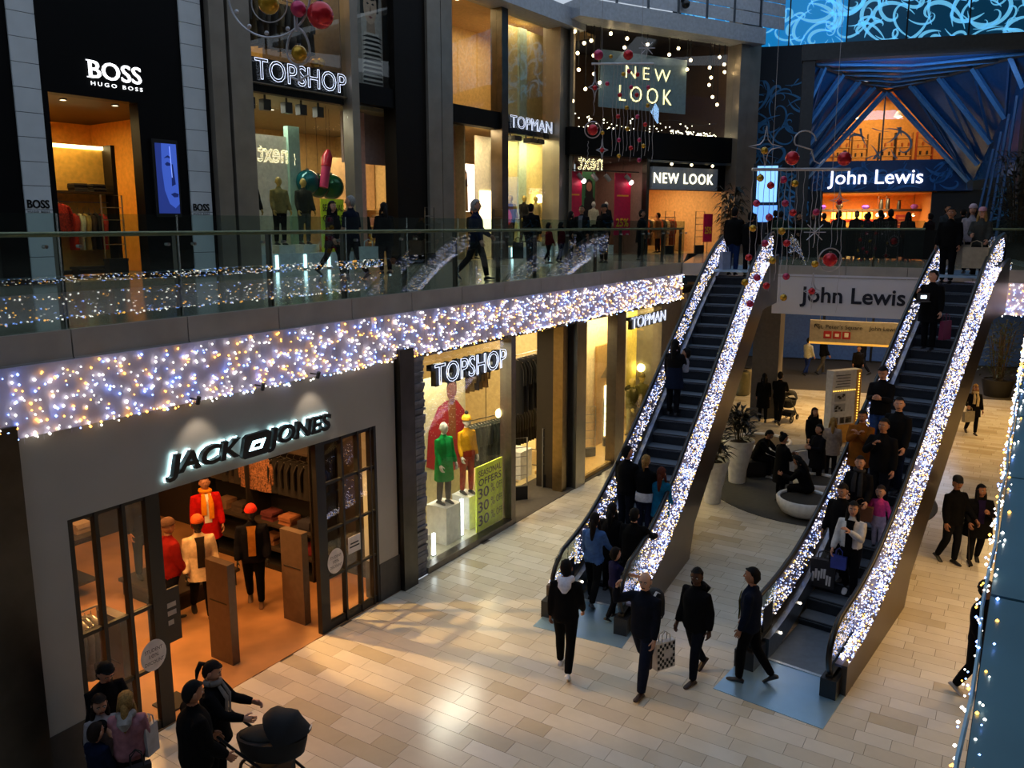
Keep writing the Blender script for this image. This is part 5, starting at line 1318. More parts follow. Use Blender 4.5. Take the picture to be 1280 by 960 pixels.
# portrait poster
t = thing('fashion_poster', 'tall black and white poster of a person in a striped top above the entrance', 'poster', U.p(9.6, .5, 10.9))
MB().box(9.05, 10.3, .45, .48, 10.9, 14.2, fr=U).build('board', M('#8f8880', .6), t)
poly('backdrop', [(9.45, 10.95), (10.3, 10.95), (10.3, 14.2), (9.45, 14.2)], .442, M('#b5aea4', .6), t)
poly('hair', [(9.42, 12.9), (9.46, 13.9), (9.6, 14.15), (10.1, 14.15), (10.2, 13.6), (10.15, 13.0)], .438, INKB, t)
poly('face', [(9.82 + .27 * math.cos(a), 13.15 + .5 * math.sin(a)) for a in [2 * PI * k / 20 for k in range(20)]], .434, M('#c2a68e', .6), t)
poly('neck', [(9.68, 12.8), (9.98, 12.8), (10.02, 12.4), (9.66, 12.4)], .436, M('#a08672', .6), t)
poly('fringe', [(9.54, 13.3), (9.6, 13.72), (10.06, 13.72), (10.1, 13.3), (9.95, 13.5), (9.7, 13.5)], .43, INKB, t)
for x in (9.72, 9.93): poly('eye', [(x - .06, 13.22), (x, 13.26), (x + .06, 13.22), (x, 13.19)], .428, INKB, t); poly('brow', [(x - .08, 13.32), (x + .08, 13.34), (x + .08, 13.37), (x - .08, 13.35)], .428, INKB, t)
poly('nose', [(9.83, 13.2), (9.87, 13.0), (9.78, 13.0)], .428, M('#8f7460', .6), t); poly('lips', [(9.74, 12.86), (9.83, 12.89), (9.92, 12.86), (9.83, 12.81)], .428, M('#8a4a44', .6), t)
for k in range(11): poly('stripe', [(9.47, 10.98 + .13 * k), (10.28, 10.98 + .13 * k), (10.28 - .02 * k, 11.05 + .13 * k), (9.47 + .02 * k, 11.05 + .13 * k)], .432, INKB, t)
poly('top', [(9.46, 10.96), (10.29, 10.96), (10.15, 12.42), (9.56, 12.42)], .436, M('#d0cac0', .6), t)
t = thing('panel_portrait', 'backlit panel picture of a person with long hair inside the cream shop', 'poster', U.p(15, 1.2, 7.5)); MB().box(14.5, 15.65, 1.2, 1.26, 7.3, 9.0, fr=U).build('light_box', M('#fff4ea', emit=1.6), t)
poly('dress', [(14.9, 7.32), (15.25, 7.32), (15.22, 8.3), (14.95, 8.3)], 1.19, M('#8a6a3a', .6), t); poly('face', [(15.08 + .09 * math.cos(a), 8.55 + .13 * math.sin(a)) for a in [2 * PI * k / 14 for k in range(14)]], 1.188, M('#b98a6c', .6), t); poly('hair', [(14.92, 8.2), (14.96, 8.7), (15.08, 8.8), (15.2, 8.68), (15.24, 8.2)], 1.189, M('#2a1812', .6), t)
t = thing('lit_backdrop', 'tall pale backdrop with a bright glow behind the mannequins of the small neon window', 'panel', U.p(17, 1.6, F2)); MB().box(16.1, 17.5, 1.5, 1.56, F2, 10.1, fr=U).build('panel', M('#e6dcc8', .6), t); MB().box(16.3, 17.3, 1.44, 1.5, 6.6, 8.1, fr=U).build('light_box', M('#ffe9b0', emit=3.), t)
poly('figure', [(17.0, 8.2), (17.3, 8.2), (17.33, 9.7), (17.05, 9.7)], 1.44, M('#2a201c', .6), t)
t = thing('display_wall', 'cream display wall behind the mannequins of the small upper neon window', 'panel', U.p(19.5, 1.6, F2)); MB().box(17.6, 21.3, 1.6, 1.66, F2, 14.4, fr=U).build('panel', M('#dcc98e', .6), t); MB().box(18.9, 19.4, 1.5, 1.6, F2, 14.4, fr=U).build('edge_panel', M('#b9c9b4', .5), t)
t = thing('window_lamp', 'bright lamp right of the three mannequins in the small upper neon window', 'lamp', U.p(20.2, 1.3, 7.9)); MB().sphere(U.p(20.2, 1.4, 7.9), .18, 12, 8).build('bulb', M('#ffe48a', emit=12.), t); MB().tube([U.p(20.2, 1.4, 7.75), U.p(20.2, 1.4, F2)], .015, 6).build('stand', STEEL, t)
t = thing('circle_poster', 'small poster with an orange-red disc in the small upper neon window', 'poster', U.p(16.4, .4, 6.9)); MB().box(16.05, 16.85, .32, .36, 6.7, 7.6, fr=U).build('upper_sheet', M('#8a4a2a', .5), t); MB().box(16.05, 16.85, .32, .36, 6.05, 6.65, fr=U).build('lower_sheet', M('#6a6a5a', .5), t); poly('disc', [(16.45 + .3 * math.cos(a), 7.1 + .3 * math.sin(a)) for a in [2 * PI * k / 18 for k in range(18)]], .31, M('#d0361c', emit=.3), t)
fit('lettering', 'SALE', U, 16.15, 16.75, 6.28, 6.42, .31, M('#26221c', .5), t)
gate('wire security gate in front of the dark upper wall', *tuple(U.p(10.9, -.8, 0))[:2], U.rot(), 1.75, .42, F2, col='#6a655f'); gate('wire security gate at the cream upper shop entrance', *tuple(U.p(14.7, -.6, 0))[:2], U.rot(), 1.75, .5, F2, col='#6a655f')
# goods seen through the upper entrance
t = thing('entrance_shelving', 'shelving of small goods seen through the upper shop entrance', 'shelving', U.p(12.6, 4.5, F2)); MB().box(11.6, 14.1, 4.8, 4.9, F2, 9.2, fr=U).build('back_panel', M('#c9ad84', .6), t)
for z in (6.2, 6.8, 7.4): MB().box(11.6, 14.1, 4.3, 4.8, z - .04, z, fr=U).build('shelf_board', M('#e6cf9a', .5), t)
for k in range(18): MB().box(11.7 + .25 * (k % 9), 11.85 + .25 * (k % 9), 4.35, 4.6, 6.2 + .6 * (k // 9), 6.4 + .6 * (k // 9) + .1 * (k % 3), fr=U).build('goods', M(('#d8a0a0', '#f0e0c0', '#7a4a3a', '#c9b23a')[k % 4], .6), t)
# pink posters and goods of the bend shop
for s, lab in ((.85, 'left'), (3.35, 'right')):
    t = thing('pink_poster', 'tall pink poster with yellow number hanging at the %s in the bend window' % lab, 'poster', B.p(s, .6, 6.4)); MB().box(s - .42, s + .42, .55, .58, 6.4, 8.95, fr=B).build('sheet', M('#d01048', .5), t)
    fit('lettering', '25%', B, s - .33, s + .33, 6.75, 7.1, .54, M('#ffc21a', .5), t, bold=.02); MB().box(s - .3, s + .3, .545, .55, 8.0, 8.06, fr=B).build('text_line', M('#ffb02a', .5), t); MB().tube([B.p(s, .56, 8.95), B.p(s, .56, 9.5)], .006, 4).build('cord', BLACK, t)
t = thing('pink_poster', 'small pink poster stand by the strap-leaved plant', 'poster', B.p(7.2, -.5, F2)); MB().box(6.95, 7.45, -.5, -.46, 6.1, 7.3, fr=B).build('sheet', M('#d01048', .5), t); fit('lettering', '25%', B, 7.0, 7.4, 6.45, 6.75, -.51, M('#ffc21a', .5), t, bold=.02); MB().tube([B.p(7.2, -.48, F2), B.p(7.2, -.48, 6.1)], .015, 6).build('stand', STEEL, t)
t = thing('green_poster', 'green poster of a person in dark clothes in the bend window', 'poster', B.p(1.9, 1.2, 6.6)); MB().box(1.4, 2.4, 1.2, 1.24, 6.6, 9.0, fr=B).build('sheet', M('#3f7a4c', .5), t); poly('coat', [(1.8, 6.62), (2.38, 6.62), (2.36, 7.9), (2.1, 8.2), (1.85, 7.9)], 1.19, M('#1a1512', .6), t, B); poly('face', [(2.08 + .14 * math.cos(a), 8.4 + .2 * math.sin(a)) for a in [2 * PI * k / 16 for k in range(16)]], 1.188, M('#b07a5c', .6), t, B); poly('hair', [(1.88, 8.0), (1.92, 8.62), (2.08, 8.72), (2.24, 8.62), (2.28, 8.0)], 1.189, M('#1c1210', .6), t, B)
for i, s in enumerate((1.0, 1.7, 2.35, 3.4)):
    t = thing('track_spotlight', '%s tilted spotlight from the left on the rail of the bend window' % ('first', 'second', 'third', 'fourth')[i], 'lamp', B.p(s, .4, 8.7)); MB().tube([B.p(s, .45, 8.85), B.p(s + .18, .35, 8.6)], .09, 10).build('head', M('#b0aca4', .4, .5), t); MB().tube([B.p(s, .45, 8.85), B.p(s, .45, 9.0)], .015, 5).build('bracket', BLACK, t)
    if i in (0, 3): MB().sphere(B.p(s + .2, .33, 8.57), .1, 10, 6).build('bulb', M('#ffd8d8', emit=12.), t)
MB_t = thing('spot_rail', 'dark rail carrying the tilted spotlights of the bend window', 'rail', B.p(2, .45, 9.0)); MB().box(.35, 4.1, .43, .47, 8.98, 9.02, fr=B).build('rail_bar', BLACK, MB_t); MB().box(.35, .4, .43, .47, 9.02, 9.5, fr=B).build('hanger', BLACK, MB_t)
rail('clothes rail left inside the orange bend shop', B, 4.5, 6.3, 3, 3, 7.2, F2); rail('clothes rail right inside the orange bend shop', B, 6.5, 8.6, 3.2, 3.2, 7.2, F2)
row('coat hanging left inside the orange bend shop', B, 4.6, 6.2, 3, 3, 7.2, ('#5a4630', '#8a3a1a', '#6a1f16', '#2e2018'), 8, 'coats left in the bend shop', ln=1.0, sc=1.2)
row('coat hanging right inside the orange bend shop', B, 6.6, 8.5, 3.2, 3.2, 7.2, ('#a8461f', '#3a281c', '#c9a070', '#7a3a1a'), 9, 'coats right in the bend shop', ln=1.0, sc=1.2)
gate('wire security gate left at the bend shop entrance', *tuple(B.p(5.3, -.2, 0))[:2], B.rot(), 1.8, .5, F2, col='#8a8070'); gate('wire security gate right at the bend shop entrance', *tuple(B.p(7.0, -.2, 0))[:2], B.rot(), 1.8, .5, F2, col='#8a8070')

# ------------------------------------------------------------------ hanging decorations
RED = M('#c4242c', .22, .35); GOLD = M('#c4962c', .25, .55); PINK = M('#b8305a', .25, .3); WIRE = M('#b9b6ba', .4, .5)
rr = random.Random(17)
def bauble(t, p, r, mt):
    q = MB().sphere(p, r, 16, 10).build('bauble', mt, t, smooth=180)
    MB().lathe([(r * .22, 0), (r * .22, r * .22)], 8, (p[0], p[1], p[2] + r * .94)).build('bauble_cap', STEEL, q)
def ring(t, fx, s, z, r, w_=.012, n=40): MB().tube([fx.p(s + r * math.cos(2 * PI * k / n), 0, z + r * math.sin(2 * PI * k / n)) for k in range(n + 1)], w_, 6).build('ring', WIRE, t)
def star(t, fx, s, z, h, w_): MB().tube([fx.p(s + x * w_, 0, z + y * h) for x, y in ((0, 1), (.12, .35), (.35, .12), (1, 0), (.35, -.12), (.12, -.35), (0, -1), (-.12, -.35), (-.35, -.12), (-1, 0), (-.35, .12), (-.12, .35), (0, 1))], .011, 5).build('star_frame', WIRE, t)
def strand(t, fx, s, z0, z1, sq=.0, n=0): MB().tube([fx.p(s + .012 * math.sin(i * 1.9), n, z0 + (z1 - z0) * i / 12) for i in range(13)], .005, 4).build('strand', WIRE, t)
# right-hand mobile over the escalators
X = Frame(5.2, 15, 90)
t = thing('bauble_mobile', 'hanging mobile of red and gold baubles beside the right-hand store sign', 'decoration', X.p(0, 0, 7.8))
MB().tube([X.p(-.86, 0, 7.8), X.p(.92, 0, 7.8)], .028, 8).build('bar', WIRE, t)
for s in (-.5, .6): MB().tube([X.p(s, 0, 7.8), X.p(s, 0, 19.5)], .004, 4).build('suspension_wire', WIRE, t)
star(t, X, -.63, 8.2, .36, .3); bauble(t, X.p(-.65, 0, 8.13), .065, GOLD); bauble(t, X.p(-.14, 0, 8.0), .125, RED); bauble(t, X.p(.8, 0, 7.99), .125, RED)
MB().tube([X.p(.05 + .22 * math.cos(a) * (1 - a / 14), 0, 8.3 + .2 * math.sin(a) * (1 - a / 14)) for a in [k * .3 for k in range(13)]] + [X.p(.2, 0, 8.15), X.p(.26, 0, 7.95), X.p(.36, 0, 7.9), X.p(.44, 0, 7.98)], .014, 6).build('scroll', WIRE, t)
drops = [(-.84, 5.6), (-.72, 6.0), (-.62, 5.5), (-.52, 5.9), (-.44, 5.6), (-.34, 5.8), (-.24, 5.4), (-.14, 6.0), (-.02, 6.1), (.1, 6.2), (.26, 6.15), (.34, 6.4), (.42, 6.0)]
for s, z in drops: strand(t, X, s, 7.8, z)
for s, z, mt in ((-.7, 7.65, GOLD), (-.5, 7.52, RED), (-.27, 7.62, PINK), (-.07, 7.55, GOLD), (-.74, 7.2, PINK), (-.5, 6.95, PINK), (-.22, 7.2, PINK), (-.08, 7.03, RED), (-.8, 6.75, GOLD), (-.26, 6.7, GOLD), (-.55, 6.48, PINK), (-.16, 6.48, RED), (-.84, 6.22, RED), (-.4, 6.16, GOLD), (-.66, 5.85, PINK), (-.88, 5.76, GOLD), (-.49, 5.7, RED), (-.12, 5.87, PINK), (-.78, 5.37, PINK), (-.15, 5.48, GOLD), (.36, 7.04, PINK), (.38, 6.1, GOLD)): bauble(t, X.p(s, rr.uniform(-.03, .03), z), .066, mt)
for a in [k * PI / 4 for k in range(8)]: MB().tube([X.p(.35, 0, 6.68), X.p(.35 + .2 * math.cos(a), 0, 6.68 + .2 * math.sin(a))], .008, 4).build('spark_ray', WIRE, t)
ring(t, X, .66, 6.18, .21); bauble(t, X.p(.66, 0, 6.18), .13, RED); strand(t, X, .66, 7.8, 6.4); star(t, X, .37, 5.6, .34, .17); bauble(t, X.p(.36, 0, 5.6), .065, RED); star(t, X, .76, 7.25, .2, .17); bauble(t, X.p(.76, 0, 7.22), .05, RED); strand(t, X, .76, 7.8, 6.45); strand(t, X, .84, 7.0, 5.2)
# centre mobile in front of the bend window
X = Frame(2.2, 17, 90)
t = thing('bauble_mobile', 'hanging mobile of baubles before the grey-blue hanging panel', 'decoration', X.p(0, 0, 10))
MB().tube([X.p(-.6, 0, 10), X.p(.64, 0, 10)], .022, 8).build('bar', WIRE, t)
for s in (-.4, .4): MB().tube([X.p(s, 0, 10), X.p(s, 0, 19.5)], .004, 4).build('suspension_wire', WIRE, t)
bauble(t, X.p(-.47, 0, 10.17), .1, PINK); bauble(t, X.p(.13, 0, 10.17), .1, RED); bauble(t, X.p(-.22, 0, 10.14), .04, GOLD)
for a in [k * PI / 4 for k in range(8)]: MB().tube([X.p(.5, 0, 10.3), X.p(.5 + .16 * math.cos(a), 0, 10.3 + .16 * math.sin(a))], .007, 4).build('spark_ray', WIRE, t)
strand(t, X, -.54, 10, 9.0); star(t, X, -.53, 9.55, .3, .13); bauble(t, X.p(-.53, 0, 9.54), .05, RED); ring(t, X, -.56, 8.72, .16); bauble(t, X.p(-.56, 0, 8.72), .11, RED); strand(t, X, -.36, 10, 8.4); star(t, X, -.36, 8.32, .22, .12); bauble(t, X.p(-.36, 0, 8.32), .045, RED); strand(t, X, -.65, 8.5, 8.1); bauble(t, X.p(-.36, 0, 8.66), .04, GOLD)
for i in range(12):
    s = -.16 + .075 * i; strand(t, X, s, 10, 8.2 + .12 * math.sin(i * 2.1))
for s, z, mt in ((-.28, 9.62, PINK), (.15, 9.86, PINK), (.33, 9.8, RED), (.04, 9.8, GOLD), (.2, 9.55, PINK), (.55, 9.55, PINK), (-.02, 9.4, RED), (.32, 9.4, RED), (.12, 9.15, GOLD), (.55, 9.2, GOLD), (-.05, 8.98, RED), (.35, 8.98, PINK), (.5, 8.82, RED), (.15, 8.74, GOLD), (-.02, 8.52, PINK), (.4, 8.52, PINK), (.22, 8.36, RED), (.48, 8.4, GOLD), (-.02, 8.2, GOLD), (.4, 8.12, PINK)): bauble(t, X.p(s, rr.uniform(-.03, .03), z), .045, mt)
# left mobile before the neon sign, mostly above the frame
X = Frame(-3.6, 13, 90)
t = thing('bauble_mobile', 'big ring mobile with red and gold baubles before the upper neon sign', 'decoration', X.p(0, 0, 10.2))
ring(t, X, -.08, 10.25, .62, .017, 60); ring(t, X, -.08, 10.12, .27, .009)
MB().tube([X.p(-.08, 0, 10.8), X.p(-.08, 0, 19.5)], .006, 4).build('suspension_wire', WIRE, t); MB().tube([X.p(.31, 0, 10.9), X.p(.31, 0, 9.72)], .03, 8).build('stem', WIRE, t)
bauble(t, X.p(-.09, 0, 10.12), .16, GOLD); bauble(t, X.p(.37, -.05, 10.03), .12, PINK); bauble(t, X.p(.7, -.05, 9.94), .2, RED)
MB().tube([X.p(.33 + .17 * math.sin(a) * (1 - .25 * math.cos(a)), 0, 9.5 + .27 * math.cos(a)) for a in [2 * PI * k / 30 for k in range(31)]], .018, 6).build('teardrop', WIRE, t); bauble(t, X.p(.34, 0, 9.4), .12, GOLD)
for a in (3.6, 4.1, 4.6, 5.2): MB().sphere(X.p(-.08 + .56 * math.cos(a), 0, 10.25 + .56 * math.sin(a)), .035, 8, 6).build('leaf_bead', WIRE, t)
MB().tube([X.p(.31, 0, 9.23), X.p(.33, 0, 9.0)], .025, 6).tube([X.p(.2, 0, 9.05), X.p(.33, 0, 9.0), X.p(.46, 0, 9.08)], .02, 6).build('finial', WIRE, t)

t = thing('dome_camera', 'black dome camera under the white railing above the bend shop', 'camera', B.p(5.2, -.85, 15.4))
MB().sphere(B.p(5.2, -.85, 15.5), .17, 14, 10).build('dome', GLOSSBLACK, t, smooth=180); MB().box(5.1, 5.3, -.85, -.66, 15.6, 15.75, fr=B).build('bracket', BLACK, t)
# ------------------------------------------------------------------ people: one skinned body each, dressed and posed
QUEUE = []
def rotx(v, a, o=(0, 0, 0)):   # pitch: positive leans forward (+y)
    c, s = math.cos(a), math.sin(a); y, z = v[1] - o[1], v[2] - o[2]
    return Vector((v[0], o[1] + y * c + z * s, o[2] - y * s + z * c))
def rotz(v, a):
    c, s = math.cos(a), math.sin(a); return Vector((v[0] * c - v[1] * s, v[0] * s + v[1] * c, v[2]))

def hand_mb(mb, wrist, d, palm_n, side, mi, sc=1., curl=.5):
    """palm with five separate fingers; d along the hand, palm_n out of the palm, side = towards the thumb"""
    d = d.normalized(); t = side - d * side.dot(d); t.normalize(); n = palm_n - d * palm_n.dot(d) - t * palm_n.dot(t)
    n = d.cross(t) if n.length < .1 else n.normalized()
    P = lambda u, v, q: wrist + (d * u + t * v + n * q) * sc
    pl = .095
    mb.hexa([P(-.01, -.028, -.014), P(-.01, .028, -.014), P(pl, .042, -.012), P(pl, -.042, -.012), P(-.01, -.028, .014), P(-.01, .028, .014), P(pl, .042, .012), P(pl, -.042, .012)], mi)
    for k, (v, ln) in enumerate(((.031, .07), (.011, .08), (-.011, .074), (-.031, .058))):
        a = 0; pts = [P(pl - .012, v, 0)]; pos = [pl - .012, 0]
        for j, q in enumerate((.5, .3, .26)):
            a += curl * (.55 + .25 * j) + .05 * k * curl
            pos[0] += math.cos(a) * ln * q * 1.15; pos[1] += math.sin(a) * ln * q * 1.15; pts.append(P(pos[0], v * (1 + .1 * (1 - curl)), pos[1]))
        mb.tube(pts, [.0098 * sc, .0092 * sc, .0085 * sc, .006 * sc], 6, mi)
    mb.tube([P(.012, .024, .004), P(.04, .05, .012), P(.066, .062, .02 + .02 * curl), P(.085, .058, .03 + .03 * curl)], [.013 * sc, .0115 * sc, .0098 * sc, .0065 * sc], 6, mi)

def head_mb(s, kid=False):
    """returns verts transform-free head in local coords: centre 0, faces +y, height .235"""
    mb = MB(); nu, nv = 18, 14; v = []
    for i in range(nv + 1):
        a = -PI / 2 + PI * i / nv; z = math.sin(a)
        for k in range(nu):
            b = 2 * PI * k / nu; x, y = math.cos(a) * math.cos(b), math.cos(a) * math.sin(b)
            X, Y, Z = x * .077, y * .096, z * .118
            if Z < 0:
                f = min(1, -Z / .118); X *= 1 - .38 * f * f; Y = Y * (1 - .30 * f) + .018 * f
                if y > 0: Y += .006 * f
            else: Y -= .008 * (Z / .118)
            if y > .75 and -.02 < Z < .03: Y -= .004
            v.append((X, Y, Z))
    f = [(i * nu + k, i * nu + (k + 1) % nu, (i + 1) * nu + (k + 1) % nu, (i + 1) * nu + k) for i in range(nv) for k in range(nu)]
    mb.add(v, f, 0)
    mb.add([(-.008, .088, .022), (.008, .088, .022), (.017, .090, -.026), (-.017, .090, -.026), (0, .118, -.02), (0, .094, .024)], [(0, 5, 4, 3), (5, 1, 2, 4), (3, 4, 2)], 0)   # nose
    for sd in (-1, 1):
        mb.sphere((sd * .079, -.005, -.004), (.012, .02, .032), 8, 6, 0)                          # ears
        mb.sphere((sd * .031, .081, .012), (.0135, .008, .008), 8, 6, 1)                           # eyes
        mb.sphere((sd * .031, .087, .012), (.006, .004, .006), 6, 4, 2)
        mb.box(sd * .031 - .02, sd * .031 + .02, .082, .090, .030, .0365, 2)                       # brows
    mb.box(-.024, .024, .086, .0925, -.058, -.048, 3)                                            # mouth
    return mb

HAIRC = dict(black='#0a0807', brown='#1c110a', dark='#120b08', blond='#8a6a3a', grey='#8a8680', red='#4a1e0e')
SKINC = dict(light='#bd8a6e', tan='#a06c4e', dark='#54331f', pale='#c99a80', white='#cfc9b8', ebony='#1a1512', gold='#b39a4a')

def person(name, label, cat, loc, az, H=1.75, top='#0c0c0e', leg='#0e0f12', shoe='#0a0a0a', skin='light', hair=('short', 'dark'),
           stride=0., lean=0., armL=(8, 8, 20), armR=(8, 8, 20), yaw=0., pitch=0., bulk=.02, wide=0., coat=None, hat=None, scarf=None, hood=None,
           hem=.84, sleeve=True, sit=False, legw=.016, kid=False, group=None, vox=.017, skirt=None, curl=(.5, .5), undert=None, legcol2=None, bag=None, mann=False, turn=0., kneeF=10, kneeB=22):
    s = H / 1.75
    rd = math.radians
    t = thing(name, label, cat, loc, -rd(az), group)
    hs = max(1.1, 1.0 / s) if kid else 1.1      # heads shrink less than bodies
    mb = MB(); segs = []
    # legs
    def mkleg(sd, a, b):
        hip = Vector((sd * .092, 0, 0)); th, sh = .44, .42
        da = rd(a); db = rd(a - b)
        kn = hip + Vector((sd * .005, math.sin(da) * th, -math.cos(da) * th))
        an = kn + Vector((0, math.sin(db) * sh, -math.cos(db) * sh))
        return hip, kn, an, db
    if sit: lg = [mkleg(-1, 86, 92), mkleg(1, 84, 88)]
    elif stride: lg = [mkleg(-1, stride, kneeF if stride > 0 else kneeB), mkleg(1, -stride, kneeB if stride > 0 else kneeF)]
    else: lg = [mkleg(-1, 2, 3), mkleg(1, -2, 4)]
    low = min(l[2].z for l in lg); pz = .085 - low
    off = Vector((0, -(lg[0][2].y + lg[1][2].y) / 2 if not sit else 0, pz))
    lw = legw
    feet = []
    for hip, kn, an, db in lg:
        h, k_, a = hip + off, kn + off, an + off
        mb.tube([h + Vector((0, 0, .07)), h, h.lerp(k_, .5), k_, k_.lerp(a, .4), a + Vector((0, 0, -.0))], [.085, (.1 + lw), (.08 + lw), (.06 + lw), (.058 + lw), (.045 + lw * .8)], 10)
        segs.append((h, k_, .10, .065, 'leg')); segs.append((k_, a, .065, .05, 'leg')); feet.append((a, db))
    # torso, leaning about the pelvis
    o = Vector((0, off.y, pz)); L_ = rd(lean)
    T = lambda x, y, z: rotx((x, y + off.y, z + pz - .9), L_, o)
    b = bulk
    prof = [(.80, .13 + b + wide, .10 + b), (.88, .165 + b + wide, .12 + b), (.98, .155 + b + wide, .112 + b), (1.1, .148 + b + wide, .112 + b), (1.22, .165 + b + wide * .7, .122 + b), (1.33, .17 + b * .8 + wide * .5, .122 + b * .8), (1.40, .138 + b * .6, .103 + b * .5), (1.445, .088 + b * .35, .08 + b * .3), (1.49, .062, .064), (1.55, .053, .056)]
    N = 16; v = []; f = []
    for z, rx, ry in prof:
        for k in range(N):
            a = 2 * PI * k / N; v.append(T(rx * math.cos(a), ry * math.sin(a), z))
    for i in range(len(prof) - 1):
        for k in range(N): f.append((i * N + k, i * N + (k + 1) % N, (i + 1) * N + (k + 1) % N, (i + 1) * N + k))
    f += [tuple(range(N))[::-1], tuple(range((len(prof) - 1) * N, len(prof) * N))]
    mb.add(v, f)
    segs += [(T(0, 0, hem + .1), T(0, 0, 1.33), .2, .2, 'top'), (T(0, 0, 1.52), T(0, 0, 1.6), .06, .06, 'skin'), (T(0, 0, .86), T(0, 0, hem - .02), .15, .15, 'leg')]
    # arms
    hands = []
    for sd, (fw, ab, el), cu in ((-1, armL, curl[0]), (1, armR, curl[1])):
        sh = T(sd * (.158 + b * .45 + wide * .3), 0, 1.385)
        fa = rd(fw) + L_ * .6; ab_ = rd(ab) * sd
        d1 = Vector((math.sin(ab_) * math.cos(fa * .4), math.sin(fa) * math.cos(ab_), -math.cos(fa) * math.cos(ab_))).normalized()
        e = sh + d1 * .285
        fb = fa + rd(abs(el)); inn = rd(min(45, max(0, el - 25) * .55)) if el > 0 else 0
        d2 = Vector((math.sin(ab_) * .6 - sd * math.sin(inn), math.sin(fb) * math.cos(inn), -math.cos(fb) * math.cos(inn) - .0)).normalized()
        w_ = e + d2 * .255
        ar = b * .5
        mb.tube([T(sd * .09, 0, 1.405), sh, sh.lerp(e, .5), e, e.lerp(w_, .5), w_], [.05, .058 + ar, .053 + ar, .046 + ar, .043 + ar, .034 + ar * .6], 10)
        segs.append((sh, e, .06 + ar, .05 + ar, 'arm')); segs.append((e, w_, .05 + ar, .036 + ar * .6, 'fore'))
        hands.append((w_, d2, sd, cu, e))
    # head
    nk = T(0, 0, 1.52)
    QUEUE.append(dict(t=t, mb=mb, segs=segs, s=s, vox=vox, cols=(top, leg, skin, sleeve), feet=feet, hands=hands, shoe=shoe, headp=T(0, .012, 1.635), L=L_, yaw=rd(yaw), pitch=rd(pitch) + L_ * .6,
                      hair=hair, hat=hat, scarf=scarf, hood=hood, coat=coat, T=T, b=b, wide=wide, skirt=skirt, hs=hs, mann=mann, undert=undert, pz=pz))
    t['_h'] = 1
    del t['_h']
    t.scale = (s, s, s)
    return t

def child(t, mb, nm, mt, smooth=60):
    o = bpy.data.objects.new(nm, mb.mesh(nm, mt, smooth)); COL.objects.link(o); o.parent = t; return o

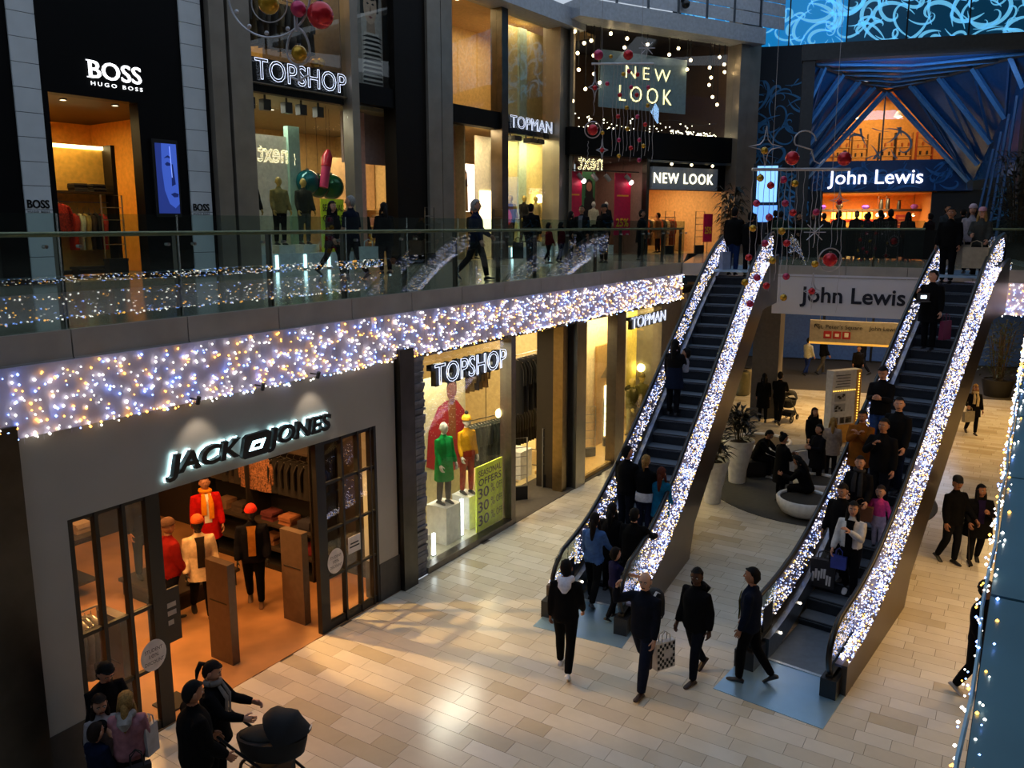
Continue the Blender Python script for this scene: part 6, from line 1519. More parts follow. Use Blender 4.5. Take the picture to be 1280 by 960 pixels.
FAB = lambda c: M(c, .9, noise=.18, scale=14, spec=.12)
def flush_people():
    obs = []
    for q in QUEUE:
        me = q['mb'].mesh('body', M('#888888'))
        o = bpy.data.objects.new('body', me); COL.objects.link(o)
        md = o.modifiers.new('r', 'REMESH'); md.mode = 'VOXEL'; md.voxel_size = q['vox']; md.use_smooth_shade = True
        sm = o.modifiers.new('s', 'SMOOTH'); sm.iterations = 3; sm.factor = .5
        q['o'] = o; obs.append(o)
    dg = bpy.context.evaluated_depsgraph_get()
    for q in QUEUE:
        o = q['o']; t = q['t']; top, leg, skin, sleeve = q['cols']
        me = bpy.data.meshes.new_from_object(o.evaluated_get(dg)); o.modifiers.clear(); o.data = me
        me.materials.clear()
        skm = M(SKINC.get(skin, skin), .55, noise=.05)
        for m_ in (FAB(top), FAB(leg), skm): me.materials.append(m_)
        n = len(me.polygons); c = np.empty(n * 3); me.polygons.foreach_get('center', c); c = c.reshape(-1, 3)
        best = np.full(n, 1e9); lab = np.zeros(n, int)
        for a, b_, r0, r1, l_ in q['segs']:
            a, b_ = np.array(a), np.array(b_); ab = b_ - a; h = np.clip(((c - a) @ ab) / max(ab @ ab, 1e-9), 0, 1)
            d = np.linalg.norm(c - a - h[:, None] * ab, axis=1) / (r0 + (r1 - r0) * h)
            li = {'top': 0, 'leg': 1, 'skin': 2, 'arm': 0, 'fore': 0 if sleeve else 2}[l_]
            k = d < best; best[k] = d[k]; lab[k] = li
        me.polygons.foreach_set('material_index', lab.astype(np.int32)); me.polygons.foreach_set('use_smooth', np.ones(n, bool))
        # head and hands joined into the same body mesh
        hm = head_mb(1); hs = q['hs']; hp = q['headp']
        R_ = Matrix.Rotation(q['yaw'], 3, 'Z') @ Matrix.Rotation(-q['pitch'], 3, 'X')
        hv = lambda p: hp + R_ @ (Vector(p) * hs) + Vector((0, 0, (hs - 1) * .08))
        hm.v = [tuple(hv(p)) for p in hm.v]
        if q['mann']: hm.m = [0 if x else 0 for x in hm.m]
        hd = MB(); hd.v, hd.f, hd.m = hm.v, hm.f, [{0: 2, 1: 3, 2: 4, 3: 5}[x] for x in hm.m]
        for w_, d2, sd, cu, e in q['hands']:
            thumb = Vector((0, 1, .0)) if abs(d2.y) < .7 else Vector((-sd * .3, 0, 1))
            hand_mb(hd, w_, d2, Vector((-sd, 0, 0)) if abs(d2.y) < .7 else Vector((-sd, 0, -.3)), thumb, 2, 1.0, cu)
        for m_ in (M('#cfc8c0', .3), M('#0b0806', .5), M('#5a2a24', .5)): me.materials.append(m_)
        bm_v = np.empty(len(me.vertices) * 3); me.vertices.foreach_get('co', bm_v)
        nv0 = len(me.vertices)
        import bmesh
        bm = bmesh.new(); bm.from_mesh(me); bm.verts.ensure_lookup_table()
        nvs = [bm.verts.new(p) for p in hd.v]
        for f_, mi in zip(hd.f, hd.m):
            try:
                fc = bm.faces.new([nvs[i] for i in f_]); fc.material_index = mi; fc.smooth = mi == 2
            except ValueError: pass
        bm.to_mesh(me); bm.free()
        o.parent = t
        # shoes
        shm = M(q['shoe'], .5, noise=.1)
        for a, db in q['feet']:
            m = MB(); tip = max(-.5, min(.7, -db * .8))
            def F(x, y, z): return a + rotx((x, y, z), -0 if abs(db) < .15 else (db * .75 if db > 0 else db * .9) * -1, (0, 0, 0))
            prof = [(-.075, .034, .05), (-.03, .042, .085), (.03, .043, .08), (.09, .047, .05), (.15, .045, .036), (.185, .026, .026)]
            v = []; K = 10
            for y, rx, hz in prof:
                for k in range(K):
                    an = 2 * PI * k / K; zz = math.sin(an); v.append(F(rx * math.cos(an), y, -.085 + (hz * (zz * .5 + .5) if zz > 0 else hz * .5 * (1 + zz * 1.0))))
            ff = [(i * K + k, (i + 1) * K + k, (i + 1) * K + (k + 1) % K, i * K + (k + 1) % K) for i in range(5) for k in range(K)] + [tuple(range(K)), tuple(range(5 * K, 6 * K))[::-1]]
            m.add(v, ff); child(t, m, 'shoe', shm)
        # hair
        st, hc = q['hair'] if q['hair'] else (None, None)
        if st:
            hmt = M(HAIRC.get(hc, hc), .75, noise=.4, scale=40, spec=.2, bump=.6)
            m = MB(); nu, nv = 18, 10; v = []; keep = []
            grow = {'short': 1.07, 'crop': 1.035, 'long': 1.12, 'bun': 1.07, 'pony': 1.07, 'bob': 1.16, 'curly': 1.3, 'bald': 1.02}[st]
            for i in range(nv + 1):
                a = -PI * .33 + (PI * .83) * i / nv
                for k in range(nu):
                    b_ = 2 * PI * k / nu; x, y, z = math.cos(a) * math.cos(b_), math.cos(a) * math.sin(b_), math.sin(a)
                    front = y > .25
                    zl = z * .118 * grow
                    if front: zl = max(zl, (.086 if st != 'bald' else .3) - .02 * (1 - y))
                    elif y > -.2: zl = max(zl, (.0 if st in ('short', 'crop', 'pony', 'bun') else -.09))
                    if st == 'bald': zl = min(zl, .03)
                    rr_ = grow * (1.0 if not front else 1.02) * (1 + (.06 * math.sin(5 * b_ + 7 * a) + .05 * math.sin(11 * b_ + 3 * i)) * (st not in ('bald', 'crop')))
                    if front and z < .3: x, y = x * .93, y * .93
                    v.append(hv((x * .077 * rr_, y * .096 * rr_ - .012, zl + .006)))
            f = [(i * nu + k, i * nu + (k + 1) % nu, (i + 1) * nu + (k + 1) % nu, (i + 1) * nu + k) for i in range(nv) for k in range(nu)]
            m.add(v, f)
            if st in ('long',):
                m.tube([hv((0, -.05, .02)), hv((0, -.085, -.08)), hv((0, -.095, -.2)), hv((0, -.085, -.31)), hv((0, -.08, -.35))], [(.08, .05), (.088, .055), (.095, .05), (.08, .04), (.05, .02)], 12)
                for sd in (-1, 1): m.tube([hv((sd * .062, .0, .02)), hv((sd * .08, .012, -.09)), hv((sd * .085, .02, -.2)), hv((sd * .08, .03, -.27))], [(.03, .03), (.034, .036), (.032, .034), (.014, .02)], 8)
            if st == 'pony': m.tube([hv((0, -.1, .05)), hv((0, -.15, .04)), hv((0, -.155, -.06)), hv((0, -.13, -.17))], [.02, .035, .03, .01], 8)
            if st == 'bun': m.sphere(hv((0, -.09, .1)), .05, 10, 8)
            child(t, m, 'hair', hmt, 180)
        if q['hat']:
            kind, c = q['hat']; hm_ = M(c, .8, noise=.2, scale=50); m = MB()
            if kind in ('beanie', 'pompom'):
                pr = [(1.12, .05), (1.16, .075), (1.12, .1), (.95, .125), (.6, .15), (.0, .16)]
                v = [hv((.077 * r_ * math.cos(2 * PI * k / 16), .096 * r_ * math.sin(2 * PI * k / 16) - .008, z_)) for r_, z_ in pr for k in range(16)]
                m.add(v, [(i * 16 + k, i * 16 + (k + 1) % 16, (i + 1) * 16 + (k + 1) % 16, (i + 1) * 16 + k) for i in range(5) for k in range(16)])
                band = MB().tube([hv((.077 * 1.14 * math.cos(2 * PI * k / 16), .096 * 1.14 * math.sin(2 * PI * k / 16) - .008, .06)) for k in range(17)], [(.012, .024)] * 17, 6)
                child(t, m, 'hat', hm_, 180); child(t, band, 'hat_band', hm_, 60)
                if kind == 'pompom': child(t, MB().sphere(hv((0, -.01, .19)), .045, 10, 8), 'pompom', M('#15110f', .9), 180)
            else:
                pr = [(1.1, .045), (1.12, .07), (1.0, .115), (.6, .14), (.0, .147)]
                v = [hv((.077 * r_ * math.cos(2 * PI * k / 16), .096 * r_ * math.sin(2 * PI * k / 16) - .006, z_)) for r_, z_ in pr for k in range(16)]
                m.add(v, [(i * 16 + k, i * 16 + (k + 1) % 16, (i + 1) * 16 + (k + 1) % 16, (i + 1) * 16 + k) for i in range(4) for k in range(16)])
                child(t, m, 'hat', hm_, 180)
                vz = MB(); vz.add([hv((x, y, z)) for x, y, z in ((-.075, .07, .048), (-.04, .15, .04), (.04, .15, .04), (.075, .07, .048), (-.075, .07, .056), (-.04, .15, .046), (.04, .15, .046), (.075, .07, .056))], [(0, 1, 2, 3), (7, 6, 5, 4), (0, 4, 5, 1), (1, 5, 6, 2), (2, 6, 7, 3), (3, 7, 4, 0)])
                child(t, vz, 'visor', hm_)
        T = q['T']; b = q['b']
        if q['scarf']:
            m = MB().tube([T(.085 * math.cos(2 * PI * k / 14), .085 * math.sin(2 * PI * k / 14) + .01, 1.5 + .012 * math.sin(2 * PI * k / 14 + 1.6)) for k in range(15)], [(.035, .04)] * 15, 8)
            fr_ = .14 + b
            m.tube([T(-.05, .10, 1.47), T(-.06, fr_ + .01, 1.3), T(-.06, fr_, 1.02)], [(.03, .015), (.045, .014), (.045, .01)], 8); m.tube([T(.05, .10, 1.47), T(.06, fr_ + .01, 1.32), T(.065, fr_, 1.1)], [(.03, .015), (.045, .014), (.045, .01)], 8)
            child(t, m, 'scarf', FAB(q['scarf']), 60)
        if q['hood']:
            m = MB().tube([T(.1 * math.cos(a), .085 * math.sin(a) - .02, 1.49 + .01 * math.cos(a)) for a in [PI * (.95 + 1.1 * k / 12) for k in range(13)]], [(.02, .02)] + [(.045, .055)] * 11 + [(.02, .02)], 8)
            m.tube([T(0, -.1, 1.5), T(0, -.15 - b, 1.42), T(0, -.14 - b, 1.33)], [(.1, .05), (.1, .05), (.04, .03)], 10)
            child(t, m, 'hood', FAB(q['hood']), 60)
        if q['undert']:
            m = MB(); w_ = .062
            v = []
            for z, y in ((1.46, .085 + b * .5), (1.38, .115 + b * .8), (1.25, .132 + b), (1.1, .122 + b), (.95, .127 + b)):
                v += [T(-w_ * (1.3 if z > 1.4 else 1), y + .008, z), T(w_ * (1.3 if z > 1.4 else 1), y + .008, z)]
            m.add(v, [(2 * i, 2 * i + 1, 2 * i + 3, 2 * i + 2) for i in range(4)]); child(t, m, 'shirt_front', FAB(q['undert']), 60)
        for key, nm in (('coat', 'coat_skirt'), ('skirt', 'skirt')):
            if q[key]:
                z1, c = q[key]; m = MB(); K = 18; w = q['wide']; z0 = 1.12 if key == 'coat' else .98
                pr = [(z0, .152 + b + w + .004, .116 + b + .004), (.95, .168 + b + w + .008, .128 + b + .006), (.8, .185 + b + w, .145 + b), (z1, .20 + b + w, .165 + b)]
                v = [T(rx * math.cos(2 * PI * k / K) * (1 + .04 * math.sin(5 * 2 * PI * k / K)), ry * math.sin(2 * PI * k / K), z) for z, rx, ry in pr for k in range(K)]
                vi = [T(rx * .93 * math.cos(2 * PI * k / K), ry * .93 * math.sin(2 * PI * k / K), z) for z, rx, ry in pr[::-1] for k in range(K)]
                m.add(v + vi, [(i * K + k, (i + 1) * K + k, (i + 1) * K + (k + 1) % K, i * K + (k + 1) % K) for i in range(7) for k in range(K)]); child(t, m, nm, FAB(c), 60)
    QUEUE.clear()

def tote(label, p, rz, w_, h, d, col, name='shopping_bag', motif=None, group=None, handle=.16, hcol=None):
    """an open-topped carrier with two loop handles; p is the top of the handles"""
    z0 = p[2] - handle - h
    t = thing(name, label, 'bag', (p[0], p[1], z0), rz, group); m = MB(); a, b_ = w_ / 2, d / 2
    m.hexa([(-a * .94, -b_, 0), (a * .94, -b_, 0), (a * .94, b_, 0), (-a * .94, b_, 0), (-a, -b_ * .7, h), (a, -b_ * .7, h), (a, b_ * .7, h), (-a, b_ * .7, h)])
    child(t, m, 'body', M(col, .6, noise=.15), None)
    for sd in (-1, 1):
        child(t, MB().tube([(-a * .45, sd * b_ * .7, h - .01), (-a * .4, sd * b_ * .5, h + handle * .7), (0, sd * .01, h + handle), (a * .4, sd * b_ * .5, h + handle * .7), (a * .45, sd * b_ * .7, h - .01)], .008, 5), 'handle', M(hcol or col, .6), 60)
    if motif == 'checks':
        for sd in (-1, 1):
            m = MB(); n = 8
            for i in range(n):
                for j in range(n):
                    if (i + j) % 2: continue
                    x0, x1 = -a * .92 + 2 * a * .92 * i / n, -a * .92 + 2 * a * .92 * (i + 1) / n; q0, q1 = .02 + (h - .04) * j / n, .02 + (h - .04) * (j + 1) / n
                    if sd < 0 and 3 <= i <= 6 and 3 <= j <= 5: continue
                    yy = lambda z: sd * (b_ * (1 - .3 * z / h) + .003)
                    m.add([(x0, yy(q0), q0), (x1, yy(q0), q0), (x1, yy(q1), q1), (x0, yy(q1), q1)], [(0, 1, 2, 3)])
            child(t, m, 'check_print', M('#0a0a0a', .6), None)['kind'] = 'stuff'
    if motif == 'stripes':
        m = MB()
        for sd in (-1, 1):
            for i in range(6):
                x = -a * .7 + i * a * .24; m.add([(x, sd * (b_ + .002), .03), (x + .03, sd * (b_ + .002), .03), (x + .1, sd * (b_ * .9 + .004), h * .42), (x + .07, sd * (b_ * .9 + .004), h * .42)], [(0, 1, 2, 3)])
        child(t, m, 'stripe_print', M('#14302a', .6), None)['kind'] = 'stuff'
    if motif == 'blocks':
        m = MB(); rr = random.Random(3)
        for sd in (-1, 1):
            for i in range(7):
                x = -a * .8 + i * a * .22; z = h * rr.uniform(.1, .5); m.add([(x, sd * (b_ + .003), z), (x + .03, sd * (b_ + .003), z), (x + .04, sd * (b_ * .8 + .006), z + h * .35), (x, sd * (b_ * .8 + .006), z + h * .35)], [(0, 1, 2, 3)])
        child(t, m, 'print', M('#c9c6c0', .6), None)['kind'] = 'stuff'
    return t
def backpack(label, p, rz, col='#101216', strap='#9a9a9a'):
    t = thing('backpack', label, 'backpack', p, rz)
    m = MB(); 
    pr = [(0, .13, .06), (.05, .15, .085), (.25, .15, .09), (.38, .13, .075), (.44, .07, .04)]
    v = [(rx * math.copysign(abs(math.cos(a)) ** .6, math.cos(a)), -.09 + ry * math.copysign(abs(math.sin(a)) ** .6, math.sin(a)), z) for z, rx, ry in pr for a in [2 * PI * k / 14 for k in range(14)]]
    m.add(v, [(i * 14 + k, i * 14 + (k + 1) % 14, (i + 1) * 14 + (k + 1) % 14, (i + 1) * 14 + k) for i in range(4) for k in range(14)] + [tuple(range(14))[::-1], tuple(range(56, 70))]); child(t, m, 'body', M(col, .7), 60)
    child(t, MB().box(-.1, .1, -.2, -.16, .06, .22), 'pocket', M(col, .6), None)
    for sd in (-1, 1): child(t, MB().tube([(sd * .1, -.02, .42), (sd * .11, .1, .49), (sd * .125, .33, .42), (sd * .13, .36, .27), (sd * .2, .2, .1), (sd * .13, -.02, .05)], [(.02, .008)] * 6, 6), 'strap', M(strap, .6), 60)
    return t
def pram(label, p, rz, sc=1.):
    t = thing('pram', label, 'pram', p, rz); t.scale = (sc,) * 3
    CL = M('#0b0c10', .8, noise=.2); FRC = M('#1a1b1e', .4, .5); TY = M('#0a0a0a', .7)
    for x, y, r in ((-.27, -.32, .15), (.27, -.32, .15), (-.2, .42, .1), (.2, .42, .1)):
        w_ = MB().tube([(x + .0, y + r * math.cos(2 * PI * k / 18), r + r * math.sin(2 * PI * k / 18) * .9) for k in range(19)], .022, 6); q = child(t, w_, 'wheel', TY, 60)
        h = MB().tube([(x - .03, y, r), (x + .03, y, r)], .03, 8)
        for k in range(5): h.tube([(x, y, r), (x, y + r * .85 * math.cos(2 * PI * k / 5), r + r * .8 * math.sin(2 * PI * k / 5))], .008, 4)
        o = bpy.data.objects.new('hub', h.mesh('hub', M('#6a6a6c', .4, .6), None)); COL.objects.link(o); o.parent = q
    for x in (-.24, .24):
        child(t, MB().tube([(x, -.62, 1.02), (x, -.35, .78), (x, .0, .5), (x * .85, .42, .14)], .018, 6), 'side_tube', FRC, 60); child(t, MB().tube([(x, -.32, .16), (x, -.02, .48)], .018, 6), 'rear_leg', FRC, 60)
    child(t, MB().tube([(-.24, -.62, 1.02), (-.2, -.66, 1.05), (.2, -.66, 1.05), (.24, -.62, 1.02)], .022, 8), 'push_handle', M('#15130f', .6), 60)
    m = MB(); pr = [(.52, .16, .3), (.58, .21, .38), (.74, .23, .42), (.8, .235, .43)]
    v = [(rx * math.cos(a), .05 + ry * math.sin(a), z) for z, rx, ry in pr for a in [2 * PI * k / 20 for k in range(20)]]
    m.add(v, [(i * 20 + k, i * 20 + (k + 1) % 20, (i + 1) * 20 + (k + 1) % 20, (i + 1) * 20 + k) for i in range(3) for k in range(20)] + [tuple(range(20))[::-1], tuple(range(60, 80))]); child(t, m, 'carrycot', CL, 60)
    m = MB(); v = []; K = 12; Q = 9     # hood: quarter dome made of ribs
    for i in range(Q):
        e = PI * .08 + PI * .62 * i / (Q - 1)
        for k in range(K + 1):
            a = PI * k / K; x = .24 * math.cos(a); r_ = math.sin(a) * (.36 + .02 * math.cos(i * 2.0)); v.append((x, .16 + r_ * math.cos(e), .78 + r_ * math.sin(e)))
    m.add(v, [(i * (K + 1) + k, i * (K + 1) + k + 1, (i + 1) * (K + 1) + k + 1, (i + 1) * (K + 1) + k) for i in range(Q - 1) for k in range(K)]); child(t, m, 'hood', CL, 60)
    child(t, MB().box(-.2, .2, -.2, .25, .2, .36), 'basket', M('#141414', .9), None)
    child(t, MB().sphere((0, -.05, .8), (.17, .3, .06), 12, 8), 'blanket', M('#2a2722', .9), 180); child(t, MB().box(-.05, .05, .515, .525, .9, .915), 'badge', M('#c9c9c9', .4), None)
    return t
DK = '#0b0b0d'
P = person
# --- the open floor in front of the escalators
P('person', 'person in a black jacket with a white hood down, walking towards the left escalator', 'person', (.80, 11.45, 0), 12, 1.76, DK, '#08080a', '#d8d8da', 'tan', ('short', 'black'), stride=16, hood='#dfdde6', bulk=.035, armL=(-6, 8, 18), armR=(8, 10, 30), wide=.01)
t_bm = P('person', 'bald person in dark jacket holding a hand to the ear and a checked bag', 'person', (2.02, 11.18, 0), 215, 1.80, '#11151f', '#161c2c', '#2a1510', 'pale', ('bald', 'dark'), stride=22, legw=.024, bulk=.035, wide=.015, armL=(10, 6, 12), armR=(40, 62, 125), yaw=8, pitch=8, kneeB=30)
backpack('dark backpack with pale straps on the bald person', (2.095, 11.287, 1.0), -math.radians(215), strap='#b5b5b8')
tote('white carrier with black checks in the hand of the bald person', (2.27, 11.17, .86), math.radians(30), .36, .42, .12, '#d9d2cc', motif='checks')
P('person', 'person in black hooded jacket and sunglasses walking between the escalators', 'person', (2.84, 11.37, 0), 232, 1.74, DK, '#11141f', '#2c1a12', 'dark', ('short', 'black'), stride=14, bulk=.05, hood='#0a0a0b', armL=(-12, 8, 20), armR=(4, 8, 20), yaw=18, pitch=6)
P('person', 'person in dark blue jacket with a yellow collar stepping on to the right floor plate', 'person', (3.66, 11.2, 0), 300, 1.76, '#0d1526', '#060608', '#101014', 'tan', ('short', 'black'), stride=12, bulk=.035, scarf=None, undert='#b8a22a', armL=(4, 6, 14), armR=(4, 8, 22), yaw=10)
# --- foreground left
P('person', 'heavily built person in black seen from above beside the pram at lower left', 'person', (-3.55, 8.15, 0), 52, 1.79, '#060607', '#08080a', DK, 'tan', ('crop', 'black'), bulk=.06, wide=.05, armL=(14, 8, 30), armR=(14, 8, 30), pitch=14, vox=.014)
P('person', 'person with tied-back hair and pale scarf pushing the pram at lower left', 'person', (-3.58, 8.8, 0), 88, 1.67, '#08080a', '#0a0b10', DK, 'light', ('pony', 'brown'), bulk=.04, scarf='#6f6a66', armL=(38, 6, 40), armR=(38, 6, 40), pitch=22, coat=(.72, '#08080a'), vox=.014)
pram('black pram with domed hood pushed along at lower left', (-2.92, 8.78, 0), -math.radians(92), 1.0)
P('person', 'person in black coat bending over the children by the left shop front', 'person', (-4.98, 8.95, 0), 128, 1.66, '#08080b', '#0b0c12', DK, 'light', ('bob', 'black'), lean=14, bulk=.04, armL=(24, 6, 50), armR=(26, 6, 40), pitch=24, coat=(.6, '#08080b'), vox=.014)
P('person', 'child in pink puffer jacket with fair hair at lower left', 'person', (-4.46, 8.52, 0), 345, 1.42, '#9a6a72', '#15161c', DK, 'light', ('long', 'blond'), bulk=.055, kid=True, armL=(30, 8, 50), armR=(12, 8, 40), hood='#8f8a86', vox=.013)
P('person', 'child with long brown hair and pale printed top at lower left', 'person', (-4.82, 8.62, 0), 140, 1.34, '#8f8a8c', '#15161c', DK, 'light', ('long', 'brown'), bulk=.03, kid=True, pitch=10, vox=.013)
P('person', 'small child in navy coat with cropped hair at the lower left corner', 'person', (-4.77, 8.38, 0), 15, 1.10, '#0e1830', '#101218', DK, 'light', ('crop', 'brown'), bulk=.05, kid=True, vox=.012)
tote('dark shoulder bag at the hip of the pink-jacketed child', (-4.3, 8.35, .9), .6, .3, .24, .12, '#0b0c12', 'shoulder_bag', handle=.2)
tote('white shopper behind the pink-jacketed child', (-4.27, 8.66, 1.15), 1.3, .2, .36, .08, '#b4b2b0', handle=.14)
# --- under the right gallery
P('person', 'person in black with a dark cap leaning on a cane under the right gallery', 'person', (8.9, 15.68, 0), 165, 1.78, '#070709', '#0e1016', DK, 'tan', ('short', 'black'), stride=5, bulk=.045, hat=('cap', '#0a0a0b'), armL=(20, 10, 30), armR=(2, 10, 14), yaw=-25)
t = thing('walking_cane', 'thin dark walking cane held by the person in the cap', 'cane', (9.22, 15.45, 0)); MB().tube([(9.24, 15.4, 0), (9.2, 15.5, .88), (9.17, 15.58, .9)], .013, 6).build('shaft', M('#1a0f0a', .5), t); MB().tube([(9.24, 15.4, 0), (9.24, 15.4, .03)], .018, 6).build('tip', BLACK, t)
P('person', 'long-haired person in purple top arm in arm with the person in the cap', 'person', (9.45, 15.66, 0), 195, 1.62, '#0a0a0c', '#12141a', DK, 'tan', ('long', 'black'), stride=-4, bulk=.05, wide=.05, undert='#1a1030', coat=(.62, '#0a0a0c'), armL=(30, 8, 90), armR=(16, 12, 40), yaw=20)
P('person', 'fair-haired person with pale scarf and bag on the far right floor', 'person', (15.2, 26.05, 0), 190, 1.62, '#0b0b0d', '#08080a', '#2a1208', 'light', ('long', 'blond'), stride=9, bulk=.04, scarf='#c9b48a', coat=(.62, '#0b0b0d'), armR=(16, 26, 50), vox=.024)
tote('pale carrier in the hand of the fair-haired person far right', (14.92, 25.75, .98), .3, .42, .34, .14, '#8f8878')
P('person', 'person in black half hidden behind the lights of the near ledge', 'person', (6.7, 10.9, 0), 150, 1.76, DK, '#0a0a0c', '#b0a8a0', 'tan', ('short', 'black'), stride=6, bulk=.04, armR=(6, 10, 30))
# --- escalator riders, left
P('person', 'child in navy T-shirt stretching an arm to the left escalator handrail', 'person', (1.72, 13.2, 0), 60, 1.22, '#14163a', '#090a0e', DK, 'light', ('short', 'dark'), kid=True, bulk=.015, sleeve=False, armR=(48, 24, 20), armL=(6, 8, 15), stride=8)
P('person', 'person in light blue jumper with a cross strap boarding the left escalator', 'person', (1.44, 13.75, 0), 25, 1.66, '#3d5f96', '#08090c', DK, 'light', ('long', 'dark'), stride=14, bulk=.02, armR=(22, 14, 30))
P('person', 'person in black with long dark hair just ahead of the light blue jumper', 'person', (1.84, 14.3, .0), 27, 1.66, '#08080a', '#0a0a0d', DK, 'light', ('long', 'black'), bulk=.04, coat=(.6, '#08080a'))
tote('black handbag beside the person with long dark hair on the left escalator', (2.03, 14.1, .82), .5, .3, .24, .12, '#0a0a0c', 'handbag', handle=.14)
P('person', 'person in black holding the right handrail of the left escalator', 'person', (2.2, 13.92, .0), 27, 1.70, '#060607', '#08080a', DK, 'light', ('short', 'black'), bulk=.055, wide=.02, armR=(46, 16, 30))
P('person', 'dark-haired person in black looking right on the lower left escalator', 'person', (2.26, 15.42, .69), 40, 1.76, '#09090b', '#0c1018', DK, 'light', ('short', 'black'), bulk=.045, yaw=-30, armR=(20, 8, 40))
P('person', 'fair-haired person in black jacket over a white top on the left escalator', 'person', (2.6, 15.2, .69), 27, 1.64, '#09090b', '#10162a', DK, 'light', ('pony', 'blond'), bulk=.03, hem=.98, coat=None, skirt=(.8, '#b9b8bc'))
P('person', 'brown-haired child in turquoise at the right of the left escalator', 'person', (2.88, 15.05, .69), 30, 1.42, '#0e5a7a', '#0c3a54', DK, 'light', ('long', 'red'), kid=True, bulk=.03, coat=(.6, '#0e5a7a'))
P('person', 'person carrying a toddler halfway up the left escalator', 'person', (3.7, 18.17, 2.5), 30, 1.68, '#0b0b0e', '#0c0d12', DK, 'light', ('long', 'black'), bulk=.03, coat=(.62, '#101a2e'), armR=(30, 12, 100))
P('person', 'toddler in pale top carried on the arm on the left escalator', 'person', (3.98, 18.22, 3.28), 300, .82, '#8f96a4', '#7a7f8c', '#a89a8a', 'light', ('short', 'black'), kid=True, bulk=.03, sit=True, vox=.014)
P('person', 'person in black coat and blue jeans at the top of the left escalator', 'person', (6.12, 22.6, 5.44), 30, 1.79, '#070708', '#16284e', DK, 'tan', ('short', 'black'), bulk=.05, wide=.02, hem=.78, vox=.02)
P('person', 'person in black beside the blue jeans at the top of the left escalator', 'person', (6.5, 22.35, 5.4), 30, 1.70, '#070708', '#0a0a0d', DK, 'tan', ('short', 'black'), bulk=.05, vox=.02)
tote('pale bag beside the blue jeans at the top of the left escalator', (5.86, 22.4, 6.25), .5, .3, .5, .16, '#8b94a8')
# --- escalator riders, right
AZ2 = 218
P('person', 'person in black with a purple-pink bag high on the right escalator', 'person', (9.45, 18.17, 4.0), AZ2 + 10, 1.75, '#060607', '#09090b', DK, 'light', ('short', 'black'), bulk=.05, coat=(.62, '#060607'), armL=(6, 10, 10), armR=(40, 16, 80), yaw=-30, pitch=8)
tote('purple-pink carrier held by the person in black high on the right escalator', (9.72, 18.0, 4.86), .6, .34, .42, .12, '#6a1236')
t = thing('laptop', 'open laptop with a bright screen on the arm of the person in black', 'laptop', (9.2, 17.95, 5.15)); MB().box(9.02, 9.3, 17.9, 18.1, 5.12, 5.14).build('keyboard', BLACK, t); MB().box(9.1, 9.22, 17.96, 17.98, 5.2, 5.27).build('screen', M('#d9ecff', emit=3.), t); MB().box(9.02, 9.3, 17.98, 18.0, 5.14, 5.32).build('lid', BLACK, t)
P('person', 'person in dark jacket and blue jeans looking at a phone on the right escalator', 'person', (7.4, 15.83, 2.2), AZ2, 1.78, '#0d0d10', '#26406e', DK, 'light', ('short', 'black'), bulk=.035, armL=(26, 4, 80), armR=(26, 4, 80), pitch=24)
P('person', 'dark-haired person in black coat behind the bearded person on the right escalator', 'person', (7.34, 14.92, 1.76), AZ2 + 20, 1.78, '#09090b', '#0e1420', DK, 'light', ('short', 'black'), bulk=.05, wide=.02, yaw=30)
P('person', 'person in mustard coat with hands at the mouth on the right escalator', 'person', (6.72, 15.07, 1.62), AZ2, 1.65, '#7a4510', '#0b0b0d', DK, 'tan', ('short', 'black'), bulk=.05, coat=(.62, '#7a4510'), armL=(40, 2, 115), armR=(40, 2, 115), pitch=12)
P('person', 'bearded person in black with glasses in the middle of the right escalator', 'person', (6.9, 14.55, 1.44), AZ2 + 10, 1.78, '#08080a', '#0c0e14', DK, 'tan', ('short', 'black'), bulk=.05, wide=.01, armR=(40, 8, 115), armL=(4, 10, 14))
P('person', 'person with short dark hair and brown bag on the right escalator', 'person', (6.3, 14.1, 1.0), AZ2 - 5, 1.64, '#0c0b0d', '#0b0b0e', DK, 'light', ('short', 'dark'), bulk=.045, scarf='#2a2a2c', armL=(12, 8, 40), armR=(20, 8, 60))
tote('brown handbag of the person with short dark hair on the right escalator', (6.28, 13.88, 1.98), -.6, .4, .26, .14, '#5a3312', 'handbag', handle=.14)
P('person', 'person in black looking down behind the white jacket on the right escalator', 'person', (5.8, 13.56, .6), AZ2 + 10, 1.70, '#08080b', '#0b0d14', DK, 'light', ('short', 'dark'), bulk=.04, pitch=18)
P('person', 'person in white fringed jacket and black trousers low on the right escalator', 'person', (5.87, 13.2, .45), AZ2, 1.67, '#bfbcb8', '#060608', '#dcdcde', 'light', ('long', 'black'), stride=6, bulk=.04, undert='#060608', hem=1.0, armL=(34, 6, 110), armR=(8, 12, 30), yaw=10)
tote('small blue handbag hanging from the arm of the white-jacketed person', (5.62, 13.12, 1.35), -.6, .26, .22, .12, '#2a3a8a', 'handbag', handle=.14)
tote('black carrier with white print beside the white-jacketed person', (5.48, 13.42, 1.18), -.5, .42, .5, .16, '#0d0d10', motif='blocks')
P('person', 'small child in pink top and pale skirt low on the right escalator', 'person', (6.62, 13.9, 1.03), AZ2 + 5, 1.08, '#c03a78', '#9a94a4', '#15151a', 'light', ('pony', 'brown'), kid=True, bulk=.03, skirt=(.68, '#8a7f90'), armL=(12, 28, 20), armR=(12, 28, 20), vox=.013)
P('person', 'dark-haired person in black carrying bags at the top of the right escalator', 'person', (10.76, 20.1, 5.38), AZ2, 1.78, '#060607', '#08080a', DK, 'tan', ('short', 'dark'), bulk=.055, wide=.02, vox=.02)
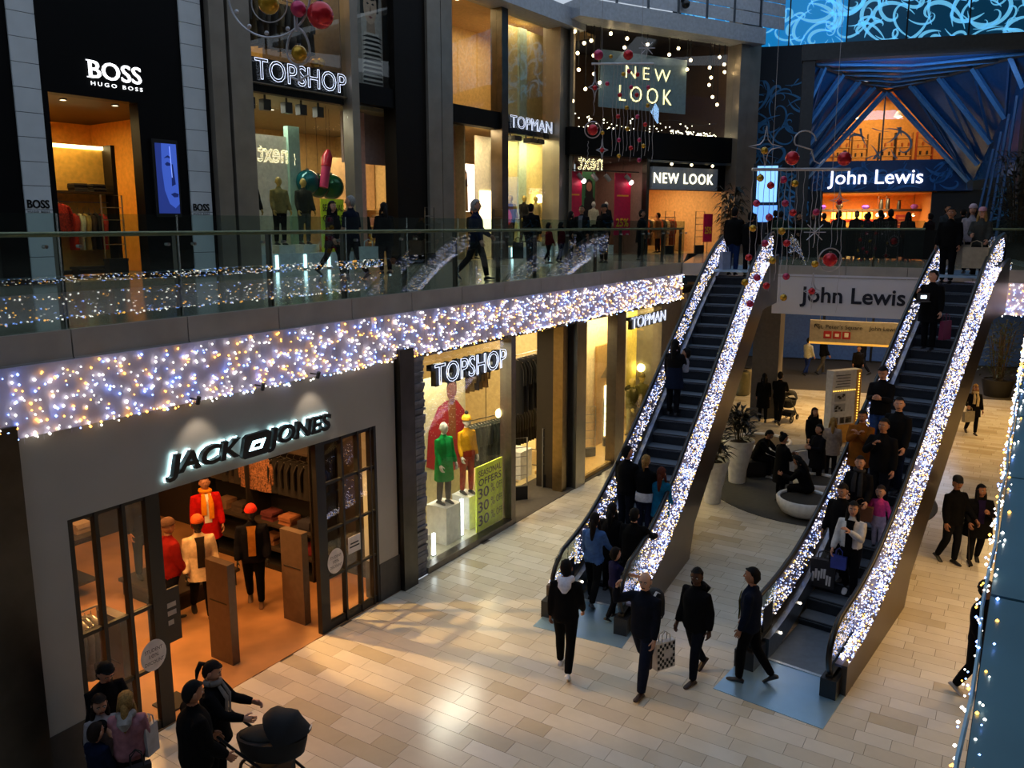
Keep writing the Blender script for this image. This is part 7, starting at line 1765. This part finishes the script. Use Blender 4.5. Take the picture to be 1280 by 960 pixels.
P('person', 'person in pink cap with long fair hair at the top of the right escalator', 'person', (11.4, 19.9, 5.5), AZ2, 1.66, '#3a3a36', '#0a0a0c', '#8a8a88', 'light', ('long', 'blond'), bulk=.04, hat=('cap', '#c08a96'), armL=(14, 8, 40), armR=(22, 10, 60), vox=.02)
P('person', 'person in pale pink hat behind the pink cap at the top of the right escalator', 'person', (11.5, 20.5, 5.6), AZ2, 1.64, '#8a8288', '#0a0a0c', DK, 'light', ('long', 'dark'), bulk=.04, hat=('beanie', '#b9a0aa'), vox=.02)
tote('large beige carrier held at the top of the right escalator', (11.12, 19.55, 6.45), -.65, .55, .5, .18, '#8f8068'); tote('second beige carrier behind the large one at the top of the right escalator', (10.95, 20.0, 6.5), -.65, .5, .5, .16, '#7d705c')
# --- round the grey carpet
P('person', 'person in long black coat standing by the white bowl seats', 'person', (6.66, 19.3, 0), 75, 1.70, '#08080a', '#0a0a0c', DK, 'tan', ('bun', 'black'), bulk=.04, coat=(.5, '#08080a'), armR=(24, 6, 80), armL=(24, 6, 80), pitch=16, vox=.02)
P('person', 'dark-haired person in dark coat standing behind the bowl seats', 'person', (7.95, 20.25, 0), 250, 1.68, '#0b0b10', '#0b0b0e', DK, 'light', ('bob', 'black'), bulk=.045, coat=(.6, '#0b0b10'), armR=(24, 6, 90), armL=(24, 6, 80), vox=.02)
P('person', 'fair person in beige coat standing by the right escalator, back turned', 'person', (8.72, 21.35, 0), 20, 1.60, '#8a7f78', '#15161c', DK, 'light', ('long', 'blond'), bulk=.05, coat=(.66, '#8a7f78'), vox=.02)
P('person', 'person with fur-trimmed hood beyond the beige coat', 'person', (8.55, 22.3, 0), 170, 1.66, '#100c0a', '#0c0c0f', DK, 'light', ('long', 'brown'), bulk=.05, hood='#241a12', vox=.02)
P('person', 'person in black seated on the nearest bowl seat', 'person', (7.15, 18.75, .02), 300, 1.66, '#060607', '#08080a', DK, 'tan', ('long', 'black'), bulk=.05, sit=True, lean=22, pitch=20, armL=(30, 6, 60), armR=(30, 6, 60), vox=.02)
P('person', 'person in black slumped on the low bench by the tall white pot', 'person', (6.72, 21.45, .03), 130, 1.72, '#060607', '#090a0e', '#9a9a9a', 'tan', ('short', 'black'), bulk=.05, sit=True, lean=26, pitch=20, armL=(30, 6, 30), armR=(30, 6, 30), vox=.02)
# --- far lower floor
P('person', 'person in black knee-length coat walking away on the far lower floor', 'person', (8.78, 27.6, 0), 15, 1.66, '#050506', '#050506', DK, 'light', ('long', 'black'), stride=10, bulk=.04, coat=(.5, '#050506'), vox=.026)
P('person', 'person in black pushing a pram away on the far lower floor', 'person', (9.2, 27.3, 0), 30, 1.78, '#050506', '#060607', DK, 'tan', ('short', 'black'), stride=14, bulk=.05, armL=(34, 6, 40), armR=(34, 6, 40), vox=.026)
pram('dark pram pushed on the far lower floor', (9.75, 27.85, 0), -math.radians(40), .95)
for i, (x, y, az_, c, lc, h, lab) in enumerate(((13.5, 36.6, 60, '#b0a88a', '#1a2a5a', 1.68, 'person in pale jacket with a bag passing the far entrance'), (14.25, 36.8, 80, '#0c0c0f', '#4a4438', 1.76, 'person in dark jacket passing the far entrance'), (15.2, 35.0, 200, '#0d0b0b', '#0b0b0d', 1.55, 'person in dark coat facing the hall under the hanging sign'), (16.2, 36.6, 300, '#0b0b0d', '#14161c', 1.75, 'person in dark clothes at the right of the far entrance'))):
    P('person', lab, 'person', (x, y, 0), az_, h, c, lc, DK, 'tan', ('short', 'black'), stride=12 if i != 2 else 0, bulk=.045, vox=.03)
# --- upper gallery, left to right
P('person', 'long-haired person in black walking the upper gallery before the neon window', 'person', (-4.38, 19.6, F2), 110, 1.72, '#060607', '#07070a', DK, 'light', ('long', 'black'), stride=16, bulk=.045, coat=(.66, '#060607'), yaw=-20, vox=.02)
P('person', 'grey-haired person in dark T-shirt with a white carrier on the upper gallery', 'person', (-3.5, 18.3, F2), 300, 1.80, '#0c1222', '#0e1118', DK, 'light', ('crop', 'grey'), stride=12, bulk=.02, wide=.02, sleeve=False, yaw=20, armL=(4, 10, 12), armR=(-4, 10, 12), vox=.018)
tote('white carrier with green stripes held on the upper gallery', (-3.2, 18.2, 6.5), .3, .42, .46, .14, '#b9c2bc', motif='stripes')
P('person', 'person in black with back turned entering the upper shop', 'person', (-3.2, 20.6, F2), 330, 1.70, '#060607', '#0b0e18', DK, 'light', ('long', 'dark'), bulk=.05, coat=(.66, '#060607'), vox=.02)
P('person', 'grey-haired person in navy striding right on the upper gallery', 'person', (-.9, 18.2, F2), 100, 1.72, '#0e1530', '#12141c', DK, 'light', ('bob', 'grey'), stride=20, bulk=.045, wide=.02, armL=(16, 10, 40), vox=.02)
P('person', 'person in black with a dark bag before the small upper neon window', 'person', (.55, 25.3, F2), 20, 1.80, '#060607', '#08080b', DK, 'tan', ('crop', 'black'), stride=8, bulk=.05, wide=.03, vox=.024)
tote('dark bag hanging from the person before the small upper neon window', (.18, 25.2, 6.45), .3, .34, .5, .14, '#0d1016')
P('person', 'child in red coat holding hands on the upper gallery', 'person', (1.12, 26.4, F2), 60, 1.2, '#5a1016', '#0b0b0e', DK, 'tan', ('short', 'black'), stride=10, kid=True, bulk=.045, vox=.024)
P('person', 'second child in dark red coat on the upper gallery', 'person', (1.55, 26.9, F2), 60, 1.22, '#420c12', '#0b0b0e', DK, 'tan', ('long', 'black'), stride=8, kid=True, bulk=.045, vox=.024)
P('person', 'person in black at the steel column on the upper gallery', 'person', (1.95, 27.4, F2), 60, 1.6, '#060607', '#0a0a0d', DK, 'tan', ('long', 'black'), bulk=.045, vox=.024)
P('person', 'dark-haired person in striped black top standing at the balustrade', 'person', (2.25, 26.4, F2), 200, 1.76, '#08080b', '#0d1512', DK, 'tan', ('short', 'black'), bulk=.045, wide=.01, undert='#5a5a60', vox=.024)
P('person', 'person in black peaked cap at the balustrade before the pink posters', 'person', (3.0, 26.6, F2), 220, 1.80, '#070709', '#08080a', DK, 'tan', ('short', 'black'), bulk=.05, wide=.02, hat=('cap', '#070708'), vox=.024)
P('person', 'person in dark hooded coat walking by the second pink poster', 'person', (4.5, 28.6, F2), 120, 1.66, '#090d14', '#0b0b0e', DK, 'tan', ('bob', 'black'), bulk=.05, coat=(.6, '#090d14'), vox=.026)
P('person', 'person in tan coat shopping inside the orange bend shop', 'person', tuple(B.p(6.2, 1.6, F2)), 300, 1.7, '#a8754a', '#2a1c14', DK, 'light', ('short', 'brown'), bulk=.05, coat=(.6, '#a8754a'), vox=.03)
P('person', 'person in dark patterned coat shopping inside the orange bend shop', 'person', tuple(B.p(5.1, 1.3, F2)), 100, 1.72, '#2e241a', '#15110f', DK, 'light', ('short', 'black'), bulk=.05, vox=.03)
# --- crowd at the restaurant rail
rr = random.Random(31)
crowd = [(9.6, 29.3, '#22302c', 'short', 'in a dark green coat'), (10.4, 29.8, '#0a0a0c', 'bob', 'in black with bobbed hair'), (11.1, 29.2, '#0c0c10', 'short', 'in a black jacket'), (11.8, 29.6, '#131010', 'bun', 'with hair in a bun'), (12.5, 28.8, '#0d0d0f', 'curly', 'with curly dark hair'), (13.2, 29.4, '#1a1412', 'short', 'in a brown jacket'), (13.9, 28.8, '#2a1a12', 'long', 'with long brown hair'), (14.5, 27.4, '#2a3036', 'short', 'in a grey jacket, standing tall'), (15.4, 27.0, '#0c0c0e', 'curly', 'with bushy black hair'), (14.9, 29.2, '#1c1216', 'bob', 'in a plum coat'), (10.0, 31.2, '#0a0a0a', 'short', 'far back in black'), (11.5, 31.4, '#181210', 'long', 'far back with long hair'), (12.3, 31.0, '#14181c', 'short', 'in slate by the second back screen'), (13.1, 31.2, '#1c0f0c', 'bob', 'in maroon by the third back screen'), (13.8, 30.6, '#0d0d10', 'short', 'in black behind the brown hair'), (10.8, 30.8, '#20180f', 'bun', 'in olive with a bun'), (9.0, 30.4, '#0c1016', 'long', 'in navy at the far left'), (14.3, 31.0, '#0b0b0b', 'curly', 'far back with curly hair'), (12.9, 29.9, '#100c14', 'pony', 'with a ponytail'), (15.6, 28.4, '#0c0c0c', 'short', 'in black nearest the portal legs')]
for i, (x, y, c, hr, lab) in enumerate(crowd):
    P('person', 'diner %s before the orange restaurant' % lab, 'person', (x, y, F2), rr.choice((10, 30, 200, 170, 340)), 1.55 + .2 * rr.random() if i != 7 else 1.8, c, '#0b0b0d', DK, 'tan', (hr, 'black'), bulk=.05, wide=.01, armL=(14, 8, 30), armR=(16, 8, 40), vox=.032, group='diners before the restaurant')
# --- dressed mannequins
def mq(label, loc, az, H=1.82, **kw):
    kw.setdefault('skin', 'white'); kw.setdefault('hair', None)
    return P('mannequin', label, 'mannequin', loc, az, H, mann=True, **kw)
SHOPAZ = 122
mq('mannequin in a dark red jacket seen from behind at left in the jackets shop', tuple(L.p(-3.3, 2.5, 0)), 40, top='#7a120e', leg='#0d0f18', shoe='#15100c', skin='tan', hat=('beanie', '#5a3a24'), bulk=.05, stride=10, hem=.86)
mq('mannequin in a cream parka and orange beanie in the jackets shop', tuple(L.p(-2.75, 2.3, 0)), 150, top='#d8b890', leg='#08080a', shoe='#2a1a12', skin='ebony', hat=('beanie', '#d0560e'), bulk=.055, stride=14, undert='#2a2018', coat=(.72, '#d8b890'))
mq('mannequin in a red coat with orange scarf on the podium', tuple(L.p(-1.95, 3.1, .345)), 150, top='#a80c0c', leg='#0a0a0c', shoe='#1a1410', skin='tan', hair=('crop', 'dark'), bulk=.05, scarf='#d07a12', undert='#d8d0c4', coat=(.62, '#a80c0c'))
mq('mannequin in a black puffer jacket and red beanie in the jackets shop', tuple(L.p(-1.9, 1.9, 0)), 165, top='#0f0e16', leg='#060608', shoe='#6a4a34', skin='ebony', hat=('beanie', '#e02a10'), bulk=.065, undert='#a86a2a', stride=6)
mq('mannequin in a dark olive coat at the back left of the podium', tuple(L.p(-2.75, 3.9, .345)), 140, top='#1a140c', leg='#0c0a09', shoe='#14100c', skin='tan', hair=('curly', 'black'), bulk=.05)
mq('mannequin in a green coat and checked trousers on the white plinth', tuple(L.p(2.12, .62, .94)), 135, 1.72, top='#0f8a3a', leg='#4a4844', shoe='#0c0c0d', bulk=.03, undert='#1aa04a', coat=(.5, '#0f8a3a'), armL=(6, 8, 14))
mq('mannequin in a mustard top, yellow bobble hat and red trousers', tuple(L.p(3.08, .7, .87)), 145, 1.72, top='#c48a14', leg='#8a2410', shoe='#0c0c0d', hat=('pompom', '#e0a010'), bulk=.02, hem=1.02, legw=.012, armL=(-4, 10, 20))
mq('mannequin in a red-sleeved jacket at the right of the bright lower display', tuple(L.p(10.8, .62, .12)), 110, top='#7a1210', leg='#8a7a5a', shoe='#2a2018', skin='gold', bulk=.04)
mq('mannequin in an olive jacket facing left in the lower yellow window', tuple(L.p(12.35, .8, .12)), 130, top='#4a4420', leg='#7a7048', shoe='#2a2418', skin='gold', bulk=.045, hood='#3a3418')
mq('mannequin in a hooded olive parka in the lower yellow window', tuple(L.p(13.15, .8, .12)), 150, top='#5a5228', leg='#6a6240', shoe='#2a2418', skin='gold', hat=('beanie', '#6a5a28'), bulk=.05, coat=(.66, '#5a5228'))
for tt_, (s, n, z, c, lc, lab) in enumerate(((5.5, .75, 6.27, '#15120f', '#0e0d0d', 'black leather jacket'), (6.45, .75, 6.27, '#7a7040', '#12110f', 'olive quilted jacket with black legs'), (7.3, .75, 6.27, '#2e3026', '#4a5048', 'dark green jacket and grey trousers'))):
    mq('mannequin in a %s in the upper neon-lettered window' % lab, tuple(U.p(s, n, z)), 140, 1.78, top=c, leg=lc, shoe='#0c0c0d', skin='gold', bulk=.045, vox=.02)
for s, c, lab in ((17.45, '#8a7438', 'pale yellow jacket'), (18.35, '#2a2620', 'dark suit jacket'), (19.15, '#b8a468', 'cream coat')):
    mq('mannequin in a %s in the small upper neon window' % lab, tuple(U.p(s, .9, F2 + .55)), 140, 1.75, top=c, leg='#3a3428', shoe='#1a1612', skin='gold', bulk=.045, vox=.026)
    plinth('white plinth under the mannequin in a %s' % lab, U, s, .9, .6, F2, F2 + .53)
for s, c, lab in ((2.1, '#c9b890', 'pale dress'), (2.75, '#1c1a1c', 'black jacket')): mq('mannequin in a %s between the pink posters' % lab, tuple(B.p(s, .9, F2 + .4)), 160, 1.72, top=c, leg='#2a2624', shoe='#0c0c0d', bulk=.03, vox=.03); plinth('plinth under the mannequin in a %s' % lab, B, s, .9, .5, F2, F2 + .38)
mq('white-headed mannequin in a black jacket inside the upper entrance', tuple(U.p(11.3, 2.6, F2)), 150, 1.78, top='#0c0c0e', leg='#0c0c0e', shoe='#0c0c0d', bulk=.045, vox=.024)
mq('mannequin in a black curly wig and dark coat inside the cream shop', tuple(U.p(15.1, .85, F2)), 150, 1.78, top='#0c0b0b', leg='#0c0c0e', shoe='#0c0c0d', skin='tan', hair=('curly', 'black'), bulk=.05, vox=.026)
flush_people()
